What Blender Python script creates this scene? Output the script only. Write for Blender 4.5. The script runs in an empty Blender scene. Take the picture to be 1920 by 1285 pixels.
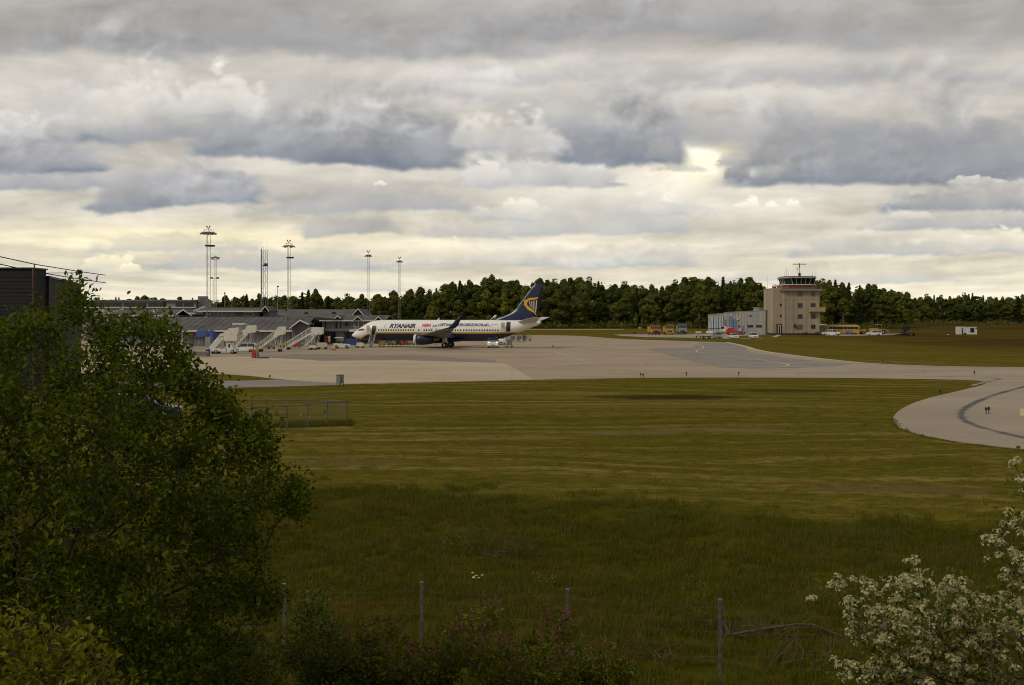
import bpy, bmesh, math, random
import numpy as np
from mathutils import Vector, Matrix, Euler
random.seed(7)
RAD = math.radians
C = bpy.context.scene.collection
SC = bpy.context.scene
CAMZ = 6.5          # eye height above the apron

# ------------------------------------------------------------------ camera
cd = bpy.data.cameras.new('camera'); cam = bpy.data.objects.new('camera', cd); C.objects.link(cam)
cam.location = (0, 0, CAMZ); cam.rotation_euler = (RAD(90), 0, 0)
cd.sensor_width = 23.6; cd.lens = 23.6*2000/1920; cd.shift_y = -52.5/1920
cd.clip_start = .2; cd.clip_end = 9000
cd.dof.use_dof = True; cd.dof.focus_distance = 120; cd.dof.aperture_fstop = 6.3
SC.camera = cam
SC.view_settings.view_transform = 'Standard'; SC.view_settings.look = 'None'
SC.view_settings.exposure = 0.0; SC.view_settings.gamma = 1.0
SC.view_settings.use_curve_mapping = False
SC.cycles.filter_width = 1.05
SC.cycles.max_bounces = 6; SC.cycles.transparent_max_bounces = 8
SC.cycles.diffuse_bounces = 3; SC.cycles.glossy_bounces = 3

# ------------------------------------------------------------------ sky
def perlin(x, y, seed):
    rs = np.random.RandomState(seed)
    ang = rs.rand(256, 256).astype(np.float32) * 6.2832
    gx, gy = np.cos(ang), np.sin(ang)
    xi = np.floor(x).astype(np.int32); yi = np.floor(y).astype(np.int32)
    xf = (x - xi).astype(np.float32); yf = (y - yi).astype(np.float32)
    u = xf*xf*xf*(xf*(xf*6-15)+10); v = yf*yf*yf*(yf*(yf*6-15)+10)
    def g(dx, dy):
        a = (xi+dx) & 255; b = (yi+dy) & 255
        return gx[b, a]*(xf-dx) + gy[b, a]*(yf-dy)
    n0 = g(0,0)*(1-u)+g(1,0)*u; n1 = g(0,1)*(1-u)+g(1,1)*u
    return (n0*(1-v)+n1*v)*1.5
def fbm(x, y, seed, octs=5, billow=False, gain=.5):
    t = 0; a = 1; s = 0
    for o in range(octs):
        n = perlin(x, y, seed+o)
        t = t + a*((np.abs(n)*2-.55) if billow else n); s += a
        a *= gain; x = x*2.03+7.1; y = y*2.03+3.7
    return t/s
def sstep(a, b, t):
    t = np.clip((t-a)/(b-a), 0, 1); return t*t*(3-2*t)
def make_sky(W, H):
    az = (np.arange(W)+.5)/W*(math.pi/2)-math.pi/4
    vv = (np.arange(H)+.5)/H
    el = (math.pi/2)*(1-(1-vv)**(1/5))
    A, E = np.meshgrid(az, el)
    X = 960+2000*np.tan(A)
    Ec = np.minimum(E, math.radians(24))
    D = 2000*np.tan(Ec)/np.cos(A) + (E-Ec)*1400       # height above the horizon in thousandths of the view distance
    X = X.astype(np.float32); D = D.astype(np.float32); Y = 590-D
    persp = D+150
    Xp = (X-960)/persp*3; Yp = 1700/persp
    w1 = fbm(X/260, Y/130, 11, 4); w2 = fbm(X/260+40, Y/130+9, 21, 4)
    qx = X/95+w1*.5; qy = Y/70+w2*.5
    fine = fbm(qx, qy, 31, 5, False, .48)
    relief = (fbm(qx+.10, qy+.16, 31, 5, False, .48)-fine)
    puff = sstep(-.12, .3, fbm(X/330, Y/150, 45, 2))
    stre = fbm(Xp*.55+w1*.4, Yp*1.9+w2*.3, 41, 5)
    band = fbm(X/420+w1*.5, Y/40+w2*.6, 51, 5)
    # background veil of thin cloud: warm and bright low down, greyer higher up
    pr = lambda pts: np.interp(Y, [p[0] for p in pts], [p[1] for p in pts])
    L = pr([(-2500,.62),(-200,.64),(0,.655),(60,.64),(110,.76),(170,.77),(250,.72),(330,.77),(400,.76),(450,.80),(500,.79),(560,.87),(600,.88)])
    Wm = pr([(-2500,.012),(0,.012),(110,.026),(300,.03),(400,.042),(470,.058),(560,.072),(600,.074)])
    amp = pr([(-2500,.09),(0,.09),(250,.08),(420,.06),(560,.05)])
    L = L + stre*amp*1.7 + relief*.05 + fine*.03 + band*pr([(-500,.01),(250,.03),(420,.10),(600,.07)])
    L = L + .09*np.exp(-((X-250)/330)**2-((Y-445)/22)**2) + .09*np.exp(-((X-900)/500)**2-((Y-462)/14)**2)*.6
    Wm = Wm + .06*np.exp(-((X-300)/420)**2-((Y-445)/26)**2)
    L = L + (.20+fine*.30+stre*.25)*np.exp(-((X-1325+w1*60)/105)**2-((Y-302+w2*50)/36)**2) + .10*np.exp(-((X-1280)/220)**2-((Y-345)/45)**2)
    Wm = Wm + .06*np.exp(-((X-1330)/120)**2-((Y-305)/45)**2)
    Bl = np.clip(-stre*.5-band*.4, 0, 1)*.10
    def cloud(cx, base, hw, ht, top, bot, op=1., soft=.25, pw=.8, rough=.5, bsoft=9, tilt=0., bl=.05, wm=.02, ns=1., seed=0):
        k_ = 1. if base > 335 and hw < 270 else 2.2; soft = soft*k_+.06; rough = rough*(.68 if k_ > 2 else .85); pw = pw*.75; bl = bl*1.35; bot = bot+(.045 if bot < .57 else .02); top = top+.01
        cs = np.where(np.abs(X[0]-cx) < hw*1.3)[0]
        m = (Y[:, cs] > base-ht*1.9-30) & (Y[:, cs] < base+bsoft*5+abs(tilt)*hw)
        rr = np.where(m.any(1))[0]
        if len(cs) == 0 or len(rr) == 0: return
        S = (slice(rr[0], rr[-1]+1), slice(cs[0], cs[-1]+1))
        X_, Y_, fi, re, pu, w2_ = X[S], Y[S], fine[S], relief[S], puff[S], w2[S]
        x = (X_-cx)/hw; b = base+tilt*(X_-cx)+w2_*bsoft*1.8
        bump = .75*fbm((X_+seed*37)/(70*ns)+fi*.25, (Y_+seed*53)/(56*ns), 61+seed, 4, True, .42)
        big = fbm((X_+seed*91)/(170*ns), (Y_+seed*17)/(110*ns), 71, 3)
        h = ht*np.sqrt(np.clip(1-x*x, .0004, 1))
        t = (b-Y_)/ht
        d = (h-(b-Y_))/ht + (bump*.55+big*.9)*rough
        al = sstep(0, soft, d)*sstep(-bsoft, bsoft*.6, b-Y_+bump*bsoft*.9+fi*bsoft)*sstep(1.08, .72, np.abs(x)+big*.5+bump*.25)*op
        tt = np.clip(t+big*.35*rough+bump*.10, 0, 1)**pw
        edge = sstep(.55, 0, d)*tt
        Lc = bot+(top-bot)*(tt*.85+edge*.30)+re*(.07+.20*pu)*(.35+.65*min(1, ns))*(.3+tt)+fi*.045+big*.05*tt+bump*(.02+.03*pu)*tt
        L[S] = L[S]*(1-al)+Lc*al
        Wm[S] = Wm[S]*(1-al)+(wm*(.3+tt))*al
        Bl[S] = Bl[S]*(1-al)+bl*(1-tt)*al
    # low, far clouds first
    cloud(1110,438,210,85,.82,.68,.85,.22,.7,.8,6,0,.05,.03,.7,3)
    cloud(1240,405,110,60,.86,.72,.85,.2,.7,.9,6,0,.04,.04,.55,5)
    cloud(960,408,90,34,.86,.70,.8,.2,.7,.9,5,0,.05,.04,.45,56)
    cloud(880,445,110,34,.78,.66,.7,.3,.7,.8,5,0,.06,.03,.6,6)
    cloud(690,395,260,60,.72,.60,.75,.4,.7,.7,8,-.02,.09,.02,.8,7)
    cloud(650,442,120,50,.68,.61,.7,.4,.7,.7,7,-.02,.09,.02,.7,57)
    cloud(205,512,60,44,.92,.74,.9,.2,.7,1.,4,0,.04,.09,.4,8)
    cloud(245,512,30,20,.92,.76,.9,.2,.7,1.,4,0,.04,.09,.3,58)
    cloud(820,500,95,44,.86,.72,.85,.22,.7,1.,4,0,.04,.07,.45,9)
    cloud(1820,430,220,60,.80,.62,.8,.25,.7,.8,6,0,.08,.03,.6,10)
    cloud(1870,472,90,44,.88,.70,.85,.22,.7,1.,5,0,.05,.06,.45,11)
    cloud(1700,412,60,18,.86,.72,.8,.3,.7,.9,4,0,.05,.05,.4,59)
    cloud(1160,500,230,54,.84,.69,.85,.28,.7,.9,5,0,.08,.05,.55,12)
    cloud(960,495,90,30,.84,.72,.8,.3,.7,.9,5,0,.06,.05,.45,60)
    cloud(500,505,260,48,.78,.67,.75,.35,.7,.8,6,0,.10,.04,.6,13)
    cloud(330,470,200,34,.74,.68,.6,.4,.7,.8,6,0,.08,.05,.6,61)
    cloud(1560,528,300,46,.82,.70,.75,.35,.7,.9,5,0,.08,.06,.55,14)
    cloud(1650,480,200,44,.78,.66,.7,.35,.7,.9,5,0,.09,.03,.55,62)
    cloud(60,530,150,44,.82,.69,.75,.35,.7,.9,5,0,.08,.06,.5,15)
    cloud(660,545,160,26,.80,.71,.6,.4,.7,.9,4,0,.07,.06,.45,63)
    cloud(1010,350,175,78,.85,.66,.9,.2,.7,.9,7,.02,.04,.02,.6,16)
    cloud(910,345,60,40,.84,.70,.8,.2,.7,.9,6,0,.04,.02,.45,64)
    cloud(330,384,190,112,.76,.53,.95,.3,.75,.75,8,-.03,.10,.01,.8,17)
    cloud(250,392,80,60,.70,.50,.85,.3,.7,.8,8,-.03,.10,.01,.6,65)
    cloud(60,352,170,64,.76,.54,.9,.3,.6,.8,8,-.02,.10,.01,.7,18)
    # middle tier
    cloud(1250,160,430,70,.74,.62,.7,.5,.8,.7,16,0,.04,.01,1.3,19)
    cloud(700,190,330,70,.76,.64,.7,.45,.8,.8,16,0,.03,.01,1.0,66)
    cloud(300,262,330,170,.82,.53,.9,.25,.6,.9,10,0,.09,.02,1.0,22)
    cloud(60,318,160,125,.80,.48,.92,.25,.65,.9,9,-.02,.11,.01,.8,23)
    cloud(25,260,80,62,.86,.66,.85,.16,.7,1.,12,0,.04,.02,.5,67)
    cloud(560,300,250,130,.74,.47,.92,.3,.9,.8,9,.02,.11,.01,1.,68)
    cloud(720,306,230,165,.72,.46,.92,.3,.9,.75,9,.01,.11,.01,1.1,24)
    cloud(470,268,330,120,.72,.60,.7,.35,.8,.7,14,0,.06,.01,1.2,90)
    cloud(1040,290,330,120,.74,.62,.5,.35,.8,.7,12,0,.05,.01,1.1,91)
    cloud(1420,265,300,110,.72,.62,.65,.35,.8,.7,16,0,.05,.01,1.1,92)
    cloud(240,240,160,115,.90,.68,.85,.18,.75,1.,14,0,.02,.03,.7,51)
    cloud(420,222,100,100,.91,.69,.85,.18,.75,1.,16,0,.02,.03,.6,52)
    cloud(130,200,80,50,.84,.70,.7,.25,.8,1.,14,0,.02,.02,.6,69)
    cloud(900,160,200,55,.84,.72,.7,.35,.8,.9,14,0,.02,.02,.9,53)
    cloud(1130,250,190,150,.82,.60,.9,.22,.9,.9,14,0,.05,.02,.8,21)
    cloud(1165,304,140,175,.68,.50,.93,.22,.9,.8,10,.02,.10,.01,.9,25)
    cloud(955,283,125,88,.86,.66,.9,.14,.62,.9,7,.02,.05,.03,.55,20)
    cloud(1085,240,90,95,.80,.66,.7,.22,.7,1.,14,0,.05,.03,.5,70)
    cloud(1700,344,375,215,.70,.49,.96,.2,.85,.8,9,.0,.10,.01,1.1,26)
    cloud(1530,342,130,100,.66,.50,.6,.25,.9,.9,9,.0,.10,.01,.8,71)
    cloud(1870,394,240,62,.72,.54,.9,.25,.7,.8,7,.0,.10,.02,.6,27)
    cloud(1830,344,60,22,.88,.70,.8,.25,.7,1.,6,.0,.05,.04,.4,72)
    cloud(1240,298,38,62,.70,.54,.8,.22,.8,1.,8,0,.09,.02,.45,54)
    cloud(1385,334,32,44,.66,.50,.85,.22,.8,1.,7,0,.09,.02,.35,55)
    cloud(1275,318,60,22,.80,.66,.7,.25,.7,1.,5,0,.05,.04,.35,81)
    cloud(1375,312,40,30,.74,.58,.7,.25,.7,1.,6,0,.06,.02,.35,82)
    # top tier
    cloud(480,96,760,140,.67,.585,.85,.5,.9,.7,22,.0,.05,.005,1.6,29)
    cloud(1300,66,700,120,.70,.60,.75,.5,.9,.7,20,.02,.05,.005,1.6,30)
    cloud(1700,150,400,60,.72,.63,.7,.5,.9,.7,20,.02,.05,.005,1.3,73)
    for i,(cx,b,hw,ht) in enumerate([(1392,388,20,14),(1410,386,15,24),(1448,388,17,12),(1486,387,20,17),(712,345,16,12)]):
        cloud(cx,b,hw,ht,.93,.82,.85,.5,.6,.9,3,0,.0,.06,.22,35+i)
    # the sky outside the view keeps the same average
    out = sstep(900, 1500, D)
    L = L*(1-out)+(.64+stre*.12)*out
    L = np.clip((L-.66)*1.14+.665, 0.3, .99)
    R = L+Wm*.46+.012; G = L+Wm*.12-.002; B = L-Wm*1.15-.006
    R = R-Bl*.30; B = B+Bl*.40
    rgb = np.stack([R, G, B], -1)
    rgb = np.clip(rgb, 0.02, 1.0)
    return (((rgb+.055)/1.055)**2.4).astype(np.float32)
SW, SH = 2304, 1152
sky_px = make_sky(SW, SH)
sky_rgba = np.ones((SH, SW, 4), np.float32); sky_rgba[..., :3] = sky_px
sky_img = bpy.data.images.new('clouds', SW, SH, float_buffer=True)
sky_img.colorspace_settings.name = 'Non-Color'
sky_img.pixels.foreach_set(sky_rgba.ravel()); sky_img.update()
del sky_rgba
world = bpy.data.worlds.new('World'); SC.world = world; world.use_nodes = True
nt = world.node_tree; nt.nodes.clear()
def wn(t, **kw):
    n = nt.nodes.new(t)
    for k, v in kw.items(): setattr(n, k, v)
    return n
def wmath(op, a, b=None, c=None):
    n = wn('ShaderNodeMath', operation=op)
    for i, v in enumerate((a, b, c)):
        if v is None: continue
        if isinstance(v, (int, float)): n.inputs[i].default_value = v
        else: nt.links.new(v, n.inputs[i])
    return n.outputs[0]
tc = wn('ShaderNodeTexCoord'); sx = wn('ShaderNodeSeparateXYZ'); nt.links.new(tc.outputs['Generated'], sx.inputs[0])
azn = wmath('ARCTAN2', sx.outputs[0], sx.outputs[1])
eln = wmath('ARCSINE', wmath('MAXIMUM', sx.outputs[2], 0.0))
un = wmath('MULTIPLY_ADD', azn, 1/(math.pi/2), .5)
vn = wmath('SUBTRACT', 1.0, wmath('POWER', wmath('SUBTRACT', 1.0, wmath('MULTIPLY', eln, 2/math.pi)), 5.0))
cb = wn('ShaderNodeCombineXYZ'); nt.links.new(un, cb.inputs[0]); nt.links.new(wmath('MINIMUM', wmath('MAXIMUM', vn, .001), .999), cb.inputs[1])
im = wn('ShaderNodeTexImage', image=sky_img, extension='MIRROR', interpolation='Linear'); nt.links.new(cb.outputs[0], im.inputs[0])
SUN_EL, SUN_AZ = 42, 236          # azimuth clockwise from the view direction: behind the camera, to its left
skyt = wn('ShaderNodeTexSky', sky_type='NISHITA'); skyt.sun_disc = False
skyt.sun_elevation = RAD(SUN_EL); skyt.sun_rotation = RAD(SUN_AZ)
bg1 = wn('ShaderNodeBackground'); nt.links.new(im.outputs[0], bg1.inputs[0]); bg1.inputs[1].default_value = 1.10
bg2 = wn('ShaderNodeBackground'); nt.links.new(skyt.outputs[0], bg2.inputs[0]); bg2.inputs[1].default_value = .05
mx = wn('ShaderNodeMixShader'); mx.inputs[0].default_value = .06
nt.links.new(bg1.outputs[0], mx.inputs[1]); nt.links.new(bg2.outputs[0], mx.inputs[2])
wo = wn('ShaderNodeOutputWorld'); nt.links.new(mx.outputs[0], wo.inputs[0])
world.cycles.sampling_method = 'MANUAL'; world.cycles.sample_map_resolution = 512
sl = bpy.data.lights.new('sun', 'SUN'); sl.energy = 1.5; sl.angle = RAD(12); sl.color = (1, .93, .80)
so = bpy.data.objects.new('sun', sl); C.objects.link(so)
sd = Vector((math.sin(RAD(SUN_AZ))*math.cos(RAD(SUN_EL)), math.cos(RAD(SUN_AZ))*math.cos(RAD(SUN_EL)), math.sin(RAD(SUN_EL))))
so.rotation_euler = sd.to_track_quat('Z', 'Y').to_euler()

# ------------------------------------------------------------------ materials
MATS = {}
class NT:
    def __init__(s, m): s.t = m.node_tree
    def n(s, t, **kw):
        n = s.t.nodes.new(t)
        for k, v in kw.items(): setattr(n, k, v)
        return n
    def l(s, a, b): s.t.links.new(a, b)
    def m(s, op, a, b=0., c=0.):
        n = s.n('ShaderNodeMath', operation=op)
        for i, v in enumerate((a, b, c)):
            if isinstance(v, (int, float)): n.inputs[i].default_value = v
            else: s.l(v, n.inputs[i])
        return n.outputs[0]
    def mix(s, f, a, b):
        n = s.n('ShaderNodeMix', data_type='RGBA')
        for i, v in ((0, f), (6, a), (7, b)):
            if isinstance(v, (int, float)): n.inputs[i].default_value = v
            elif isinstance(v, tuple): n.inputs[i].default_value = (*v[:3], 1)
            else: s.l(v, n.inputs[i])
        return n.outputs[2]
    def noise(s, vec, scale=1., detail=4., rough=.5, dist=0.):
        n = s.n('ShaderNodeTexNoise'); s.l(vec, n.inputs['Vector'])
        n.inputs['Scale'].default_value = scale; n.inputs['Detail'].default_value = detail
        n.inputs['Roughness'].default_value = rough; n.inputs['Distortion'].default_value = dist
        return n.outputs['Fac']
    def mapr(s, v, a, b, c=0., d=1., smooth=True):
        n = s.n('ShaderNodeMapRange', interpolation_type='SMOOTHSTEP' if smooth else 'LINEAR')
        s.l(v, n.inputs[0])
        for i, x in enumerate((a, b, c, d)): n.inputs[i+1].default_value = x
        return n.outputs[0]
    def scale(s, vec, sc, rot=0.):
        n = s.n('ShaderNodeMapping'); s.l(vec, n.inputs[0]); n.inputs['Scale'].default_value = sc; n.inputs['Rotation'].default_value = (0, 0, rot)
        return n.outputs[0]
def newmat(name):
    m = bpy.data.materials.new(name); m.use_nodes = True
    h = NT(m); b = m.node_tree.nodes['Principled BSDF']
    return m, h, b
def M(name, col=(.5,.5,.5), rough=.6, metal=0., var=.12, vs=1.2, bump=0., bs=20., emit=0., spec=.5, stretch=None):
    if name in MATS: return MATS[name]
    m, h, b = newmat(name)
    tcn = h.n('ShaderNodeTexCoord').outputs['Object']
    v = h.scale(tcn, stretch) if stretch else tcn
    n1 = h.noise(v, vs, 5, .6)
    lo = tuple(c*(1-var*1.6) for c in col); hi = tuple(min(1, c*(1+var)) for c in col)
    cc = h.mix(h.mapr(n1, .25, .75), lo, hi)
    h.l(cc, b.inputs['Base Color'])
    b.inputs['Roughness'].default_value = rough; b.inputs['Metallic'].default_value = metal
    b.inputs['Specular IOR Level'].default_value = spec
    if bump:
        bn = h.n('ShaderNodeBump'); bn.inputs['Strength'].default_value = bump; bn.inputs['Distance'].default_value = .02
        h.l(h.noise(tcn, bs, 3), bn.inputs['Height']); h.l(bn.outputs[0], b.inputs['Normal'])
    if emit:
        b.inputs['Emission Color'].default_value = (1, .93, .75, 1); b.inputs['Emission Strength'].default_value = emit
    MATS[name] = m; return m
def leafmat(name, c1, c2, trans=.35, rough=.5, patch=2.5):
    if name in MATS: return MATS[name]
    m, h, b = newmat(name)
    g = h.n('ShaderNodeNewGeometry'); oi = h.n('ShaderNodeObjectInfo'); tcn = h.n('ShaderNodeTexCoord').outputs['Object']
    f = h.m('ADD', h.m('MULTIPLY', g.outputs['Random Per Island'], .6), h.m('MULTIPLY', h.noise(tcn, patch, 2), .5))
    c = h.mix(h.mapr(f, .2, .9), c1, c2)
    hs = h.n('ShaderNodeHueSaturation'); h.l(c, hs.inputs['Color'])
    h.l(h.m('MULTIPLY_ADD', oi.outputs['Random'], .5, .75), hs.inputs['Value'])
    h.l(h.m('MULTIPLY_ADD', oi.outputs['Random'], -.03, .515), hs.inputs['Hue'])
    c = hs.outputs[0]
    h.l(c, b.inputs['Base Color']); b.inputs['Roughness'].default_value = rough; b.inputs['Specular IOR Level'].default_value = .14
    tr = h.n('ShaderNodeBsdfTranslucent'); h.l(c, tr.inputs[0])
    ms = h.n('ShaderNodeMixShader'); ms.inputs[0].default_value = trans
    out = m.node_tree.nodes['Material Output']
    h.l(b.outputs[0], ms.inputs[1]); h.l(tr.outputs[0], ms.inputs[2]); h.l(ms.outputs[0], out.inputs[0])
    MATS[name] = m; return m

# ------------------------------------------------------------------ mesh helpers
class MB:
    def __init__(s): s.v = []; s.f = []; s.mi = []; s.mat = 0
    def add(s, vs, fs):
        o = len(s.v); s.v += [tuple(v) for v in vs]
        for f in fs: s.f.append(tuple(i+o for i in f)); s.mi.append(s.mat)
        return s
    def hexa(s, p):   # 8 points: bottom 4 counter-clockwise, top 4
        return s.add(p, [(3,2,1,0),(4,5,6,7),(0,1,5,4),(1,2,6,5),(2,3,7,6),(3,0,4,7)])
    def box(s, x0, x1, y0, y1, z0, z1):
        return s.hexa([(x0,y0,z0),(x1,y0,z0),(x1,y1,z0),(x0,y1,z0),(x0,y0,z1),(x1,y0,z1),(x1,y1,z1),(x0,y1,z1)])
    def cbox(s, cx, cy, cz, sx, sy, sz): return s.box(cx-sx/2, cx+sx/2, cy-sy/2, cy+sy/2, cz-sz/2, cz+sz/2)
    def extr(s, poly, axis, a, b):   # polygon in the two other axes, extruded from a to b along axis
        n = len(poly)
        def P(p, t):
            return {'x': (t, p[0], p[1]), 'y': (p[0], t, p[1]), 'z': (p[0], p[1], t)}[axis]
        vs = [P(p, a) for p in poly]+[P(p, b) for p in poly]
        return s.add(vs, [tuple(range(n))[::-1], tuple(range(n, 2*n))]+[(i, (i+1) % n, n+(i+1) % n, n+i) for i in range(n)])
    def tube(s, p0, p1, r0, r1=None, n=6, cap=True):
        r1 = r0 if r1 is None else r1
        p0 = Vector(p0); p1 = Vector(p1); d = (p1-p0)
        if d.length < 1e-6: return s
        d.normalize(); a = d.orthogonal().normalized(); b = d.cross(a)
        vs = []
        for p, r in ((p0, r0), (p1, r1)):
            for i in range(n):
                t = 2*math.pi*i/n; vs.append(p+a*(r*math.cos(t))+b*(r*math.sin(t)))
        fs = [(i, (i+1) % n, n+(i+1) % n, n+i) for i in range(n)]
        if cap: fs += [tuple(range(n))[::-1], tuple(range(n, 2*n))]
        return s.add(vs, fs)
    def bar(s, p0, p1, w): return s.tube(p0, p1, w*.7, w*.7, 4)
    def path(s, pts, r, n=6):
        for a, b in zip(pts, pts[1:]): s.tube(a, b, r, r, n)
        return s
    def lathe(s, prof, axis='z', c=(0,0,0), n=16):   # prof: (radius, height) pairs
        vs = []; k = len(prof)
        for r, h_ in prof:
            for i in range(n):
                t = 2*math.pi*i/n; u, w = r*math.cos(t), r*math.sin(t)
                p = {'z': (u, w, h_), 'x': (h_, u, w), 'y': (w, h_, u)}[axis]
                vs.append((p[0]+c[0], p[1]+c[1], p[2]+c[2]))
        fs = []
        for j in range(k-1):
            for i in range(n): fs.append((j*n+i, j*n+(i+1) % n, (j+1)*n+(i+1) % n, (j+1)*n+i))
        fs += [tuple(range(n))[::-1], tuple(range((k-1)*n, k*n))]
        return s.add(vs, fs)
    def wheel(s, c, r, w, axis='y', n=14):
        return s.lathe([(r*.8, -w/2), (r, -w*.38), (r, w*.38), (r*.8, w/2)], axis, c, n)
    def mesh(s, name, mats, smooth=False):
        me = bpy.data.meshes.new(name); me.from_pydata(s.v, [], s.f)
        for m in (mats if isinstance(mats, (list, tuple)) else [mats]): me.materials.append(m)
        if any(s.mi): me.polygons.foreach_set('material_index', s.mi)
        if smooth: me.polygons.foreach_set('use_smooth', [True]*len(s.f))
        me.update(); return me
    def build(s, name, mats, parent=None, smooth=False, loc=None, rz=None, kind=None):
        return put(name, s.mesh(name, mats, smooth), parent, loc, rz, kind)
def put(name, me, parent=None, loc=None, rz=None, kind=None):
    o = bpy.data.objects.new(name, me); C.objects.link(o)
    if parent: o.parent = parent
    if loc is not None: o.location = loc
    if rz is not None: o.rotation_euler = (0, 0, rz)
    if kind: o['kind'] = kind
    return o
def tag(o, label, cat, group=None):
    o['label'] = label; o['category'] = cat
    if group: o['group'] = group
    return o
def thing(name, label, cat, loc=(0,0,0), rz=0., group=None):
    o = bpy.data.objects.new(name, None); C.objects.link(o); o.empty_display_size = .3
    o.location = loc; o.rotation_euler = (0, 0, rz); return tag(o, label, cat, group)
def kids(o): return [c for c in bpy.data.objects if c.parent == o]
def copy_thing(root, loc, rz=None, label=None, scale=None, group=None):
    def cp(o, par):
        c = o.copy(); C.objects.link(c)
        if par is not None: c.parent = par
        for k in CH.get(o.name, ()): cp(k, c)
        return c
    CH = {}
    def scan(o):
        CH[o.name] = list(o.children)
        for k in o.children: scan(k)
    scan(root)
    r = cp(root, None); r.location = loc
    if rz is not None: r.rotation_euler = (0, 0, rz)
    if scale is not None: r.scale = scale if hasattr(scale, '__len__') else (scale,)*3
    if label: r['label'] = label
    if group: r['group'] = group
    return r
def np_mesh(name, V, F, mats, mi=None, smooth=False):
    """V (n,3) floats, F (m,k) ints with equal k."""
    me = bpy.data.meshes.new(name); F = np.asarray(F, np.int32); k = F.shape[1]
    me.vertices.add(len(V)); me.vertices.foreach_set('co', np.asarray(V, np.float32).ravel())
    me.loops.add(F.size); me.loops.foreach_set('vertex_index', F.ravel())
    me.polygons.add(len(F)); me.polygons.foreach_set('loop_start', np.arange(0, F.size, k, dtype=np.int32))
    me.polygons.foreach_set('loop_total', np.full(len(F), k, np.int32))
    for m in (mats if isinstance(mats, (list, tuple)) else [mats]): me.materials.append(m)
    if mi is not None: me.polygons.foreach_set('material_index', np.asarray(mi, np.int32))
    if smooth: me.polygons.foreach_set('use_smooth', np.ones(len(F), bool))
    me.update(calc_edges=True); return me
# the survey of the place: bearings are given as columns (2000 units per radian-tangent), heights against the horizon
def GX(x, Y): return (x-960)*Y/2000
def ZZ(y, Y): return CAMZ-(y-590)*Y/2000
def GP(x, y, z=0.):
    Y = 2000*(CAMZ-z)/(y-590); return (x-960)*Y/2000, Y
# ------------------------------------------------------------------ terrain
_gy = [-40, 1.5, 3.5, 7, 10, 14, 20, 30, 40, 48, 60]
_gz = [4.9, 4.85, 4.3, 2.7, 1.5, .3, -.9, -.9, -.35, 0, 0]
def gz(x, y):
    z = float(np.interp(y, _gy, _gz))
    if y < 46: z += .10*math.sin(x*.55+y*.31)*min(1, (46-y)/10)+.05*math.sin(x*1.7-y*.9)*min(1, (46-y)/10)
    return z
xs = sorted(set([-5000, -2500, -1200, -700, -400, -250, -150, -100, -70, -50] + [round(-40+.8*i, 2) for i in range(101)] + [50, 70, 100, 150, 250, 400, 700, 1200, 2500, 5000]))
ys = [-400, -100, -40] + [round(-20+.8*i, 2) for i in range(86)] + [52, 58, 65, 75, 90, 110, 150, 200, 300, 450, 700, 1200, 2500, 6000]
ys = sorted(set(ys))
V = [(x, y, gz(x, y)) for y in ys for x in xs]; nx = len(xs)
F = [(j*nx+i, j*nx+i+1, (j+1)*nx+i+1, (j+1)*nx+i) for j in range(len(ys)-1) for i in range(nx-1)]
def grass_yb(x): return 42.0 - (.29*(x+6) if x > -6 else 0)
# ground material: mown grass with dry swaths, rough grass below the mowing line, darkened for cloud shade, brown heath on the right
gm, h, b = newmat('mown_grass')
pos = h.n('ShaderNodeNewGeometry').outputs['Position']
sp = h.n('ShaderNodeSeparateXYZ'); h.l(pos, sp.inputs[0]); PX, PY = sp.outputs[0], sp.outputs[1]
bigw = h.noise(h.scale(pos, (.018, .03, 1)), 1, 4, .55)
warp = h.m('MULTIPLY', h.m('SUBTRACT', bigw, .5), 26.)
cbn = h.n('ShaderNodeCombineXYZ'); h.l(h.m('MULTIPLY', PX, .035), cbn.inputs[0])
arc = h.m('ADD', h.m('ADD', PY, warp), h.m('MULTIPLY', h.m('MULTIPLY', PX, PX), .006))
h.l(h.m('MULTIPLY', arc, .55), cbn.inputs[1])
swath = h.noise(cbn.outputs[0], 1, 6, .62, .3)
fineg = h.noise(h.scale(pos, (1.2, 2.6, 1)), 1, 6, .68)
tuftn = h.noise(h.scale(pos, (.25, .5, 1)), 1, 5, .6)
green = h.mix(h.mapr(fineg, .3, .75), (.070, .059, .007), (.158, .128, .018))
green = h.mix(h.mapr(tuftn, .42, .75, 0, .7), green, (.052, .062, .007))
dry = h.mix(fineg, (.14, .105, .028), (.27, .195, .066))
dryf = h.m('MULTIPLY', h.mapr(swath, .46, .62), h.mapr(bigw, .34, .60, .35, 1.0))
base = h.mix(h.m('MULTIPLY', dryf, h.mapr(fineg, .32, .58)), green, dry)
strp = h.n('ShaderNodeTexWave', wave_type='BANDS', bands_direction='Y', wave_profile='SIN')
cb3 = h.n('ShaderNodeCombineXYZ'); h.l(h.m('MULTIPLY', arc, 1.0), cb3.inputs[1]); h.l(cb3.outputs[0], strp.inputs[0])
strp.inputs['Scale'].default_value = .11; strp.inputs['Distortion'].default_value = 1.2; strp.inputs['Detail'].default_value = 3; strp.inputs['Detail Scale'].default_value = .3
base = h.mix(h.m('MULTIPLY', h.mapr(strp.outputs['Fac'], .2, .9), .34), base, (.058, .056, .008))
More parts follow.
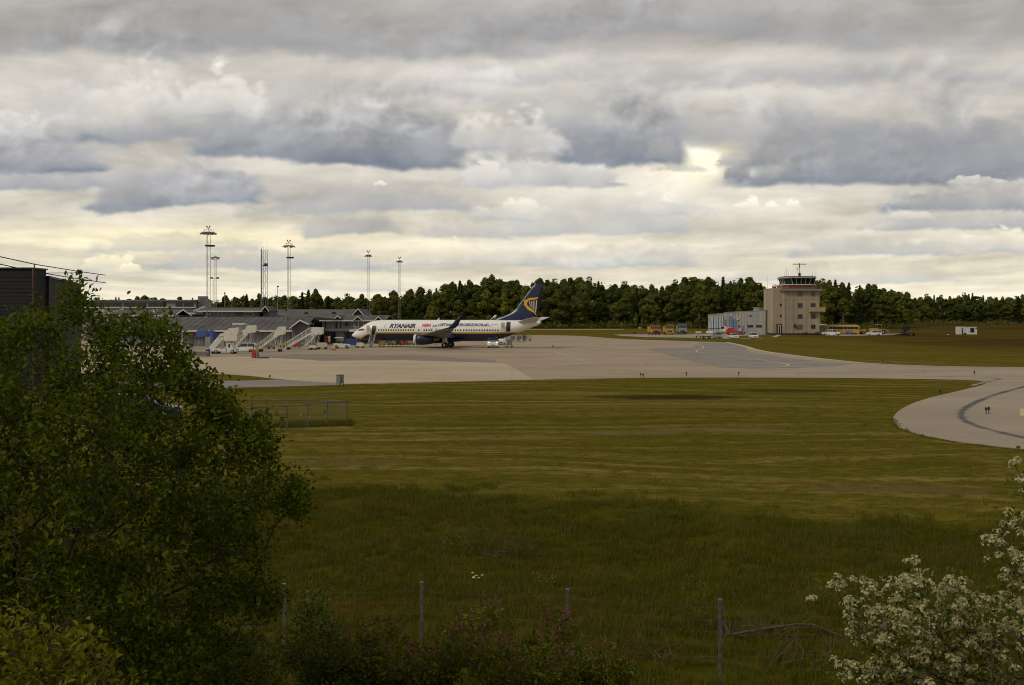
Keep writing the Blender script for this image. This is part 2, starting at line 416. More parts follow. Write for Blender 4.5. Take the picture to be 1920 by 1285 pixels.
def ell(cx, cy, rx, ry, soft=.5, rot=0.):
    a = h.m('MULTIPLY', h.m('SUBTRACT', PX, cx), 1/rx); b_ = h.m('MULTIPLY', h.m('SUBTRACT', PY, cy), 1/ry)
    d = h.m('SQRT', h.m('ADD', h.m('MULTIPLY', a, a), h.m('MULTIPLY', b_, b_)))
    d = h.m('ADD', d, h.m('MULTIPLY', h.m('SUBTRACT', tuftn, .5), 1.1))
    return h.mapr(d, 1-soft, 1, 1, 0)
for (px_, py_, rx, ry, col, amt) in [(1255, 745, 7.5, 3.4, (.030,.021,.007), .85), (1480, 733, 6, 2.6, (.034,.026,.008), .7), (1030, 738, 8, 2.6, (.20,.15,.05), .35),
        (930, 820, 5, 1.5, (.16,.115,.05), .7), (1300, 806, 3.6, 1.3, (.15,.11,.05), .8), (1420, 808, 3, 1.0, (.15,.11,.05), .7), (1180, 812, 4, 1.4, (.14,.10,.045), .7),
        (1700, 905, 5, 1.0, (.13,.085,.04), .8), (640, 866, 4, 1.0, (.13,.10,.04), .6), (1250, 760, 16, 3, (.17,.13,.04), .3)]:
    gx_, gy_ = GP(px_, py_)
    base = h.mix(h.m('MULTIPLY', ell(gx_, gy_, rx, ry), amt), base, col)
# heath and bare soil beyond the taxiway on the right
hm = h.noise(h.scale(pos, (.006, .028, 1)), 1, 6, .6)
heath = h.mix(h.mapr(hm, .35, .65), (.050, .030, .008), (.095, .058, .016))
heath = h.mix(h.mapr(h.noise(h.scale(pos, (.012, .06, 1)), 1, 4, .6), .45, .62), heath, (.085, .082, .014))
hx = h.m('ADD', h.m('MULTIPLY', h.m('SUBTRACT', PY, 172.), .9), h.m('MULTIPLY', h.m('SUBTRACT', PX, 92.), .62))
hmask = h.m('MULTIPLY', h.mapr(h.m('ADD', hx, h.m('MULTIPLY', h.m('SUBTRACT', tuftn, .5), 30.)), -6, 10), h.mapr(PX, 78, 92))
base = h.mix(hmask, base, heath)
# rough uncut ground under the tall grass, down to the fence and up the bank; its colour holds some cloud shade
rough = h.mix(h.mapr(tuftn, .35, .7), (.042, .046, .004), (.075, .064, .008))
yb = h.m('ADD', h.m('SUBTRACT', 42.0, h.m('MULTIPLY', h.m('MAXIMUM', h.m('ADD', PX, 6.), 0.), .29)), h.m('MULTIPLY', h.m('SUBTRACT', tuftn, .5), 3.))
rmask = h.mapr(h.m('SUBTRACT', yb, PY), -.6, .8)
base = h.mix(rmask, base, rough)
h.l(base, b.inputs['Base Color']); b.inputs['Roughness'].default_value = .95; b.inputs['Specular IOR Level'].default_value = 0
bn = h.n('ShaderNodeBump'); bn.inputs['Strength'].default_value = .9; bn.inputs['Distance'].default_value = .12
h.l(h.m('ADD', fineg, h.m('MULTIPLY', tuftn, 1.5)), bn.inputs['Height']); h.l(bn.outputs[0], b.inputs['Normal'])
gme = np_mesh('ground', V, F, gm, smooth=True); ground = put('ground', gme, kind='structure')

# ------------------------------------------------------------------ paved surfaces
def pavemat(name, c1, c2, sc=.12, spots=.5, joints=None, crack=0.):
    m, h, b = newmat(name)
    pos = h.n('ShaderNodeNewGeometry').outputs['Position']
    n1 = h.noise(h.scale(pos, (1, 1.8, 1)), sc, 6, .6); n2 = h.noise(pos, 6, 4, .7); n3 = h.noise(h.scale(pos, (.05, .7, 1)), 1, 4, .6)
    c = h.mix(h.mapr(n1, .32, .68), c1, c2)
    c = h.mix(h.mapr(n2, .35, .8, 0, spots*.5), c, tuple(x*.6 for x in c1))
    c = h.mix(h.mapr(n3, .5, .72, 0, .35), c, tuple(x*.72 for x in c1))
    vo = h.n('ShaderNodeTexVoronoi', feature='DISTANCE_TO_EDGE'); h.l(h.scale(pos, (.09, .16, 1)), vo.inputs['Vector']); vo.inputs['Scale'].default_value = 1.
    c = h.mix(h.m('MULTIPLY', h.mapr(vo.outputs['Distance'], .0, .012, 1, 0), .4), c, tuple(x*.55 for x in c1))
    n5 = h.noise(h.scale(pos, (.16, .4, 1)), 1, 5, .7)
    c = h.mix(h.mapr(n5, .62, .74, 0, .45), c, tuple(x*.62 for x in c1)); c = h.mix(h.mapr(n5, .24, .36, .3, 0), c, tuple(min(1, x*1.25) for x in c2))
    if joints:
        br = h.n('ShaderNodeTexBrick'); h.l(pos, br.inputs['Vector']); br.offset = 0
        br.inputs['Scale'].default_value = 1; br.inputs['Brick Width'].default_value = joints; br.inputs['Row Height'].default_value = joints
        br.inputs['Mortar Size'].default_value = .06; br.inputs['Mortar Smooth'].default_value = .5
        c = h.mix(h.m('MULTIPLY', br.outputs['Fac'], .35), c, tuple(x*.5 for x in c1))
    h.l(c, b.inputs['Base Color']); b.inputs['Roughness'].default_value = .85; b.inputs['Specular IOR Level'].default_value = .25
    return m
m_apron = pavemat('apron_asphalt', (.285, .222, .152), (.37, .292, .20), .05)
m_conc = pavemat('apron_concrete', (.385, .31, .205), (.46, .372, .25), .05, .35, 7.0)
m_taxi = pavemat('taxiway_asphalt', (.285, .23, .166), (.345, .283, .205), .06)
m_dark = pavemat('dark_asphalt', (.205, .18, .155), (.26, .23, .198), .08)
m_edge = pavemat('light_concrete', (.42, .35, .24), (.50, .42, .30), .2)
m_yel = M('yellow_line_paint', (.50, .40, .18), .7, var=.12, vs=.8)
m_white = M('white_line_paint', (.55, .50, .42), .7, var=.3, vs=.8)
def smooth_poly(pts, it=2):
    for _ in range(it):
        q = []
        for a, b_ in zip(pts, pts[1:]+pts[:1]):
            q += [(a[0]*.75+b_[0]*.25, a[1]*.75+b_[1]*.25), (a[0]*.25+b_[0]*.75, a[1]*.25+b_[1]*.75)]
        pts = q
    return pts
def sheet(name, pix, z, mat, it=0, world_pts=None, jag=0.):
    pts = [GP(*p) for p in pix] if world_pts is None else list(world_pts)
    if it: pts = smooth_poly(pts, it)
    if jag:
        q = []
        for a, b_ in zip(pts, pts[1:]+pts[:1]):
            L = math.hypot(b_[0]-a[0], b_[1]-a[1]); k = max(1, min(60, int(L/1.2)))
            for i in range(k):
                t = i/k; x = a[0]*(1-t)+b_[0]*t; y = a[1]*(1-t)+b_[1]*t
                q.append((x+random.uniform(-jag, jag), y+random.uniform(-jag, jag)))
        pts = q
    from mathutils.geometry import delaunay_2d_cdt
    n = len(pts)
    vo, _, fo, *_r = delaunay_2d_cdt([Vector(p) for p in pts], [], [list(range(n))], 1, 1e-5)
    F_ = []
    for f in fo:
        a_, b_, c_ = (vo[i] for i in f[:3])
        F_.append(tuple(f) if (b_-a_).cross(c_-a_) > 0 else tuple(f)[::-1])
    me = bpy.data.meshes.new(name); me.from_pydata([(p.x, p.y, z) for p in vo], [], F_); me.materials.append(mat)
    return put(name, me, kind='structure')
def line_sheet(name, pts, w, z, mat, it=2):
    """a painted or worn strip of constant width along world points"""
    for _ in range(it):
        q = [pts[0]]
        for a, b_ in zip(pts, pts[1:]): q += [(a[0]*.75+b_[0]*.25, a[1]*.75+b_[1]*.25), (a[0]*.25+b_[0]*.75, a[1]*.25+b_[1]*.75)]
        pts = q+[pts[-1]]
    V = []; F = []
    for i, p in enumerate(pts):
        a = pts[max(0, i-1)]; c = pts[min(len(pts)-1, i+1)]; dx, dy = c[0]-a[0], c[1]-a[1]; L = math.hypot(dx, dy) or 1
        V += [(p[0]-dy/L*w/2, p[1]+dx/L*w/2, z), (p[0]+dy/L*w/2, p[1]-dx/L*w/2, z)]
    for i in range(len(pts)-1): F.append((2*i+1, 2*i+3, 2*i+2, 2*i))
    return put(name, np_mesh(name, V, F, mat), kind='structure')
EP = .006
# the whole apron and taxiway in one sheet
apron_pix = [(-500, 700), (250, 700), (370, 700), (460, 704), (520, 711.5), (640, 721.5), (800, 717.5), (1000, 712.5), (1200, 708.5), (1500, 708.2), (1700, 710.5), (1820, 712.8), (1848, 715.5),
    (1850, 721), (1800, 733), (1735, 748), (1690, 765), (1671, 785), (1682, 803), (1730, 818), (1800, 830), (1920, 844), (2200, 860), (2600, 862), (2600, 700), (2200, 692.5), (1920, 690.5), (1760, 688), (1640, 683.5), (1560, 676),
    (1480, 666.5), (1420, 658), (1395, 649), (1372, 642.6), (1290, 640.0), (1180, 636.5), (1130, 633.5), (1090, 630), (1000, 628.3), (900, 628.0), (500, 628.0), (-500, 628.0)]
apron = sheet('apron', apron_pix, EP, m_apron, it=2)
taxiway = sheet('taxiway', [(1180, 708.6), (1500, 708.3), (1700, 710.6), (1820, 712.9), (1847, 715.6), (1849, 721), (1799, 733), (1734, 748), (1690, 765), (1671.5, 785), (1683, 803), (1730, 817.5), (1800, 829.5), (1920, 843.5),
    (2200, 859), (2590, 861), (2590, 701), (2200, 693), (1920, 691), (1760, 688.5), (1640, 684), (1600, 683), (1500, 690), (1350, 697)], EP+.006, m_taxi, it=2)
sheet('concrete_apron', [(-500, 699), (250, 699), (370, 699.5), (460, 703.5), (520, 711), (640, 721), (800, 717), (1000, 712), (985, 703), (960, 688), (940, 681), (760, 676), (600, 677), (560, 672), (500, 667), (380, 671), (250, 673), (-500, 673)], EP+.006, m_conc)
sheet('apron_dark_patch', [(440, 667), (560, 664), (800, 667), (930, 676), (930, 680), (760, 675.5), (600, 676.5)], EP+.012, pavemat('patched_asphalt', (.20, .165, .135), (.26, .21, .17), .1))
sheet('dark_taxi_patch', [(1212, 654.5), (1300, 652), (1310, 643.5), (1372, 643), (1394, 650), (1405, 661), (1480, 672), (1600, 684), (1560, 688), (1480, 690), (1410, 691.5), (1350, 689), (1290, 675)], EP+.012, m_dark, jag=.25)
sheet('service_road', [(-500, 727), (250, 726), (440, 727.5), (560, 724.5), (640, 722.3), (648, 719.5), (600, 716.8), (520, 712.3), (460, 714), (250, 716), (-500, 716)], EP+.012, m_dark)
sheet('yard', [(1150, 627.5), (1330, 626), (1450, 626.6), (1400, 629.5), (1372, 631.5), (1362, 633), (1375, 634.6), (1360, 635.4), (1300, 633.5), (1210, 632.5), (1165, 630)], EP, m_taxi, jag=.3)
sheet('yard', [(1545, 626), (1690, 625.6), (1668, 628.6), (1610, 629.6), (1560, 630.2), (1543, 628.5)], EP, m_taxi, jag=.3)
sheet('yard_path', [(1375, 634.2), (1430, 634.4), (1430, 635.0), (1372, 635.0)], EP, m_taxi)
sheet('runway', [(900, 618.4), (1170, 618.2), (1170, 617.6), (900, 617.7)], EP, m_edge)
# pale kerb of old concrete along the outer edge of the taxiway
kerb = [GP(*p) for p in [(1362, 642.2), (1395, 648.8), (1420, 657.5), (1480, 666), (1560, 675.5), (1640, 683), (1760, 687.5), (1920, 690), (2200, 692)]]
line_sheet('light_edge_strip', kerb, 1.1, EP+.018, m_edge, 1)
line_sheet('edge_line', [GP(*p) for p in [(640, 720.4), (800, 716.2), (1000, 711.3), (1200, 707.2), (1400, 706.6)]], .3, EP+.018, m_edge, 0)
line_sheet('edge_line', [GP(*p) for p in [(1040, 706.8), (1200, 704.6), (1500, 703), (1800, 703.6), (2000, 706)]], .28, EP+.018, m_yel, 1)
line_sheet('centre_line', [GP(*p) for p in [(1296, 642.0), (1316, 648.5), (1322, 652.5), (1304, 657.5), (1308, 661), (1380, 669), (1455, 679), (1483, 685), (1465, 689), (1420, 691.5)]], .30, EP+.024, m_yel, 1)
line_sheet('edge_line', [GP(*p) for p in [(1483, 685), (1560, 689), (1700, 690)]], .2, EP+.024, m_white, 1)
line_sheet('edge_line', [GP(*p) for p in [(1033, 658), (1060, 666), (1110, 683)]], .16, EP+.024, m_white, 0)
line_sheet('edge_line', [GP(*p) for p in [(985, 682), (1050, 684.5), (1180, 688)]], .16, EP+.024, m_white, 0)
line_sheet('edge_line', [GP(*p) for p in [(420, 656), (700, 657.5), (1000, 655), (1060, 654)]], .25, EP+.024, m_dark, 0)
m_rub = M('rubber_marks', (.085, .076, .068), .8, var=.5, vs=.5)
m_rub2 = M('worn_rubber_marks', (.22, .185, .145), .85, var=.4, vs=.5)
tr = [GP(*p) for p in [(2100, 700), (1960, 716), (1870, 738), (1812, 762), (1799, 779), (1812, 793), (1860, 808), (1940, 826), (2100, 850)]]
line_sheet('tyre_marks', tr, .62, EP+.012, m_rub2, 3); line_sheet('tyre_marks', tr, .30, EP+.018, m_rub, 3)
tr2 = [GP(*p) for p in [(1700, 705), (1830, 707), (1880, 709), (1860, 714), (1820, 724)]]
line_sheet('tyre_marks', tr2, .5, EP+.018, m_rub2, 2)
sheet('pad_mark', [(1912, 768), (1960, 762), (1960, 784), (1912, 780)], EP+.018, m_yel)
sheet('footpath', [(1447, 632.4), (1456, 632.4), (1467, 627.0), (1459, 627.0)], EP+.004, m_conc)
# ------------------------------------------------------------------ airliner
TH = RAD(9)
GXo, GYo = GP(840, 652)
ct, st = math.cos(TH), math.sin(TH)
ORG = Vector((GXo-19.6*ct, GYo+19.6*st, 0))      # nose on the ground plane
jet = thing('airliner', 'white and dark blue airliner with yellow harp on its tail, parked on the apron', 'airplane', ORG, -TH)
def S_at(px, yl=-1.9):     # station along the fuselage seen in column px at lateral offset yl
    k = (px-960)/2000
    # ORG.x + s*ct + yl*st = k*(ORG.y - s*st + yl*ct)
    return (k*(ORG.y+yl*ct)-ORG.x-yl*st)/(ct+k*st)
def Z_at(py, s, yl=-1.9): return CAMZ-(py-590)*(ORG.y-s*st+yl*ct)/2000
SEC = [(0,2.36,.03,.03),(.15,2.37,.24,.25),(.5,2.42,.50,.52),(1,2.52,.79,.83),(1.6,2.68,1.06,1.10),(2.2,2.84,1.28,1.32),(3,3.04,1.60,1.55),(3.8,3.20,1.85,1.72),(5,3.30,2.00,1.84),(6.5,3.35,2.06,1.88),
       (9,3.36,2.07,1.88),(26.5,3.36,2.07,1.88),(28.5,3.45,1.98,1.86),(30.5,3.66,1.77,1.76),(32.5,3.98,1.46,1.52),(34.5,4.36,1.08,1.17),(36.2,4.68,.74,.80),(37.4,4.88,.46,.5),(38,4.95,.2,.22)]
_ss = [q[0] for q in SEC]
def sec(s): return tuple(float(np.interp(s, _ss, [q[i] for q in SEC])) for i in (1, 2, 3))
def fy(s, z, off=.02):     # y of the port (camera) side skin at station s, height z
    zc, hh, hw = sec(s); t = min(.98, abs((z-zc)/hh)); return -(hw*math.sqrt(1-t*t)+off)
fm, h, b = newmat('airliner_paint')
tcn = h.n('ShaderNodeTexCoord').outputs['Object']; sp = h.n('ShaderNodeSeparateXYZ'); h.l(tcn, sp.inputs[0]); FS, FZ = sp.outputs[0], sp.outputs[2]
zs_ = h.n('ShaderNodeFloatCurve'); cur = zs_.mapping.curves[0]
def strz(s): return float(np.interp(s, [0,1.2,1.9,2.5,3.1,3.7,4.6,6,27,38], [-.5,.6,1.35,1.95,2.35,2.6,2.75,2.82,2.72,2.95]))
zz = h.m('ADD', 2.80, 0.)
d1 = h.m('MAXIMUM', h.m('SUBTRACT', 5.2, FS), 0.)
zz = h.m('SUBTRACT', 2.80, h.m('MULTIPLY', h.m('MULTIPLY', d1, d1), .135))
zz = h.m('ADD', zz, h.m('MULTIPLY', h.m('MAXIMUM', h.m('SUBTRACT', FS, 28.), 0.), .015))
wid = h.m('SUBTRACT', .30, h.m('MULTIPLY', h.m('MAXIMUM', h.m('SUBTRACT', FS, 27.), 0.), .012))
white = h.mix(h.mapr(h.noise(tcn, .8, 4), .3, .7), (.74, .72, .68), (.80, .78, .74))
seamn = h.n('ShaderNodeTexWave', wave_type='BANDS', bands_direction='X', wave_profile='SAW'); h.l(tcn, seamn.inputs[0]); seamn.inputs['Scale'].default_value = .2
white = h.mix(h.mapr(seamn.outputs['Fac'], .985, 1., 0, .25), white, (.35, .35, .34))
c = h.mix(h.mapr(h.m('SUBTRACT', h.m('ADD', zz, wid), FZ), -.015, .015), white, (.60, .34, .03))
c = h.mix(h.mapr(h.m('SUBTRACT', zz, FZ), -.015, .015), c, (.010, .016, .058))
h.l(c, b.inputs['Base Color']); b.inputs['Roughness'].default_value = .25; b.inputs['Coat Weight'].default_value = .3
m_navy = M('navy_paint', (.010, .016, .058), .28, var=.1); m_hwhite = M('white_gloss_paint', (.70, .68, .64), .3, var=.05)
m_yp = M('yellow_logo_paint', (.62, .36, .03), .4, var=.05); m_dk = M('dark_opening', (.012, .012, .014), .5, var=.1)
m_glass = M('dark_glass', (.015, .018, .022), .08, var=.05, spec=.8); m_alu = M('bare_aluminium', (.55, .55, .54), .3, .8, var=.08)
m_rub_t = M('tyre_rubber', (.018, .018, .018), .8, var=.2); m_wgrey = M('wing_grey', (.20, .20, .20), .4, var=.08)  # wing grey is set dark: the underside's shade is put into the colour
m_red = M('red_paint', (.45, .025, .02), .45, var=.1); m_txt = M('navy_lettering', (.008, .012, .035), .5, var=.05); m_txtr = M('red_lettering', (.45, .03, .03), .5, var=.05)
m_gline = M('grey_outline', (.32, .31, .30), .5)
NS, NR = 90, 40
V = []; F = []
st_s = sorted(set([round(0+.15*i, 2) for i in range(24)]+[round(3.5+i*.55, 2) for i in range(63)]+[38.0])); st_s = [s for s in st_s if s <= 38]
for s in st_s:
    zc, hh, hw = sec(s)
    for j in range(NR):
        t = 2*math.pi*j/NR; V.append((s, hw*math.cos(t), zc+hh*math.sin(t)))
for i in range(len(st_s)-1):
    for j in range(NR): F.append((i*NR+j, i*NR+(j+1) % NR, (i+1)*NR+(j+1) % NR, (i+1)*NR+j))
me = bpy.data.meshes.new('fuselage'); me.from_pydata(V, [], F+[tuple(range(NR))[::-1], tuple(range((len(st_s)-1)*NR, len(st_s)*NR))]); me.materials.append(fm)
me.polygons.foreach_set('use_smooth', [True]*len(me.polygons)); fus = put('fuselage', me, jet)
# decals follow the skin
def skin_decal(name, V2, F2, mat, off=.02, cuts=True, parent=None):
    bm = bmesh.new(); vs = [bm.verts.new((x, 0, z)) for x, z in V2]
    for f in F2:
        try: bm.faces.new([vs[i] for i in f])
        except ValueError: pass
    zmin = min(z for _, z in V2); zmax = max(z for _, z in V2)
    z = zmin+.12
    while z < zmax:
        bmesh.ops.bisect_plane(bm, geom=bm.verts[:]+bm.edges[:]+bm.faces[:], plane_co=(0, 0, z), plane_no=(0, 0, 1)); z += .12
    for v in bm.verts: v.co.y = fy(v.co.x, v.co.z, off)
    me = bpy.data.meshes.new(name); bm.to_mesh(me); bm.free(); me.materials.append(mat)
    return put(name, me, parent or jet)
def text2d(s, size, shear=0., bold=.0):
    cu = bpy.data.curves.new('t', 'FONT'); cu.body = s; cu.size = size; cu.shear = shear; cu.offset = bold; cu.fill_mode = 'FRONT' if hasattr(cu, 'fill_mode') else cu.fill_mode
    o = bpy.data.objects.new('t', cu); C.objects.link(o)
    dg = bpy.context.evaluated_depsgraph_get(); me = bpy.data.meshes.new_from_object(o.evaluated_get(dg))
    V2 = [(v.co.x, v.co.y) for v in me.vertices]; F2 = [tuple(p.vertices) for p in me.polygons]
    bpy.data.objects.remove(o); bpy.data.curves.remove(cu); bpy.data.meshes.remove(me)
    return V2, F2
def skin_text(name, s, px0, px1, z0, hgt, mat, shear=.25, bold=.02):
    V2, F2 = text2d(s, 1, shear, bold)
    x0 = min(v[0] for v in V2); x1 = max(v[0] for v in V2); y1 = max(v[1] for v in V2)
    s0, s1 = S_at(px0), S_at(px1)
    V2 = [(s0+(x-x0)/(x1-x0)*(s1-s0), z0+y/y1*hgt) for x, y in V2]
    return skin_decal(name, V2, F2, mat)
skin_text('lettering', 'RYANAIR', 729.5, 778.5, Z_at(614.9, 10), .82, m_txt, .35, .05)
skin_text('lettering', 'NEIN', 790.5, 807.5, Z_at(612.7, 16), .56, m_txtr, .15, .05)
skin_text('lettering', 'ZUM', 810, 819, Z_at(612.6, 18), .34, m_txt, .1, .03)
skin_text('lettering', 'LUFTHANSA KEROSINZUSCHLAG...', 821, 919.5, Z_at(611.7, 22), .52, m_txt, .05, .045)
skin_text('registration', 'EI-DAD', 921, 933.5, Z_at(609.8, 28), .24, m_txt, 0, .0)
# small pale harp by the forward door
hx0, hz0 = S_at(721.5), Z_at(612.5, 7)
arc_o = [(hx0+.33*math.cos(t)+.1, hz0+.38*math.sin(t)) for t in np.linspace(1.2, 5.2, 12)]
arc_i = [(hx0+.18*math.cos(t)+.14, hz0+.25*math.sin(t)) for t in np.linspace(1.2, 5.2, 12)]
m_pale = M('pale_gold_logo', (.60, .50, .26), .5)
skin_decal('emblem', arc_o+arc_i, [(i, i+1, 13+i, 12+i) for i in range(11)], m_pale)
# cabin windows
def rrect(sx, sz, r=.35, n=3):
    pts = []
    for cx, cz, a0 in ((1,1,0),(-1,1,90),(-1,-1,180),(1,-1,270)):
        for k in range(n+1):
            a = RAD(a0+90*k/n); pts.append((cx*(sx-r*min(sx, sz))+r*min(sx, sz)*math.cos(a), cz*(sz-r*min(sx, sz))+r*min(sx, sz)*math.sin(a)))
    return pts
wz = Z_at(618.9, 10)-.02
wy0, wy1 = fy(15, wz+.17), fy(15, wz-.17)
wp = rrect(.125, .18, .9)
wm_ = bpy.data.meshes.new('cabin_window')
wm_.from_pydata([(x, (-.006 if i < len(wp) else 0)+(z/.36)*(wy0-wy1), z) for i, (x, z) in enumerate(wp+wp)], [], [tuple(range(len(wp)))]); wm_.materials.append(m_glass)
rows = [(710.2+4.62*i) for i in range(15)] + [785, 795.2, 799.6, 804.3, 808.9, 818] + [823.8+4.98*i for i in range(9)] + [869.5+4.9*i for i in range(14)]
for px in rows:
    s = S_at(px); o = put('cabin_window', wm_, jet, (s, fy(s, wz, .022), wz))
for px in (808.9, 818):      # overwing exit outlines
    s = S_at(px); a = rrect(.29, .5, .4); b_ = rrect(.25, .46, .4); n = len(a); z0 = wz-.1
    skin_decal('emergency_exit_outline', [(s+x, z0+z) for x, z in a+b_], [(i, (i+1) % n, n+(i+1) % n, n+i) for i in range(n)], m_gline, .015)
# cockpit windows
cz = Z_at(618.4, 2.3)
for pts in ([(1.72,3.28),(2.14,3.30),(2.28,3.68),(2.0,3.62)], [(2.22,3.30),(2.72,3.34),(2.72,3.68),(2.36,3.70)], [(2.80,3.34),(3.10,3.38),(2.98,3.66),(2.80,3.68)]):
    skin_decal('cockpit_window', [(x, z) for x, z in pts], [(0,1,2,3)], m_glass, .03)
for pts in ([(1.45,3.32),(1.66,3.28),(1.92,3.62),(1.80,3.66)],):
    skin_decal('cockpit_window', pts, [(0,1,2,3)], m_glass, .03)
# open front and rear doors: dark openings and the leaf swung forward
def door(pxa, pxb, pya, pyb, la, lb, lya, lyb):
    sa, sb = S_at(pxa), S_at(pxb); zt, zb = Z_at(pya, sa), Z_at(pyb, sa)
    cx, cz_ = (sa+sb)/2, (zt+zb)/2
    r = rrect((sb-sa)/2, (zt-zb)/2, .25)
    skin_decal('door_opening', [(cx+x, cz_+z) for x, z in r], [tuple(range(len(r)))], m_dk, .03)
    ra, rb = rrect((sb-sa)/2+.07, (zt-zb)/2+.07, .3), r; n = len(ra)
    skin_decal('door_frame', [(cx+x, cz_+z) for x, z in ra+rb], [(i, (i+1) % n, n+(i+1) % n, n+i) for i in range(n)], m_gline, .028)
    la_, lb_ = S_at(la, -2.3), S_at(lb, -2.3); zt, zb = Z_at(lya, la_, -2.3), Z_at(lyb, la_, -2.3)
    m = MB(); r = rrect((lb_-la_)/2, (zt-zb)/2, .2); cx, cz_ = (la_+lb_)/2, (zt+zb)/2
    m.extr([(cx+x, cz_+z) for x, z in r], 'y', -2.42, -2.28)
    d = m.build('cabin_door', M('door_inner_panel', (.50, .46, .36), .5), jet)
    m = MB(); m.tube((lb_-.1, -2.35, cz_), (lb_+.35, fy(lb_, cz_), cz_), .05); m.build('door_hinge_arm', m_alu, d)
    m = MB(); m.box(cx-.12, cx+.12, -2.47, -2.42, cz_-.1, cz_+.35); m.build('door_handle_panel', M('door_panel_tan', (.34, .29, .2), .6), d)  # raised panel in a darker tan than the door leaf
door(697.3, 704.6, 611.3, 628.3, 687.2, 694.6, 610.5, 627)
door(949, 956, 604.4, 621.8, 939.3, 946.6, 605, 621)
# wings
def wingmesh(side, root, tip, name, mats, n=10, th=.12, zfun=None):
    """root/tip: (y, LE s, chord, z)"""
    m = MB(); prof = [(0,0),(.03,.45),(.12,.8),(.35,1),(.7,.62),(1,.03),(1,-.03),(.7,-.35),(.35,-.6),(.12,-.5),(.03,-.3)]
    k = len(prof); vs = []
    for i in range(n+1):
        t = i/n; y = root[0]+(tip[0]-root[0])*t; le = root[1]+(tip[1]-root[1])*t; ch = root[2]+(tip[2]-root[2])*t
        if root[2] > 6 and t < .3: ch += (0.3-t)*6.0      # yehudi: deeper chord near the root
        z = root[3]+(tip[3]-root[3])*t if zfun is None else zfun(t)
        tk = ch*th*(1-.35*t)
        for a, c_ in prof: vs.append((le+a*ch, side*y, z+c_*tk*.5-.02*a*ch))
    fs = []
    for i in range(n):
        for j in range(k):
            q = (i*k+j, i*k+(j+1) % k, (i+1)*k+(j+1) % k, (i+1)*k+j); fs.append(q if side < 0 else q[::-1])
    fs += [tuple(range(k)), tuple(range(n*k, (n+1)*k))[::-1]]
    m.add(vs, fs); return m.build(name, mats, jet, True)
def wing_z(t): return 2.15+1.65*t+.25*t*t
for side in (-1, 1):
    w = wingmesh(side, (1.5, 12.9, 6.6, 2.15), (17.1, 22.9, 1.65, 3.9), 'wing', m_wgrey, 14, .13, wing_z)
    # winglet: swept blade curving up from the tip
    m = MB(); prof = [(0,0),(.3,.06),(1,0),(.3,-.06)]; vs = []; rows_ = [(17.1, 22.95, 1.6, 4.03), (17.45, 23.5, 1.45, 4.16), (17.75, 24.1, 1.25, 4.6), (17.9, 24.9, .95, 5.5), (18.05, 25.75, .55, 6.40)]
    for (y, le, ch, z) in rows_:
        for a, c_ in prof: vs.append((le+a*ch, side*(y+c_*ch*.8), z+(c_*ch if z < 4.1 else 0)))
    fs = [(i*4+j, i*4+(j+1) % 4, (i+1)*4+(j+1) % 4, (i+1)*4+j) for i in range(4) for j in range(4)]+[(0,1,2,3), (16,17,18,19)]
    m.add(vs, fs); wl = m.build('winglet', [m_navy if side < 0 else m_hwhite], jet, True)
    if side > 0:
        m = MB(); m.extr([(24.5, 4.95), (25.2, 4.95), (25.9, 5.9), (25.5, 5.9)], 'y', 17.60, 17.64); m.build('emblem', m_navy, wl)
    for yy, le in ((5.6, 20.1), (9.0, 21.2), (12.5, 22.6)):      # flap track fairings
        z = wing_z((yy-1.5)/15.6)-.35; m = MB(); m.lathe([(.02,-1.7),(.17,-1.0),(.22,-.2),(.15,.6),(.02,1.2)], 'x', (le, side*yy, z), 8)
        m.build('flap_track_fairing', m_wgrey, w, True)
    # engine
    ex, ey, ez = S_at(774, -4.83)+.3, side*4.83, 1.72
    m = MB(); m.lathe([(.80,.55),(.86,.12),(.90,0),(.97,.12),(1.02,.5)], 'x', (ex, ey, ez), 24); nac0 = m.build('engine_inlet', m_hwhite, jet, True)
    m = MB(); m.lathe([(1.021,.5),(1.06,1.2),(1.06,2.0),(.98,2.9),(.84,3.6),(.80,3.6)], 'x', (ex, ey, ez), 24); nac = m.build('engine_nacelle', m_navy, jet, True)
    m = MB(); m.lathe([(.79,.45),(.79,.5)], 'x', (ex, ey, ez), 24); m.build('engine_fan', m_dk, nac)
    m = MB(); m.lathe([(.5,3.5),(.48,4.2),(.36,4.7),(.10,5.1)], 'x', (ex, ey, ez), 16); m.build('engine_exhaust', M('exhaust_metal', (.16,.14,.12), .4, .8), nac, True)
    m = MB(); m.extr([(ex+1.0, ez+.95), (ex+2.2, ez+1.25), (ex+6.2, 2.35), (ex+6.4, 2.1), (ex+3.6, ez+.75)], 'y', ey-.16, ey+.16); m.build('engine_pylon', m_navy, jet)
    # main gear
    gy_ = side*2.86; m = MB(); m.tube((19.6, gy_, .55), (19.6, gy_, 2.0), .13, .16, 8); m.bar((19.6, gy_, 1.2), (19.6, side*1.4, 2.0), .07); m.box(19.1, 20.1, gy_-side*.02-.03, gy_+.03, 1.2, 2.1)
    g_ = m.build('main_landing_gear', m_alu, jet)
    for dy in (-.43, .43):
        m = MB(); m.wheel((19.6, gy_+dy, .565), .565, .40, 'y', 18); wh = m.build('wheel', m_rub_t, g_, True)
        m = MB(); m.wheel((19.6, gy_+dy, .565), .27, .42, 'y', 12); m.build('rim', m_hwhite, wh, True)
    # tailplane
    stb = wingmesh(side, (.5, 33.3, 3.9, 5.05), (7.2, 37.3, 1.55, 6.0), 'tailplane', M('tailplane_grey', (.50, .49, .46), .35, var=.05), 6, .10)
m = MB(); m.tube((4.0, 0, .3), (4.0, 0, 1.6), .09, .1, 8); ng = m.build('nose_landing_gear', m_alu, jet)
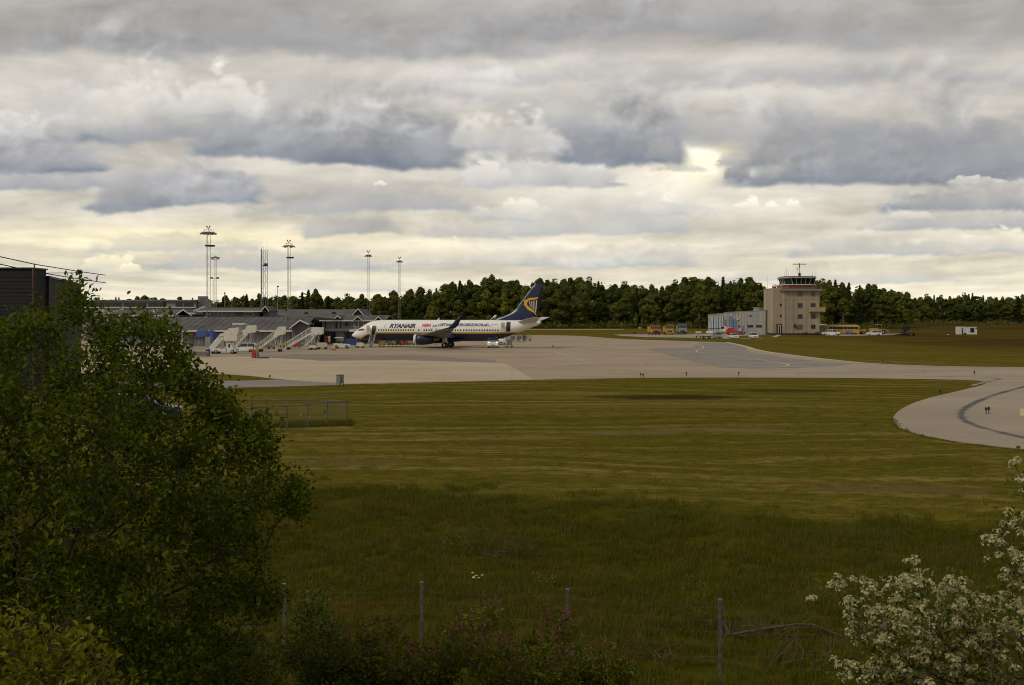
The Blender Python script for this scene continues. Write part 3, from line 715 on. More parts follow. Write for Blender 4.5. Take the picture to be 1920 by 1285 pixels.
for dy in (-.2, .2):
    m = MB(); m.wheel((4.0, dy, .34), .34, .2, 'y'); wh = m.build('wheel', m_rub_t, ng, True)
    m = MB(); m.wheel((4.0, dy, .34), .17, .22, 'y', 10); m.build('rim', m_alu, wh, True)
# belly fairing
m = MB(); vs = []; fs = []
sc_ = [(11.5,.1,.05),(12.6,1.2,.35),(14,1.75,.62),(17,1.95,.72),(20,1.95,.70),(22.5,1.6,.45),(24,.3,.05)]
for (s, hw, dd) in sc_:
    for j in range(10):
        t = math.pi*j/9; vs.append((s, -hw*math.cos(t), 1.72-dd*math.sin(t)))
for i in range(len(sc_)-1):
    for j in range(9): fs.append((i*10+j, (i+1)*10+j, (i+1)*10+j+1, i*10+j+1))
m.add(vs, fs); m.build('belly_fairing', m_navy, jet, True)
# fin: outline surveyed against the tail, crop units of 1/8 column
def FPt(cx, cy, yl=0.):
    px, py = 820+cx/8, 520+cy/8; s = S_at(px, yl); return s, Z_at(py, s, yl)
fin_le = [(850,628),(950,600),(1050,556),(1130,528),(1190,478),(1290,340),(1390,208),(1480,95)]; fin_te = [(1598,85),(1577,200),(1545,380),(1515,560),(1500,640)]
fo = [FPt(*p) for p in fin_le]; ft = [FPt(*p) for p in fin_te]
m = MB(); vs = []; n = 9
def ipl(L, t):
    k = t*(len(L)-1); i = min(int(k), len(L)-2); f = k-i; return (L[i][0]*(1-f)+L[i+1][0]*f, L[i][1]*(1-f)+L[i+1][1]*f)
# rows by height
zlo, zhi = 5.3, fo[-1][1]
for i in range(n+4):
    t = i/(n+3); z = zlo+(zhi-zlo)*t**1.5
    les = float(np.interp(z, [p[1] for p in fo], [p[0] for p in fo])); tes = float(np.interp(z, [p[1] for p in ft][::-1], [p[0] for p in ft][::-1]))
    ch = tes-les; tk = min(.34, ch*.055)*(1-.35*t)
    for a, c_ in [(0,0),(.04,.5),(.2,.9),(.45,1),(.75,.6),(1,.06),(1,-.06),(.75,-.6),(.45,-1),(.2,-.9),(.04,-.5)]: vs.append((les+a*ch, c_*tk, z))
k = 11; R_ = n+4
fs = [(i*k+j, i*k+(j+1) % k, (i+1)*k+(j+1) % k, (i+1)*k+j) for i in range(R_-1) for j in range(k)]+[tuple(range(k))[::-1], tuple(range((R_-1)*k, R_*k))]
m.add(vs, fs); fin = m.build('tail_fin', m_navy, jet, True)
m = MB()
for a, b_ in zip(fo[3:], fo[4:]): m.tube((a[0]-.03, 0, a[1]), (b_[0]-.03, 0, b_[1]), .06, .06, 6)
m.build('fin_leading_edge', m_hwhite, fin, True)
def fin_shape(name, pts, mat):
    P = [FPt(*p, yl=-.3) for p in pts]; m = MB(); m.extr(P, 'y', -.345, -.30); o = m.build(name, mat, fin)
    o2 = MB().extr(P, 'y', .30, .345).build(name, mat, fin)
fin_shape('harp_emblem', [(1295,345),(1305,335),(1320,333),(1335,342),(1342,335),(1365,318),(1400,310),(1450,308),(1480,306),(1515,295),(1505,318),(1480,332),(1440,338),(1400,342),(1372,352),(1355,372),(1345,395),(1350,420),(1370,442),(1400,462),(1430,485),(1460,515),(1480,545),(1492,578),(1468,555),(1435,525),(1395,505),(1360,490),(1335,462),(1320,435),(1298,415),(1296,400),(1308,388),(1298,370)], m_yp)
for x0, y0, x1, y1 in ((1384,362,1394,446),(1416,358,1422,470),(1448,352,1450,496),(1488,346,1476,528)):
    w_ = 7; fin_shape('harp_string', [(x0-w_,y0),(x0+w_,y0),(x1+w_*.7,y1),(x1-w_*.7,y1-8)], M('harp_string_paint', (.66,.58,.40), .4))
# antennas
for px, py in ((821, 599.5),):
    s = S_at(px, 0); m = MB(); m.extr([(s-.2, 5.38), (s+.25, 5.38), (s+.35, 5.85), (s+.25, 5.85)], 'y', -.03, .03); m.build('antenna', m_hwhite, jet)
# front airstair: a narrow folding ladder from the sill down towards the viewer
s0 = S_at(700.2); zt = Z_at(627.8, s0)
m = MB(); bot = Vector((s0+.12, -4.6, .1)); top = Vector((s0+.1, -2.0, zt))
for dx in (-.42, .42): m.bar(top+Vector((dx, 0, 0)), bot+Vector((dx, 0, 0)), .05)
air = m.build('airstair', m_alu, jet)
for i in range(11):
    p = top.lerp(bot, (i+.5)/11); m = MB(); m.cbox(p.x, p.y, p.z, .8, .24, .04); m.build('step', m_wgrey, air)
m = MB()
for dx in (-.45, .45):
    m.tube(top+Vector((dx, 0, .85)), bot+Vector((dx, 0, .75)), .025)
    for t in (.05, .5, .95): p = top.lerp(bot, t); m.tube(p+Vector((dx, 0, 0)), p+Vector((dx, 0, .8)), .02)
m.build('handrail', m_hwhite, air)
# ------------------------------------------------------------------ buildings
m_clad = M('grey_painted_boards', (.215, .212, .21), .7, var=.12, vs=.6, stretch=(3, 3, .3))
m_clad2 = M('dark_grey_boards', (.105, .105, .105), .7, var=.15, vs=.6, stretch=(3, 3, .3))
m_roof = M('grey_roof_sheet', (.082, .078, .073), .75, var=.28, vs=.25)
m_roof2 = M('dark_roofing_felt', (.062, .06, .058), .8, var=.25, vs=.3)
m_trim = M('white_painted_trim', (.56, .54, .49), .6, var=.06); m_win = M('window_glass', (.010, .012, .014), .15, var=.2, spec=.5)
m_winl = M('curtained_window', (.10, .11, .09), .3, var=.3, vs=4); m_conc2 = M('pale_concrete', (.33, .30, .24), .85, var=.12, vs=.5, bump=.2)
m_beige = M('beige_render', (.33, .275, .19), .85, var=.10, vs=.35, bump=.15, stretch=(1, 1, .25)); m_beige2 = M('pale_joint', (.25, .205, .14), .9)
m_galv = M('galvanised_steel', (.30, .30, .29), .45, .5, var=.12); m_galvd = M('weathered_steel', (.17, .17, .165), .6, .3, var=.15)
m_white_s = M('white_steel', (.62, .60, .55), .45, var=.08); m_cream = M('cream_steel', (.60, .57, .48), .5, var=.12); m_black = M('black_paint', (.018, .018, .018), .5, var=.2)
m_blue = M('blue_paint', (.02, .05, .20), .5, var=.15); m_bluel = M('light_blue_door', (.10, .16, .28), .6, var=.1); m_orange = M('orange_paint', (.46, .16, .015), .5, var=.12)
m_yellow = M('yellow_paint', (.46, .26, .025), .5, var=.1); m_grey = M('mid_grey_paint', (.20, .20, .20), .6, var=.12); m_redw = M('red_cladding', (.20, .042, .030), .6, var=.12)
m_brown = M('rust_brown', (.10, .05, .03), .8, var=.3)
def frame_window(parent, x0, x1, y, z0, z1, n=1, fr=.07, glass=None, frmat=None, label=None, face='y', out=-1):
    """a window with a real frame and panes, set 4 cm into (or proud of) a wall facing the viewer at depth y"""
    f = MB(); w = (x1-x0)
    if face == 'y':
        def bx(m, a, b_, c, d, o0, o1): m.box(a, b_, min(y+out*o0, y+out*o1), max(y+out*o0, y+out*o1), c, d)
    else:
        def bx(m, a, b_, c, d, o0, o1): m.box(min(y+out*o0, y+out*o1), max(y+out*o0, y+out*o1), a, b_, c, d)
    bx(f, x0, x1, z0, z0+fr, 0, .09); bx(f, x0, x1, z1-fr, z1, 0, .09)
    for i in range(n+1):
        cx = x0+fr/2+(w-fr)*i/n; bx(f, cx-fr/2, cx+fr/2, z0+fr, z1-fr, 0, .085)
    o = f.build('window', frmat or m_trim, parent)
    for i in range(n):
        g = MB(); a = x0+fr+(w-fr)*i/n; b_ = x0+(w-fr)*(i+1)/n; bx(g, a, b_, z0+fr, z1-fr, .005, .03)
        g.build('pane', glass or m_win, o)
    return o
def gable_roof(m, x0, x1, y0, y1, ze, zr, th=.18, axis='x'):
    """ridge along axis, eaves at ze, ridge at zr"""
    if axis == 'x':
        ym = (y0+y1)/2
        m.extr([(y0, ze), (ym, zr), (y1, ze), (y1, ze-th), (ym, zr-th), (y0, ze-th)], 'x', x0, x1)
    else:
        xm = (x0+x1)/2
        m.extr([(x0, ze), (xm, zr), (x1, ze), (x1, ze-th), (xm, zr-th), (x0, ze-th)], 'y', y0, y1)
def barge(parent, x0, x1, y, ze, zr, w=.22, t=.12):
    xm = (x0+x1)/2
    for a, b_ in (((x0, ze), (xm, zr)), ((xm, zr), (x1, ze))):
        m = MB(); m.extr([(a[0], a[1]), (b_[0], b_[1]), (b_[0], b_[1]-w*1.3), (a[0], a[1]-w*1.3)], 'y', y-t, y); m.build('bargeboard', m_trim, parent)
def roof_ribs(parent, x0, x1, ya, za, yb, zb, step):
    m = MB(); x = x0
    while x < x1: m.hexa([(x, ya, za), (x+.06, ya, za), (x+.06, yb, zb), (x, yb, zb), (x, ya, za+.05), (x+.06, ya, za+.05), (x+.06, yb, zb+.05), (x, yb, zb+.05)]); x += step
    m.build('roof_seam', m_roof, parent, kind='stuff')
# --- the long terminal hall ---------------------------------------------------
YF = 220.
tm = thing('terminal_hall', 'long low grey airport hall with wide dark pitched roof behind the passenger stairs', 'terminal', (GX(330, YF), YF, 0))
def L(x, Y=YF): return GX(x, Y)-GX(330, YF)
ze = ZZ(618.5, YF); zr = ZZ(596, 233)
m = MB(); m.box(L(170), L(566), 0, 26, 0, ze); m.build('wall', m_clad, tm)
m = MB(); m.extr([(-1.0, ze-.1), (13, zr+.2), (27, ze-.1), (27, ze-.35), (13, zr-.1), (-1.0, ze-.35)], 'x', L(218), L(568)); m.build('roof', m_roof, tm)
roof_ribs(tm, L(219), L(567), -1.0, ze-.09, 13, zr+.21, 1.4)
m = MB(); m.box(L(217.5), L(568.5), -1.12, -1.0, ze-.42, ze-.06); m.build('gutter', m_trim, tm)
m = MB(); m.hexa([(L(216), -1.0, ze-.3), (L(218), -1.0, ze-.3), (L(218), 13, zr), (L(216), 13, zr), (L(216), -1.0, ze+.1), (L(218), -1.0, ze+.1), (L(218), 13, zr+.3), (L(216), 13, zr+.3)]); m.build('bargeboard', m_trim, tm)
m = MB(); m.extr([(-1.0, ze-.3), (13, zr-.2), (13, ze-.3)], 'x', L(170), L(216)); m.build('side_roof', m_roof2, tm)
for xa in (170, 196):
    m = MB(); m.hexa([(L(xa), -1.3, ze-.25), (L(xa+2), -1.3, ze-.25), (L(xa+18), 9, zr-1), (L(xa+16), 9, zr-1), (L(xa), -1.3, ze+.05), (L(xa+2), -1.3, ze+.05), (L(xa+18), 9, zr-.7), (L(xa+16), 9, zr-.7)]); m.build('bargeboard', m_trim, tm)
m = MB(); x = 232
while x < 545:
    m.box(L(x), L(x)+.05, -.05, 0, .3, ze-.4); x += 6.5
m.build('board_joint', m_clad2, tm, kind='stuff')
m = MB(); m.box(L(170), L(566), -.10, -.001, 0, .35); m.build('plinth', m_galvd, tm)
for xa, xb in ((323, 332.5), (333.5, 343)):
    m = MB(); m.box(L(xa), L(xb), -.12, -.02, 0, ZZ(623, YF)); d = m.build('door', m_trim, tm)
    m = MB(); m.box(L(xa)+.35, L(xb)-.3, -.15, -.12, 1.2, ZZ(627, YF)); m.build('pane', m_win, d)
m = MB(); m.box(L(355), L(363), -.1, -.02, 0, ZZ(628, YF)); m.build('door', m_clad2, tm)
m = MB(); m.box(L(360), L(367), -.14, -.04, ZZ(629.5, YF), ZZ(626.5, YF)); m.build('notice', m_red, tm)
m = MB(); m.box(L(309), L(315), -.1, -.02, 1.0, ZZ(623, YF)); m.build('shutter', m_trim, tm)
sk = MB(); sk.box(L(284), L(296), 2.2, 3.4, 4.0, 4.5); sk.build('skylight', M('white_dome', (.75,.74,.7), .3), tm)
for px, yy, w, hh in ((470, 9.5, .35, .5), (520, 10.5, .25, .5), (552, 8, .3, .5)):
    m = MB(); z = ze+(zr-ze)*(yy+1)/14; m.cbox(L(px), yy, z+hh/2, w, w, hh+.3); m.build('roof_vent', m_black if px > 500 else m_galvd, tm)
# blue awnings with a bench below, at the hall's loading bay
aw = thing('awning', 'blue fabric awning hanging on the hall wall beside the light mast', 'awning', (GX(378, 218), 218, 0))
m = MB(); m.hexa([(-1.0, -.6, 2.0), (1.05, -.6, 2.0), (1.05, .9, 2.0), (-1.0, .9, 2.0), (-.85, -.3, 3.3), (1.0, -.3, 3.3), (1.0, .9, 3.3), (-.85, .9, 3.3)]); m.build('canopy', m_blue, aw)
m = MB(); m.box(-1.2, 1.1, -.7, .2, 1.55, 1.7); m.build('rail', m_black, aw)
aw = thing('awning', 'blue slanted cover hanging between light mast and truck stairs', 'awning', (GX(400, 217), 217, 0))
m = MB(); m.hexa([(-1.0, -.6, .7), (0.2, -.6, .9), (.2, .9, .9), (-1.0, .9, .7), (-.8, -.3, 3.3), (.1, -.3, 3.3), (1.2, .9, 2.0), (-.8, .9, 3.3)]); m.build('canopy', m_blue, aw)
# --- middle tier with clerestory windows ---------------------------------------
Y2 = 238.
t2 = thing('terminal_middle_block', 'grey roofed clerestory block with white gable, above the low hall on its left half', 'terminal', (GX(290, Y2), Y2, 0))
def L2(x, Y=Y2): return GX(x, Y)-GX(290, Y2)
ze2, zr2 = ZZ(591, Y2), ZZ(581, 244)
m = MB(); m.box(L2(205), L2(352), 0, 14, 0, ze2-.05); m.build('wall', m_clad2, t2)
m = MB(); m.extr([(-.8, ze2), (6, zr2), (13, ze2), (13, ze2-.25), (6, zr2-.25), (-.8, ze2-.25)], 'x', L2(200), L2(347)); m.build('roof', m_roof, t2)
m = MB(); m.box(L2(200), L2(338), -.92, -.8, ze2-.3, ze2+.02); m.build('gutter', m_trim, t2)
m = MB(); gable_roof(m, L2(331), L2(363), -1.4, 9, ze2, zr2+.05, .2, 'y'); m.build('roof', m_roof2, t2)
barge(t2, L2(331), L2(363), -1.4, ze2, zr2+.1)
m = MB(); m.hexa([(L2(197), -.9, ze2-.2), (L2(199), -.9, ze2-.2), (L2(214), 6, zr2), (L2(212), 6, zr2), (L2(197), -.9, ze2+.15), (L2(199), -.9, ze2+.15), (L2(214), 6, zr2+.3), (L2(212), 6, zr2+.3)]); m.build('bargeboard', m_trim, t2)
for a, b_ in ((222, 262), (270, 300), (303, 330)): frame_window(t2, L2(a), L2(b_), 0, ZZ(599.5, Y2), ZZ(592.5, Y2), 4, .05)
m = MB(); m.box(L2(191), L2(199), -2, -1, ze2+.4, zr2+.1); m.build('roof_vent', m_white_s, t2)
m = MB(); m.box(L2(280), L2(286), 2.5, 3.3, zr2-.6, zr2+.1); m.build('roof_vent', m_white_s, t2)
# --- flat-roofed top block at the back --------------------------------------------
Y3 = 264.
t3 = thing('terminal_top_block', 'flat roofed block with a dark ribbon of windows, highest at the terminal back', 'terminal', (GX(260, Y3), Y3, 0))
def L3(x, Y=Y3): return GX(x, Y)-GX(260, Y3)
m = MB(); m.box(L3(140), L3(367), 0, 14, 0, ZZ(565, Y3)); m.build('wall', m_clad, t3)
m = MB(); m.box(L3(138), L3(368), -.5, 14.4, ZZ(565, Y3)+.003, ZZ(562.3, Y3)); m.build('roof', m_galvd, t3)
m = MB(); m.box(L3(138), L3(368), -.4, -.02, ZZ(577.5, Y3), ZZ(576.2, Y3)); m.build('sill', m_trim, t3)
for a, b_, k in ((150, 172, 2), (174, 229, 5), (231.5, 275, 4), (278, 308, 7), (329, 343, 1), (344.5, 363, 1)): frame_window(t3, L3(a), L3(b_), 0, ZZ(575.8, Y3), ZZ(567.5, Y3), k, .07, frmat=m_galvd)
m = MB(); m.box(L3(368.5), L3(380), 1, 5, 0, ZZ(555.5, Y3+1)); m.build('chimney', m_clad, t3)
m = MB(); m.box(L3(372), L3(379), .92, 1, ZZ(572, Y3), ZZ(558, Y3)); m.build('louver', m_clad2, t3)
# --- right clerestory and the long back roof --------------------------------------
Y4 = 240.
t4 = thing('terminal_right_block', 'grey clerestory block with slim white gable, standing above the roof behind the tall light mast', 'terminal', (GX(440, Y4), Y4, 0))
def L4(x, Y=Y4): return GX(x, Y)-GX(440, Y4)
ze4, zr4 = ZZ(583, Y4), ZZ(577, 245)
m = MB(); m.box(L4(380), L4(486), 0, 10, 0, ze4-.05); m.build('wall', m_clad2, t4)
m = MB(); m.extr([(-1, ze4), (5, zr4), (11, ze4), (11, ze4-.25), (5, zr4-.25), (-1, ze4-.25)], 'x', L4(371), L4(500)); m.build('roof', m_roof, t4)
m = MB(); m.box(L4(371), L4(494), -1.12, -1, ze4-.28, ze4+.02); m.build('gutter', m_trim, t4)
m = MB(); gable_roof(m, L4(492), L4(507), -1.3, 8, ze4, zr4+.35, .2, 'y'); m.build('roof', m_roof2, t4); barge(t4, L4(492), L4(507), -1.3, ze4, zr4+.4)
m = MB(); m.box(L4(493.5), L4(505.5), .2, 8, 0, ze4); m.build('wall', m_clad2, t4)
frame_window(t4, L4(394), L4(441), 0, ZZ(591.5, Y4), ZZ(584.8, Y4), 6, .06, glass=m_winl); frame_window(t4, L4(459), L4(476), 0, ZZ(592, Y4), ZZ(586, Y4), 1, .06)
m = MB(); m.hexa([(L4(366), -1.3, ze4-.2), (L4(368), -1.3, ze4-.2), (L4(378), 3, zr4), (L4(376), 3, zr4), (L4(366), -1.3, ze4+.1), (L4(368), -1.3, ze4+.1), (L4(378), 3, zr4+.3), (L4(376), 3, zr4+.3)]); m.build('bargeboard', m_trim, t4)
m = MB(); m.box(L4(366), L4(377), -5, -4, ZZ(588.5, 235), ZZ(586.5, 235)); m.build('skylight', m_white_s, t4)
Y5 = 250.
t5 = thing('terminal_back_hall', 'long plain grey roofed hall at the back, its white gable nearest the dark trees', 'terminal', (GX(600, Y5), Y5, 0))
def L5(x, Y=Y5): return GX(x, Y)-GX(600, Y5)
zr5 = ZZ(580.3, 262); ze5 = ZZ(594, Y5)
m = MB(); m.box(L5(470), L5(678), 0, 24, 0, ze5-.1); m.build('wall', m_clad2, t5)
m = MB(); m.extr([(-.6, ze5), (12, zr5), (25, ze5), (25, ze5-.2), (12, zr5-.2), (-.6, ze5-.2)], 'x', L5(480), L5(676)); m.build('roof', m_roof, t5)
m = MB(); gable_roof(m, L5(660), L5(686), -1.6, 14, ze5+.15, zr5+.1, .2, 'y'); m.build('roof', m_roof2, t5); barge(t5, L5(660), L5(686), -1.6, ze5+.15, zr5+.2)
m = MB(); m.extr([(L5(663), 0), (L5(683), 0), (L5(683), ze5), (L5(673), zr5-.3), (L5(663), ze5)], 'y', -.6, 0); m.build('wall', m_clad2, t5)
for px, y_, w in ((521, 583, .25), (568, 590, .7), (621, 590, .9)):
    yy = 4 if y_ > 585 else 9; m = MB(); z = ze5+(zr5-ze5)*(yy+.6)/12.6; m.box(L5(px)-w/2, L5(px)+w/2, yy-.3, yy+.3, z-.2, z+.5); m.build('roof_vent', m_black, t5)
# --- two-storey part with dark glass at ground level --------------------------------
Y6 = 238.
t6 = thing('terminal_office_block', 'two storey grey block with small white gables, behind the aircraft nose', 'terminal', (GX(650, Y6), Y6, 0))
def L6(x, Y=Y6): return GX(x, Y)-GX(650, Y6)
zs, ze6 = ZZ(621.5, Y6), ZZ(600.5, Y6)
m = MB(); m.box(L6(604), L6(722), 0, 16, zs, ze6); m.build('wall', m_clad, t6)
m = MB(); m.box(L6(606), L6(720), 1.4, 15, 0, zs-.003); m.build('wall', m_clad2, t6)
for a, b_ in ((607, 616), (617, 627), (646, 655), (657, 672), (674, 690)): frame_window(t6, L6(a), L6(b_), 1.4, .1, zs-.15, 2, .08, frmat=m_galvd)
m = MB(); m.box(L6(629), L6(644), .9, 1.39, .2, zs-.1); m.build('entrance_panel', m_clad, t6)
m = MB(); m.hexa([(L6(578), -1, ze6-.1), (L6(604), -1, ze6-.1), (L6(604), 12, ze6-.1), (L6(578), 12, ze6-.1), (L6(577), -1.4, ze6+.95), (L6(640), -1.4, ze6+.2), (L6(640), 12, ze6+.4), (L6(577), 12, ze6+1.0)]); m.build('canopy_roof', m_roof, t6)
m = MB(); m.hexa([(L6(585), .3, zs-.2), (L6(603.8), 0, zs-.2), (L6(603.8), 10, zs-.2), (L6(585), 10, zs-.2), (L6(579), -.6, ze6-.05), (L6(603.8), 0, ze6-.05), (L6(603.8), 10, ze6-.05), (L6(579), 10, ze6-.05)]); m.build('slanted_glass', m_win, t6)
for a, b_ in ((577, 573), (588, 584)):
    m = MB(); m.bar((L6(a)+.5, -.9, ze6+.4), (L6(b_)+.2, -.9, zs-.2), .10); m.build('strut', m_trim, t6)
m = MB(); m.extr([(-1.0, ze6), (8, ze6+1.1), (17, ze6), (17, ze6-.2), (8, ze6+.9), (-1, ze6-.2)], 'x', L6(641), L6(724)); m.build('roof', m_roof, t6)
m = MB(); m.box(L6(600), L6(722), -1.14, -1.02, ze6-.25, ze6+.02); m.build('gutter', m_trim, t6)
for a, b_, yb_, yt, dy in ((629, 641, 596.5, 591.3, -1.3), (662, 684, 602, 592.4, -1.8), (702, 721, 602, 592.8, -1.8)):
    m = MB(); gable_roof(m, L6(a), L6(b_), dy, 8, ZZ(yb_, Y6), ZZ(yt, Y6), .18, 'y'); m.build('roof', m_roof2, t6); barge(t6, L6(a), L6(b_), dy, ZZ(yb_, Y6), ZZ(yt, Y6), .2)
    xm = (a+b_)/2
    m = MB(); m.extr([(L6(a+1.5), zs if a > 650 else ze6), (L6(b_-1.5), zs if a > 650 else ze6), (L6(b_-1.5), ZZ(yb_-1, Y6)), (L6(xm), ZZ(yt+2.3, Y6)), (L6(a+1.5), ZZ(yb_-1, Y6))], 'y', -.5, -.003); m.build('wall', m_clad2 if a < 650 else m_clad, t6)
frame_window(t6, L6(664), L6(682), -.5, ZZ(613.5, Y6), ZZ(602.5, Y6), 2, .1, glass=m_winl); frame_window(t6, L6(704), L6(719), -.5, ZZ(613.5, Y6), ZZ(602.5, Y6), 2, .1, glass=m_winl)
m = MB(); m.box(L6(657), L6(691), -1.6, -.51, zs-.1, zs+.5); m.build('balcony', m_trim, t6)
for a, b_ in ((609.5, 612), (629, 632.5), (637.5, 640)): frame_window(t6, L6(a), L6(b_), 0, ZZ(616, Y6), ZZ(602.5, Y6), 1, .06, frmat=m_clad2)
m = MB(); m.lathe([(.45, -.12), (.45, 0)], 'y', (L6(650), 0, ZZ(608.5, Y6)), 14); m.build('ventilation_grille', m_black, t6)
m = MB(); x = 606
while x < 657: m.box(L6(x), L6(x)+.04, -.04, -.001, zs, ze6-.3); x += 3.4
m.build('board_joint', m_clad2, t6, kind='stuff')
# --- gabled porch ---------------------------------------------------------------------
Y7 = 217.
t7 = thing('terminal_porch', 'narrow gabled grey porch with white bargeboards next to the striped mast base', 'porch', (GX(563, Y7), Y7, 0))
def L7(x, Y=Y7): return GX(x, Y)-GX(563, Y7)
zp, ze7 = ZZ(599.5, Y7), ZZ(614.5, Y7)
m = MB(); m.extr([(L7(547.5), 0), (L7(577), 0), (L7(577), ze7+.6), (L7(565), zp-.4), (L7(547.5), ze7+.1)], 'y', 0, 2.9); m.build('wall', m_clad2, t7)
m = MB(); m.extr([(L7(544.5), ze7), (L7(565), zp), (L7(581), ze7+.8), (L7(581), ze7+.6), (L7(565), zp-.22), (L7(544.5), ze7-.2)], 'y', -1.2, 3.5); m.build('roof', m_roof, t7)
for a, b_ in (((L7(544.5), ze7), (L7(565), zp)), ((L7(565), zp), (L7(581), ze7+.8))):
    m = MB(); m.extr([a, b_, (b_[0], b_[1]-.3), (a[0], a[1]-.3)], 'y', -1.32, -1.203); m.build('bargeboard', m_trim, t7)
for i in range(7):
    m = MB(); x = L7(549+4*i); m.box(x, x+.06, -.05, -.001, .1, ze7-.2+min(1.1, i*.25)); m.build('board', m_clad, t7)
m = MB(); m.box(L7(559), L7(564), -.08, -.002, .1, 2.2); m.build('door', m_black, t7)

# ------------------------------------------------------------------ dark hangar at the left
Yh = 86.
hg = thing('dark_hangar', 'near black boarded building with a lower wing sloping away, partly hidden by the leafy tree', 'building', (GX(61, Yh), Yh, 0))
m_hang = M('black_stained_boards', (.011, .011, .0115), .85, var=.35, vs=.5, stretch=(.3, .3, 6)); zt = ZZ(504.5, Yh)
x1h, x2h = 0, GX(152, 110)-GX(61, Yh)
m = MB(); m.box(-26, 0, 0, 2.5, 0, zt); m.build('wall', m_hang, hg)
m = MB(); m.box(-26.1, .12, -.12, 2.6, zt+.003, zt+.12); m.build('roof', m_black, hg)
zt2 = ZZ(521, 88.5)
m = MB(); m.hexa([(.2-14, 2.6, 0), (.2, 2.6, 0), (x2h, 24, 0), (x2h-14, 24, 0), (.2-14, 2.6, zt2), (.2, 2.6, zt2), (x2h, 24, ZZ(535.5, 110)), (x2h-14, 24, ZZ(535.5, 110))]); m.build('low_wing', m_hang, hg)
m = MB(); m.hexa([(.2-14, 2.5, zt2+.004), (.3, 2.5, zt2+.004), (x2h+.1, 24.1, ZZ(535.5, 110)+.004), (x2h-14, 24.1, ZZ(535.5, 110)+.004), (.2-14, 2.5, zt2+.16), (.3, 2.5, zt2+.16), (x2h+.1, 24.1, ZZ(535.5, 110)+.16), (x2h-14, 24.1, ZZ(535.5, 110)+.16)]); m.build('roof_edge', m_black, hg)
m = MB(); m.tube((.12, -.15, zt-1.6), (.12, -.15, zt+.1), .09); m.tube((.12, -.15, 0), (.12, -.15, zt-1.7), .05); m.build('downpipe', m_brown, hg)
for k in range(34):
    m = MB(); z = .3*k+.2
    if z > zt-.2: break
    m.box(-26, .02, -.03, -.001, z, z+.02); m.build('board_joint', m_black, hg)
# guard rods on the hangar roof
rl = thing('roof_rail', 'thin bent rods on two uprights along the dark building roof', 'railing', (GX(61, Yh), Yh, zt))
def R3(px, py, Y): return Vector((GX(px, Y)-GX(61, Yh), Y-Yh, ZZ(py, Y)-zt))
def dep(px): return Yh+.6+(max(px, 40)-40)/112*22
m = MB(); m.tube(R3(64.5, 521, dep(64)), R3(64.5, 494.5, dep(64)), .06); m.build('upright', m_galvd, rl)
m = MB(); m.tube(R3(149.5, 536, dep(149)), R3(149.5, 510, dep(149)), .065); m.build('upright', m_galvd, rl)
for pts in ([(-60, 475), (0, 481.5), (64, 495.5), (150, 509.5), (197, 516)], [(-60, 485), (0, 495.5), (64, 509.5), (150, 523.5), (198, 530.5)]):
    m = MB(); m.path([R3(a, b_, dep(a)) for a, b_ in pts], .045, 5); m.build('rod', m_brown, rl)
for a, b_ in (((64, 512.5), (155, 511.5)), ((106, 526), (155, 525.5)), ((-40, 498), (20, 512))):
    m = MB(); m.tube(R3(a[0], a[1], dep(a[0])), R3(b_[0], b_[1], dep(b_[0])), .035, .035, 5); m.build('rod', m_galv, rl)

# ------------------------------------------------------------------ control tower
Yt = 342.
tw = thing('control_tower', 'beige five level airport control tower with glazed cab and red band', 'control tower', (GX(1503, Yt), Yt, 0))
def T(x, Y=Yt): return GX(x, Y)-GX(1503, Yt)
def TZ(y, Y=Yt): return ZZ(y, Y)
zb = TZ(545.2)
m = MB(); m.box(T(1469), T(1536.5), 0, 11, .5, zb); m.build('wall', m_beige, tw)
m = MB(); m.box(T(1448.5, 344), T(1537), -.12, 11.1, 0, .5); m.build('plinth', m_black, tw)
m = MB(); m.box(T(1464.5), T(1541), -1.1, 12, zb+.003, zb+.35); sb = m.build('gallery_slab', m_galv, tw)
m = MB(); m.box(T(1465), T(1540.5), -1.05, 11.9, zb+.353, zb+.6); m.build('gallery_fascia', m_galvd, tw)
# red band and cab, eight sided
def octa(x0, x1, y0, y1, cut): return [(x0+cut, y0), (x1-cut, y0), (x1, y0+cut), (x1, y1-cut), (x1-cut, y1), (x0+cut, y1), (x0, y1-cut), (x0, y0+cut)]
def frus(m, p0, p1, z0, z1):
    n = len(p0); m.add([(x, y, z0) for x, y in p0]+[(x, y, z1) for x, y in p1], [tuple(range(n))[::-1], tuple(range(n, 2*n))]+[(i, (i+1) % n, n+(i+1) % n, n+i) for i in range(n)])
za, zbn = TZ(541.5), TZ(534.8)
o_lo = octa(T(1470.5), T(1534.5), .4, 11, 1.6)
m = MB(); frus(m, o_lo, o_lo, zb+.603, zbn); m.build('red_band', m_redw, tw)
m = MB(); o_s = octa(T(1469), T(1532.5), -.1, 11.4, 1.6); frus(m, o_s, o_s, zbn+.003, zbn+.25); m.build('sill', m_trim, tw)
g0 = octa(T(1476), T(1530.5), .9, 10.4, 2.0); g1 = octa(T(1472.5), T(1533), .3, 11, 2.0); zg0, zg1 = zbn+.253, TZ(521.8)
m = MB(); frus(m, [(x*.5+T(1503)*.5, y*.5+2.8) for x, y in g0], [(x*.5+T(1503)*.5, y*.5+2.8) for x, y in g1], zg0, zg1); m.build('cab_core', m_dk, tw)
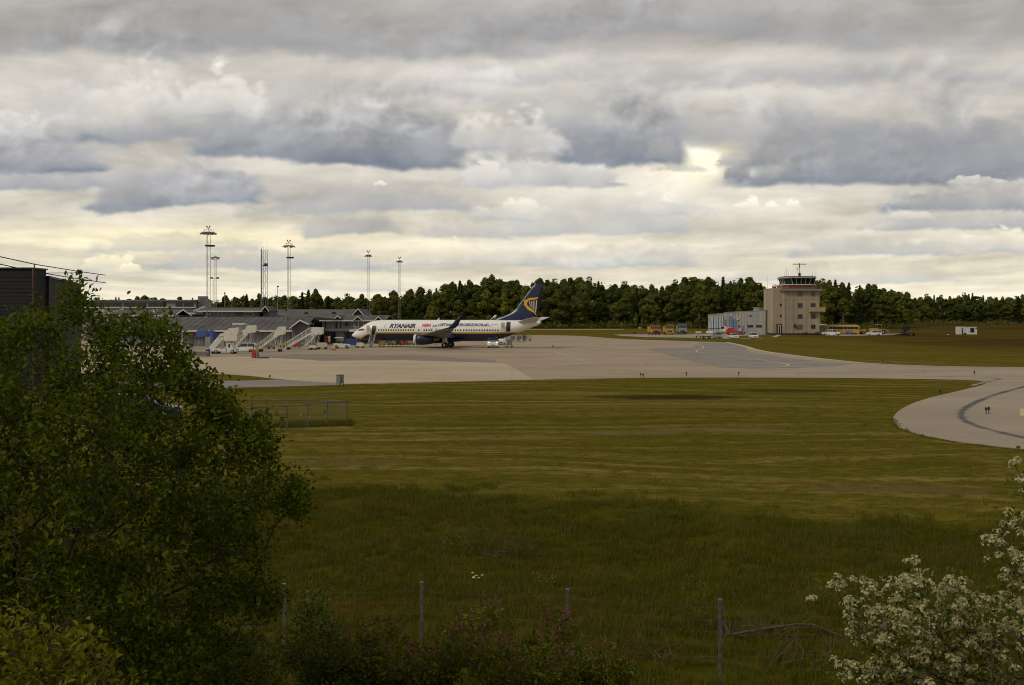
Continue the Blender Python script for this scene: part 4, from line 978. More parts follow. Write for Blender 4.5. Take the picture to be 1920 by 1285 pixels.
for i in range(8):
    a0, b0, a1, b1 = g0[i], g0[(i+1) % 8], g1[i], g1[(i+1) % 8]
    ln = math.hypot(a0[0]-b0[0], a0[1]-b0[1]); k = 4 if i in (0, 4) else (3 if i in (2, 6) else 1)
    for j in range(k):
        def Lp(p, q, t): return (p[0]*(1-t)+q[0]*t, p[1]*(1-t)+q[1]*t)
        e = .05/k if k > 1 else .06; t0, t1 = j/k+e, (j+1)/k-e
        q = [(*Lp(a0, b0, t0), zg0), (*Lp(a0, b0, t1), zg0), (*Lp(a1, b1, t1), zg1), (*Lp(a1, b1, t0), zg1)]
        nx_, ny_ = (b0[1]-a0[1])/ln, -(b0[0]-a0[0])/ln
        q2 = [(x-nx_*.06, y-ny_*.06, z) for x, y, z in q]
        m = MB(); m.hexa([q[0], q[1], q2[1], q2[0], q[3], q[2], q2[2], q2[3]]); m.build('pane', M('green_tinted_glass', (.006, .016, .013), .2, var=.1, spec=.35), tw)
        m = MB(); m.bar((*Lp(a0, b0, j/k), zg0), (*Lp(a1, b1, j/k), zg1), .12); m.build('mullion', m_trim, tw)
m = MB(); r0 = octa(T(1470.5), T(1534), -.3, 11.4, 2.0); r1 = octa(T(1471), T(1533.5), -.2, 11.3, 2.0); frus(m, r0, r1, zg1+.003, TZ(519.2)); m.build('cab_roof', M('weathered_fascia', (.26, .23, .18), .7), tw)
m = MB(); frus(m, [(x*.96, y*.95+.3) for x, y in r1], [(x*.9, y*.9+.5) for x, y in r1], TZ(519.2)+.003, TZ(517.8)); m.build('roof', m_roof2, tw)
m = MB()
for i in range(8):
    a, b_ = octa(T(1465), T(1540.5), -1, 11.8, .3)[i], octa(T(1465), T(1540.5), -1, 11.8, .3)[(i+1) % 8]
    for zz_ in (zb+1.0, zb+1.5): m.tube((*a, zz_), (*b_, zz_), .02, .02, 4)
    k = max(1, int(math.hypot(a[0]-b_[0], a[1]-b_[1])/1.5))
    for j in range(k): p = (a[0]+(b_[0]-a[0])*j/k, a[1]+(b_[1]-a[1])*j/k); m.tube((*p, zb+.6), (*p, zb+1.5), .018, .018, 4)
m.build('railing', m_galv, tw)
# stair annex at the left
m = MB(); m.box(T(1449, 344), T(1468.9), 2, 14.5, .3, TZ(541.2, 344)); m.build('annex', m_beige, tw)
m = MB(); m.box(T(1448.5, 344), T(1468.5), 1.9, 14.6, TZ(541.2, 344)+.003, TZ(540.3, 344)); m.build('annex_coping', m_trim, tw)
m = MB()
for yy in (4.5, 7.2, 10.0): m.box(T(1449, 344)-.04, T(1449, 344)-.001, yy, yy+.12, .3, TZ(541.2, 344))
for px in (1487.5,): m.box(T(px), T(px)+.12, -.04, -.001, .5, zb)
for k in range(1, 5): m.box(T(1469), T(1536.5), -.035, -.001, zb*k/5, zb*k/5+.05)
for px in (1474, 1480, 1495, 1512): m.box(T(px), T(px)+.05, -.035, -.0015, .5, zb-.01)
m.build('panel_joint', m_beige2, tw, kind='stuff')
m = MB(); m.tube((T(1487.6), -.1, .5), (T(1487.6), -.1, zb), .07); m.tube((T(1472.5), -.1, .5), (T(1472.5), -.1, zb-2), .05); m.build('downpipe', m_galv, tw)
m_wfr = M('brown_window_frame', (.16, .13, .09), .7)
def tw_win(cxa, cxb, cya, cyb, n=2, glass=None, dy=0, fr=.1):
    x0, x1 = 1400+cxa/7.1375, 1400+cxb/7.1375; y0, y1 = 480+cya/7.1375, 480+cyb/7.1375
    frame_window(tw, T(x0, Yt+dy), T(x1, Yt+dy), dy, TZ(y1, Yt+dy), TZ(y0, Yt+dy), n, fr, glass=glass, frmat=m_wfr)
tw_win(685, 745, 482, 542, 2, m_winl); tw_win(858, 916, 482, 540, 2, m_winl)
for ya, yb_ in ((632, 692), (780, 842)): tw_win(683, 745, ya, yb_); tw_win(858, 920, ya, yb_)
tw_win(683, 748, 918, 985, 2, m_winl); tw_win(858, 920, 918, 978)
tw_win(442, 466, 640, 672, 1, dy=2, fr=.06); tw_win(442, 466, 785, 820, 1, dy=2, fr=.06)
m = MB(); xa, xb = T(1400+418/7.14), T(1400+486/7.14); m.box(xa, xb, 1.4, 1.99, 0, TZ(480+912/7.14)); dp = m.build('door_surround', M('dark_wood', (.06, .04, .025), .7), tw)
m = MB(); m.box(xa+.35, xb-.35, 1.3, 1.395, .1, TZ(480+925/7.14)); m.build('door', m_winl, dp)
frame_window(tw, xa+.4, xb-.4, 1.30, .3, TZ(480+930/7.14), 1, .15)
m = MB(); x0, x1 = T(1400+832/7.14), T(1400+1037/7.14); zf, zt_ = TZ(480+745/7.14), TZ(480+690/7.14)
m.box(x0, x1, -1.5, -1.4, zf, zt_); m.box(x0, x0+.1, -1.397, -.003, zf, zt_); m.box(x1-.1, x1, -1.397, .8, zf, zt_); m.box(x0, x1, -1.397, -.003, zf-.15, zf-.003); m.build('balcony', M('ochre_panel', (.36, .26, .13), .8, var=.1), tw)
m = MB(); m.box(T(1537.2), T(1543), 3, 9, 0, TZ(584)); m.build('side_annex', M('pale_grey_panel', (.38, .38, .36), .7), tw)
m = MB(); m.box(T(1536.6), T(1549), -.5, 5, TZ(609.8), TZ(608.6)); m.build('canopy_roof', m_white_s, tw)
for px in (1547, 1541):
    m = MB(); m.tube((T(px), -.3, 0), (T(px), -.3, TZ(609.8)-.003), .06); m.build('post', m_galv, tw)
m = MB(); m.lathe([(.35, 0), (.35, .4)], 'z', (T(1546), .5, TZ(585.5)), 10); m.build('lamp', m_white_s, tw)
m = MB(); m.box(T(1487.5), T(1494), -.5, -.02, TZ(614), TZ(612)); m.box(T(1489), T(1492), -.4, -.02, TZ(611), TZ(608)); m.build('wall_unit', m_black, tw)
for px in (1478, 1508.5): m = MB(); m.box(T(px-1.5), T(px+1.5), -.2, -.02, TZ(550), TZ(547.5)); m.build('wall_lamp', m_galvd, tw)
for px, py, w in ((1509-1, 622.5, 4.2), (1531, 622.5, 4.2)):
    sh = MB(); rr = random.Random(px)
    for i in range(160):
        a = rr.uniform(0, 6.28); r_ = rr.uniform(.2, .85); z = rr.uniform(.1, 1.0); s_ = .13; p = Vector((T(px)+r_*math.cos(a), -1.3+r_*math.sin(a)*.6, z)); d1 = Vector((rr.uniform(-1,1), rr.uniform(-1,1), rr.uniform(-1,1)))*s_; d2 = Vector((rr.uniform(-1,1), rr.uniform(-1,1), rr.uniform(-1,1)))*s_
        sh.add([p-d1, p+d2, p+d1], [(0, 1, 2)])
    me = sh.mesh('clipped_shrub', leafmat('shrub_leaf', (.012,.02,.006), (.03,.045,.01)))
    o = put('clipped_shrub', me, None, (GX(1503, Yt), Yt, 0)); tag(o, 'small dark round shrub at the foot of the beige tower, '+('below its windows\' left pair' if px < 1520 else 'nearest its right corner'), 'shrub', 'shrubs at the foot of the tower')
# antennas on the cab
zr_ = TZ(518)
def antenna(px, py, r=.05, base=None, label=None, Y=Yt+5):
    o = thing('whip_antenna', label, 'antenna', (GX(px, Y), Y, base or zr_-.2), 0, 'antennas on the tower roof')
    m = MB(); m.tube((0, 0, 0), (0, 0, ZZ(py, Y)-(base or zr_-.2)), r, r*.6, 5); m.build('rod', m_galvd, o)
    m = MB(); m.tube((0, 0, 0), (0, 0, .5), .09, .09, 6); m.build('mount', m_galvd, o)
for px, py, lb in ((1471.5, 509.5, 'short dark antenna rod at the left edge of the tower cab roof'), (1474.5, 502, 'tallest thin antenna rod left of the radar on the tower roof'), (1478.7, 508.5, 'short antenna rod between the tall rod and radar'), (1502, 508.5, 'antenna rod just right of the tower radar mast'), (1523.5, 510, 'faint antenna rod on the right part of the cab roof'), (1528.5, 509.5, 'faint antenna rod nearest the right edge of the cab roof')):
    antenna(px, py, .05, None, lb)
antenna(1438.5, 517, .05, TZ(541.2, 347), 'lone thin antenna rod on the low stair annex roof')
rd = thing('radar_mast', 'thick mast with a wide horizontal bar antenna on the tower roof', 'antenna', (GX(1499, Yt+5), Yt+5, zr_-.1))
def RZ(y): return ZZ(y, Yt+5)-(zr_-.1)
m = MB(); m.box(-.32, .32, -.32, .32, 0, RZ(512)); m.build('pedestal', m_brown, rd)
m = MB(); m.tube((0, 0, RZ(512)), (0, 0, RZ(502.5)), .14); m.build('mast', m_cream, rd); m = MB(); m.tube((0, 0, RZ(502.5)), (0, 0, RZ(494)), .15); m.build('rotary_joint', m_brown, rd)
m = MB(); m.box(-2.2, 2.2, -.12, .12, RZ(496.3), RZ(494.8)); m.build('bar_antenna', m_galvd, rd)
m = MB(); m.tube((-.6, 0, RZ(512)), (-.6, 0, RZ(504.5)), .04); m.lathe([(.05, -.2), (.22, 0), (.05, .2)], 'z', (-.75, 0, RZ(504)), 8); m.build('wind_vane', m_galvd, rd)

# ------------------------------------------------------------------ low building left of the tower
gl = Vector((GX(1327.5, 371), 371, 0)); gr_ = Vector((GX(1436, 351), 351, 0)); dv = gr_-gl; glen = dv.length; gang = math.atan2(dv.y, dv.x)
gb = thing('fire_station', 'low grey panelled building with a row of tall white bay doors, joined to the tower', 'building', gl, gang)
def at_w(px):   # distance along the wall seen in column px
    k = (px-960)/2000; u = dv.normalized(); return (k*gl.y-gl.x)/(u.x-k*u.y)
def hz(py, t): return CAMZ-(py-590)*(gl.y+dv.normalized().y*t)/2000
m_pan = M('grey_wall_panels', (.27, .255, .23), .7, var=.12, vs=.4, stretch=(2, 2, .4))
w1 = at_w(1359); zA, zB, zC = hz(591, 0), hz(588, w1), hz(582.3, glen)
m = MB(); m.hexa([(0, 0, 0), (w1, 0, 0), (w1, 12, 0), (0, 12, 0), (0, 0, zA), (w1, 0, zB), (w1, 12, zB), (0, 12, zA)]); m.build('wall', m_pan, gb)
m = MB(); m.hexa([(w1+.003, -.2, 0), (glen, -.2, 0), (glen, 12, 0), (w1+.003, 12, 0), (w1+.003, -.2, zB+.25), (glen, -.2, zC), (glen, 12, zC), (w1+.003, 12, zB+.25)]); m.build('wall', m_pan, gb)
m = MB(); m.hexa([(-.1, -.15, zA+.003), (w1, -.15, zB+.003), (w1, 12.1, zB+.003), (-.1, 12.1, zA+.003), (-.1, -.15, zA+.2), (w1, -.15, zB+.2), (w1, 12.1, zB+.2), (-.1, 12.1, zA+.2)])
m.hexa([(w1, -.35, zB+.253), (glen, -.35, zC+.003), (glen, 12, zC+.003), (w1, 12, zB+.253), (w1, -.35, zB+.42), (glen, -.35, zC+.15), (glen, 12, zC+.15), (w1, 12, zB+.42)]); m.build('roof_edge', m_galv, gb)
for i in range(6):      # bay doors
    a = at_w(1329.5+i*4.75); b_ = at_w(1329.5+i*4.75+3.4); top_ = hz(594.5 if i else 603.5, a)
    m = MB(); m.box(a, b_, -.1, -.003, .75, top_); d = m.build('bay_door', M('pale_blue_grey_door', (.36, .39, .42), .6), gb)
    m = MB(); m.box(b_+.003, at_w(1329.5+(i+1)*4.75)-.02, -.06, -.003, .75, top_); m.build('bay_opening', m_dk, gb)
    m = MB(); m.box(a, b_, -.13, -.103, 1.5, 1.75); m.build('stripe', m_blue, d)
m = MB(); m.box(-.3, w1+.3, -.6, -.12, .0, .74); m.build('loading_kerb', m_trim, gb)
for a, b_, t_, mt in ((1367.5, 1374.5, 593.7, m_bluel), (1377, 1382, 598, m_bluel), (1360, 1362, 600, m_galvd)):
    m = MB(); m.box(at_w(a), at_w(b_), -.3, -.203, 0, hz(t_, at_w(a))); m.build('tall_door', mt, gb)
m = MB(); m.box(at_w(1376), at_w(1377), -.31, -.203, 0, hz(598, 12)); m.build('door_frame', m_dk, gb)
for a, b_, t0_, t1_ in ((1402, 1413, 609.3, 614.5), (1418.5, 1429.5, 609.3, 614.5), (1406, 1411, 591, 594.7), (1385, 1388.5, 610, 614.5)):
    frame_window(gb, at_w(a), at_w(b_), -.2, hz(t1_, at_w(a)), hz(t0_, at_w(a)), 1, .08, frmat=m_galvd, glass=m_win if a != 1406 else m_brown)
m = MB(); m.box(at_w(1391), at_w(1396), -.3, -.203, 0, hz(611, 20)); m.build('door', m_bluel, gb)
m = MB(); m.box(at_w(1384), at_w(1388), -.8, -.203, hz(599.5, 15), hz(598, 15)); m.build('wall_lamp', m_white_s, gb)
m = MB(); x = w1+1
while x < glen: m.box(x, x+.07, -.24, -.2005, 0, zC-.9); x += 1.3
m.build('panel_joint', m_galvd, gb, kind='stuff')
m = MB(); m.box(at_w(1398), at_w(1409), 4, 6, zC-.3, hz(577.5, 22)); m.box(at_w(1398)-.2, at_w(1410), 3.8, 6.2, hz(577.5, 22)+.003, hz(576.3, 22)); m.build('roof_vent', m_galv, gb)
m = MB()
for px in (1371, 1379, 1428): m.lathe([(.6, 0), (.5, .3), (.1, .45)], 'z', (at_w(px), 2.5, hz(586, at_w(px))-.3), 8)
m.build('roof_hatch', m_white_s, gb)
# ------------------------------------------------------------------ white hut on the right
Ys = 340.; hx = (GX(1799, Ys)+GX(1832, Ys))/2
hu = thing('equipment_hut', 'small white hut with dark square window alone in the brown field', 'hut', (hx, Ys, 0))
zh = ZZ(612.5, Ys); m = MB(); m.box(-.2, GX(1832, Ys)-hx, 0, 3, .15, zh); m.build('wall', m_white_s, hu)
m = MB(); m.box(GX(1799, Ys)-hx, -.203, .3, 3, .15, zh-.1); m.build('side_wall', m_trim, hu)
m = MB(); m.box(-.5, GX(1832, Ys)-hx+.1, -.1, 3.1, zh+.003, zh+.15); m.build('roof', m_black, hu)
m = MB(); m.box(GX(1804.5, Ys)-hx, GX(1806, Ys)-hx, .2, .297, .2, zh-.5); m.build('door_gap', m_dk, hu)
frame_window(hu, GX(1819, Ys)-hx, GX(1826.5, Ys)-hx, 0, ZZ(623.5, Ys), ZZ(614.8, Ys), 1, .08, frmat=m_galvd)
m = MB(); m.box(GX(1807, Ys)-hx, GX(1810, Ys)-hx, -.7, -.1, 0, .6); m.build('step', m_black, hu)
m = MB(); m.box(GX(1829, Ys)-hx, GX(1831, Ys)-hx, -.2, -.003, ZZ(616.5, Ys), ZZ(614.5, Ys)); m.build('wall_lamp', m_black, hu)
# ------------------------------------------------------------------ light masts
def lattice(m, w, z0, z1, step, r=.05, sides=3, r2=.028):
    ang = [2*math.pi*i/sides+.5 for i in range(sides)]; P = [(w*math.cos(a), w*math.sin(a)) for a in ang]
    for p in P: m.tube((*p, z0), (*p, z1), r, r, 4)
    k = max(1, int((z1-z0)/step)); dz = (z1-z0)/k
    for i in range(k):
        for j in range(sides):
            a, b_ = P[j], P[(j+1) % sides]
            if i % 2: a, b_ = b_, a
            m.tube((*a, z0+i*dz), (*b_, z0+(i+1)*dz), r2, r2, 3, False)
def mast(px, Y, ztop, ring, label, low=.85, base_striped=False, lamps=10, w=.32):
    t = thing('floodlight_mast', label, 'light mast', (GX(px, Y), Y, 0), 0, 'floodlight masts along the terminal')
    m = MB(); lattice(m, w, 0, ztop, 1.3, .034, 3, .012); m.build('lattice_pole', m_galvd, t)
    m = MB(); zt_ = ztop
    for i in range(12):
        a, b_ = 2*math.pi*i/12, 2*math.pi*(i+1)/12
        m.tube((ring*.75*math.cos(a), ring*.75*math.sin(a), zt_), (ring*.75*math.cos(b_), ring*.75*math.sin(b_), zt_), .05, .05, 5)
        if i % 3 == 0: m.tube((0, 0, zt_), (ring*.75*math.cos(a), ring*.75*math.sin(a), zt_), .05, .05, 5)
        if ring > 1.2 and i % 2 == 0: m.tube((ring*.6*math.cos(a), ring*.6*math.sin(a), zt_+.5), (ring*.6*math.cos(b_), ring*.6*math.sin(b_), zt_+.5), .035, .035, 4); m.tube((ring*.6*math.cos(a), ring*.6*math.sin(a), zt_), (ring*.6*math.cos(a), ring*.6*math.sin(a), zt_+.5), .03, .03, 4)
    m.build('head_ring', m_galvd, t)
    for i in range(lamps):
        a = 2*math.pi*i/lamps+.3; c_, s_ = math.cos(a), math.sin(a); r0, r1 = ring*.62, ring*1.0
        m = MB(); q = .2*ring/1.6+.1
        m.hexa([(r0*c_+q*s_, r0*s_-q*c_, zt_-.22), (r1*c_+q*s_, r1*s_-q*c_, zt_-.36), (r1*c_-q*s_, r1*s_+q*c_, zt_-.36), (r0*c_-q*s_, r0*s_+q*c_, zt_-.22),
                (r0*c_+q*s_*.7, r0*s_-q*c_*.7, zt_+.06), (r1*c_+q*s_*.7, r1*s_-q*c_*.7, zt_-.18), (r1*c_-q*s_*.7, r1*s_+q*c_*.7, zt_-.18), (r0*c_-q*s_*.7, r0*s_+q*c_*.7, zt_+.06)])
        m.build('floodlight', m_galvd, t)
    m = MB(); m.tube((0, 0, zt_), (0, 0, zt_+.9), .05)
    m.tube((0, 0, zt_+.6), (-.25, 0, zt_+.95), .05); m.tube((0, 0, zt_+.6), (.25, 0, zt_+.95), .05); tp = m.build('top_bracket', m_galvd, t)
    for dx in (-.27, .27): m = MB(); m.lathe([(.12, 0), (.15, .15), (.08, .35)], 'z', (dx, 0, zt_+.92), 8); m.build('red_obstruction_light', m_red, tp)
    zl = ztop*low
    for dx, dy in ((-.1, -.4), (.5, -.3), (.9, 0), (.3, .4)):
        m = MB(); m.cbox(dx*ring/1.6, dy, zl, .6*ring/1.6+.1, .5, .3); m.build('floodlight', m_black, t)
    m = MB(); m.cbox(0, -.1, ztop*.30, .8, .5, .10); m.cbox(-.45, 0, ztop*.27, .25, .3, .5); m.cbox(0, 0, 1.2, .9, .9, 2.2); m.build('equipment_box', m_galv, t)
    if base_striped:
        for i in range(7):
            m = MB(); m.hexa([(-.45, -.5, .5*i+.0), (.45, -.5, .5*i+.25), (.45, .5, .5*i+.25), (-.45, .5, .5*i), (-.45, -.5, .5*i+.25), (.45, -.5, .5*i+.5), (.45, .5, .5*i+.5), (-.45, .5, .5*i+.25)]); m.build('warning_stripe', m_red, t)
            m = MB(); m.hexa([(-.44, -.49, .5*i+.25), (.44, -.49, .5*i+.5), (.44, .49, .5*i+.5), (-.44, .49, .5*i+.25), (-.44, -.49, .5*i+.5), (.44, -.49, .5*i+.75), (.44, .49, .5*i+.75), (-.44, .49, .5*i+.5)]); m.build('warning_stripe', m_orange, t)
    return t
mast(390.5, 200, ZZ(436, 200), 1.55, 'tallest floodlight mast, with a wide saucer head, by the blue awnings', .885, False, 12, .42)
mast(541.5, 226, ZZ(461, 226), 1.35, 'floodlight mast with a red striped base beside the gabled porch', .88, True, 6, .36)
mast(690.5, 271, ZZ(479, 271), .95, 'thin floodlight mast rising just behind the aircraft nose', 1.0, False, 8, .36)
mast(749, 303, ZZ(490, 303), .95, 'thin floodlight mast farthest to the back, above the white aircraft lettering', 1.0, False, 8, .36)
t = thing('floodlight_pole', 'slim twin pole with two small lamp tiers behind the tallest mast', 'light mast', (GX(403, 290), 290, 0))
zp_ = ZZ(484, 290); m = MB(); m.tube((0, 0, 0), (0, 0, zp_), .12, .08); m.tube((-.5, 0, ZZ(560, 290)), (-.5, 0, ZZ(525, 290)), .09); m.tube((-.5, 0, 0), (-.5, 0, ZZ(560, 290)), .05); m.tube((.45, 0, 0), (.45, 0, zp_), .05); m.build('pole', m_galv, t)
for dx, zz_ in ((-.7, zp_), (.1, zp_+.2), (.85, zp_), (-.9, ZZ(521.5, 290)), (.75, ZZ(521.5, 290))):
    m = MB(); m.cbox(dx, 0, zz_, .7, .5, .45); m.build('floodlight', m_galvd if zz_ > 15 else m_black, t)
m = MB(); m.tube((-1, 0, zp_-.4), (1, 0, zp_-.4), .05); m.tube((-1, 0, ZZ(522.5, 290)), (.9, 0, ZZ(522.5, 290)), .05); m.build('cross_arm', m_galvd, t)
m = MB(); m.tube((0, 0, zp_), (0, 0, zp_+.9), .07); m.build('top_light', m_red, t)
t = thing('lattice_tower', 'square lattice radio tower with thin rods on top, between two light masts', 'radio tower', (GX(495.5, 300), 300, 0))
m = MB(); lattice(m, .95, 0, ZZ(468, 300), 1.6, .06, 4, .032); m.build('lattice', m_galvd, t)
m = MB(); m.tube((-.72, 0, 0), (-.72, 0, ZZ(466.5, 300)), .17, .15, 6); m.build('cable_ladder', m_galvd, t)
m = MB(); m.tube((-.85, 0, ZZ(467, 300)), (-.85, 0, ZZ(452, 300)), .03, .02, 4); m.tube((.55, 0, ZZ(467, 300)), (.55, 0, ZZ(455, 300)), .03, .02, 4); m.tube((-.2, 0, ZZ(467, 300)), (-.2, 0, ZZ(463, 300)), .04, .04, 4); m.build('rod', m_galvd, t)
m = MB(); m.cbox(.6, -.5, ZZ(497, 300), .9, .8, .8); m.cbox(.1, -.5, ZZ(498.5, 300), .6, .6, .4); m.build('dish', m_black, t)
t = thing('street_lamp', 'single plain lamp post with a small dark head before the trees', 'lamp post', (GX(520, 270), 270, 0))
m = MB(); m.tube((0, 0, 0), (0, 0, ZZ(538, 270)), .11, .07); m.build('pole', m_galv, t); m = MB(); m.tube((0, 0, ZZ(538, 270)), (.3, -.2, ZZ(537.3, 270)), .16, .22, 6); m.build('lamp_head', m_black, t)
t = thing('pole', 'short dark pole standing above the terminal roof right of the top block', 'pole', (GX(421.5, 290), 290, 0))
m = MB(); m.tube((0, 0, 0), (0, 0, ZZ(548.5, 290)), .14); m.build('shaft', m_galvd, t); m = MB(); m.tube((0, 0, ZZ(551.5, 290)), (0, 0, ZZ(548.4, 290)), .2); m.build('cap', m_black, t)

# ------------------------------------------------------------------ vehicles
m_rim = M('wheel_rim', (.35, .34, .32), .4, .4); m_lamp_on = M('lit_headlight', (1, .95, .8), .3, emit=1.3); m_lampg = M('lamp_glass', (.4, .4, .38), .15); m_tail = M('tail_light', (.35, .02, .015), .3)
m_carw = M('white_car_paint', (.72, .71, .68), .25, var=.03); m_cargr = M('grey_car_paint', (.17, .18, .19), .3, var=.05); m_cardb = M('dark_blue_car_paint', (.015, .025, .07), .25, var=.05)
def wheels(t, xs_, w, r, tw_=.22, rim=True):
    for x in xs_:
        for s_ in (-1, 1):
            m = MB(); m.wheel((x, s_*(w/2-tw_/2), r), r, tw_, 'y', 12); wh = m.build('wheel', m_rub_t, t, True)
            if rim: m = MB(); m.wheel((x, s_*(w/2-tw_/2), r), r*.55, tw_+.03, 'y', 8); m.build('rim', m_rim, wh, True)
def car(label, px, py, rz, paint, kind='saloon', Ln=4.4, W=1.75, H=1.42, group=None, lights=False, name='parked_car', cat='car', plough=None):
    x, y = GP(px, py) if py else px
    t = thing(name, label, cat, (x, y, .012), rz, group); w2 = W/2
    # local x = forward; belt line at .62 H
    zb_, hb = .28, H*.60
    m = MB(); side = [(-Ln/2, zb_+.1), (-Ln/2+.05, hb-.02), (-Ln*.36, hb+.02), (Ln*.22, hb), (Ln*.46, hb-.18), (Ln/2, zb_+.18), (Ln/2-.05, zb_-.02), (-Ln/2+.05, zb_-.02)]
    if kind == 'van': side = [(-Ln/2, zb_+.1), (-Ln/2, hb), (Ln*.36, hb), (Ln*.48, hb-.25), (Ln/2, zb_+.15), (Ln/2-.05, zb_-.02), (-Ln/2+.05, zb_-.02)]
    m.extr(side, 'y', -w2, w2); m.build('body', paint, t)
    if kind == 'saloon': cab = [(-Ln*.38, hb), (-Ln*.27, H), (Ln*.02, H), (Ln*.20, hb)]
    elif kind == 'estate': cab = [(-Ln*.49, hb), (-Ln*.44, H), (Ln*.04, H), (Ln*.22, hb)]
    else: cab = [(-Ln/2+.02, hb), (-Ln/2+.1, H), (Ln*.24, H), (Ln*.38, hb)]
    q = .10 if kind == 'van' else .14; m = MB(); n = len(cab)
    vs = [(x_, s_*(w2-.03-(q if z > hb+.01 else 0)), z) for s_ in (-1, 1) for x_, z in cab]
    m.add(vs, [tuple(range(n))[::-1], tuple(range(n, 2*n))]+[(i, (i+1) % n, n+(i+1) % n, n+i) for i in range(n)])
    if kind != 'van': m.build('glasshouse', m_glass, t)
    else:
        m.build('upper_body', paint, t); (xa, za_), (xb, zb2) = cab[3], cab[2]; L3_ = lambda f: (xa+(xb-xa)*f+.03, za_+(zb2-za_)*f)
        (xc, zc_), (xd, zd_) = L3_(.12), L3_(.78); g = MB(); g.hexa([(xc-.02, -w2+.16, zc_), (xc+.02, -w2+.16, zc_), (xc+.02, w2-.16, zc_), (xc-.02, w2-.16, zc_), (xd-.02, -w2+.26, zd_), (xd+.02, -w2+.26, zd_), (xd+.02, w2-.26, zd_), (xd-.02, w2-.26, zd_)]); g.build('windscreen', m_glass, t)
        for s_ in (-1, 1): g = MB(); g.hexa([(Ln*.05, s_*(w2-.02)-.02, hb+.08), (Ln*.30, s_*(w2-.02)-.02, hb+.08), (Ln*.30, s_*(w2-.02)+.02, hb+.08), (Ln*.05, s_*(w2-.02)+.02, hb+.08), (Ln*.05, s_*(w2-.13)-.02, H-.25), (Ln*.24, s_*(w2-.13)-.02, H-.25), (Ln*.24, s_*(w2-.13)+.02, H-.25), (Ln*.05, s_*(w2-.13)+.02, H-.25)]); g.build('side_window', m_glass, t)
    a, b_ = cab[1], cab[2]; m = MB(); m.box(a[0]-.0, b_[0]+.0, -(w2-.03-q)-.01, w2-.03-q+.01, H-.02, H+.05); m.build('roof', paint, t)
    m = MB()
    for s_ in (-1, 1):
        for (xa, za_), (xb, zb2) in ((cab[0], cab[1]), (cab[3], cab[2])) + ((((a[0]+b_[0])/2, hb), ((a[0]+b_[0])/2, H)),):
            m.bar((xa, s_*(w2-.025), za_), (xb, s_*(w2-.02-q), zb2), .045)
    if kind != 'van': m.build('pillar', paint, t)
    wheels(t, (-Ln*.30, Ln*.31), W+.02, .32)
    for s_ in (-1, 1):
        m = MB(); m.cbox(Ln/2-.06, s_*(w2-.25), hb-.32, .16, .34, .16); m.build('headlight', m_lamp_on if lights else m_lampg, t)
        m = MB(); m.cbox(-Ln/2-.01, s_*(w2-.18), hb-.18, .08, .25, .2); m.build('tail_light', m_tail, t)
        m = MB(); m.cbox(Ln*.17, s_*(w2+.07), hb+.08, .1, .16, .12); m.build('mirror', m_black, t)
    m = MB(); m.cbox(Ln/2-.0, 0, zb_+.06, .1, W*.92, .16); m.build('bumper', m_black if kind != 'saloon' else paint, t)
    m = MB(); m.cbox(Ln/2+.01, 0, zb_+.28, .05, .8, .12); m.build('grille', m_black, t)
    return t
FW = RAD(-90)   # facing the viewer
def cab_box(t, x0, x1, w, z0, z1, paint, slope=.25, name='cab'):
    m = MB(); m.extr([(x0, z0), (x0, z1), (x1-slope, z1), (x1, z0+(z1-z0)*.5), (x1, z0)], 'y', -w/2, w/2); c_ = m.build(name, paint, t)
    zl_ = z0+(z1-z0)*.52; zh_ = z1-.12
    m = MB(); m.hexa([(x1-.0, -w/2+.1, zl_), (x1+.03, -w/2+.1, zl_), (x1+.03, w/2-.1, zl_), (x1, w/2-.1, zl_), (x1-slope*.9, -w/2+.12, zh_), (x1-slope*.9+.05, -w/2+.12, zh_), (x1-slope*.9+.05, w/2-.12, zh_), (x1-slope*.9, w/2-.12, zh_)]); m.build('windscreen', m_glass, c_)
    for s_ in (-1, 1):
        m = MB(); a, b_ = sorted((s_*(w/2+.001), s_*(w/2+.03))); m.box(x0+(x1-x0)*.3, x1-slope-.05, a, b_, zl_, zh_); m.build('side_window', m_glass, c_)
    return c_
# white van facing the viewer under the tail, lights on
t = car('white van with lit headlights facing the camera under the aircraft tail', 924.3, 652, FW, m_carw, 'van', 4.6, 2.1, 2.35, lights=True, name='van', cat='van')
t = car('white vehicle half hidden behind the van with lit headlights', 939.5, 646, FW, m_carw, 'van', 4.4, 1.8, 2.0, name='van', cat='van')
# truck carrying the big covered stairs
X0, Y0 = GP(421, 663.6); sc = 2000/Y0
ts = thing('stair_truck', 'white truck carrying covered passenger stairs with a white canopy on top', 'stair truck', (X0, Y0, .015), 0)
def sx_(px): return (px-421)/sc
def sz_(py): return (663.6-py)/sc
m = MB(); m.box(sx_(396), sx_(428), -.95, .95, sz_(659), sz_(653.5)); m.build('chassis', m_white_s, ts)
c_ = cab_box(ts, sx_(427), sx_(440), 1.9, sz_(659.5), sz_(644), m_white_s, .45)
m = MB(); m.extr([(sx_(438.5), sz_(659.5)), (sx_(438.5), sz_(652.5)), (sx_(444), sz_(654)), (sx_(445), sz_(659.5))], 'y', -.93, .93); m.build('bonnet', m_white_s, ts)
for s_ in (-1, 1): m = MB(); m.cbox(sx_(445), s_*.65, sz_(656), .08, .3, .18); m.build('headlight', m_lampg, ts)
wheels(ts, (sx_(408), sx_(438.5)), 1.92, .37, .26)
m = MB(); m.wheel((sx_(402), -.8, .37), .37, .24); m.build('wheel', m_rub_t, ts, True)
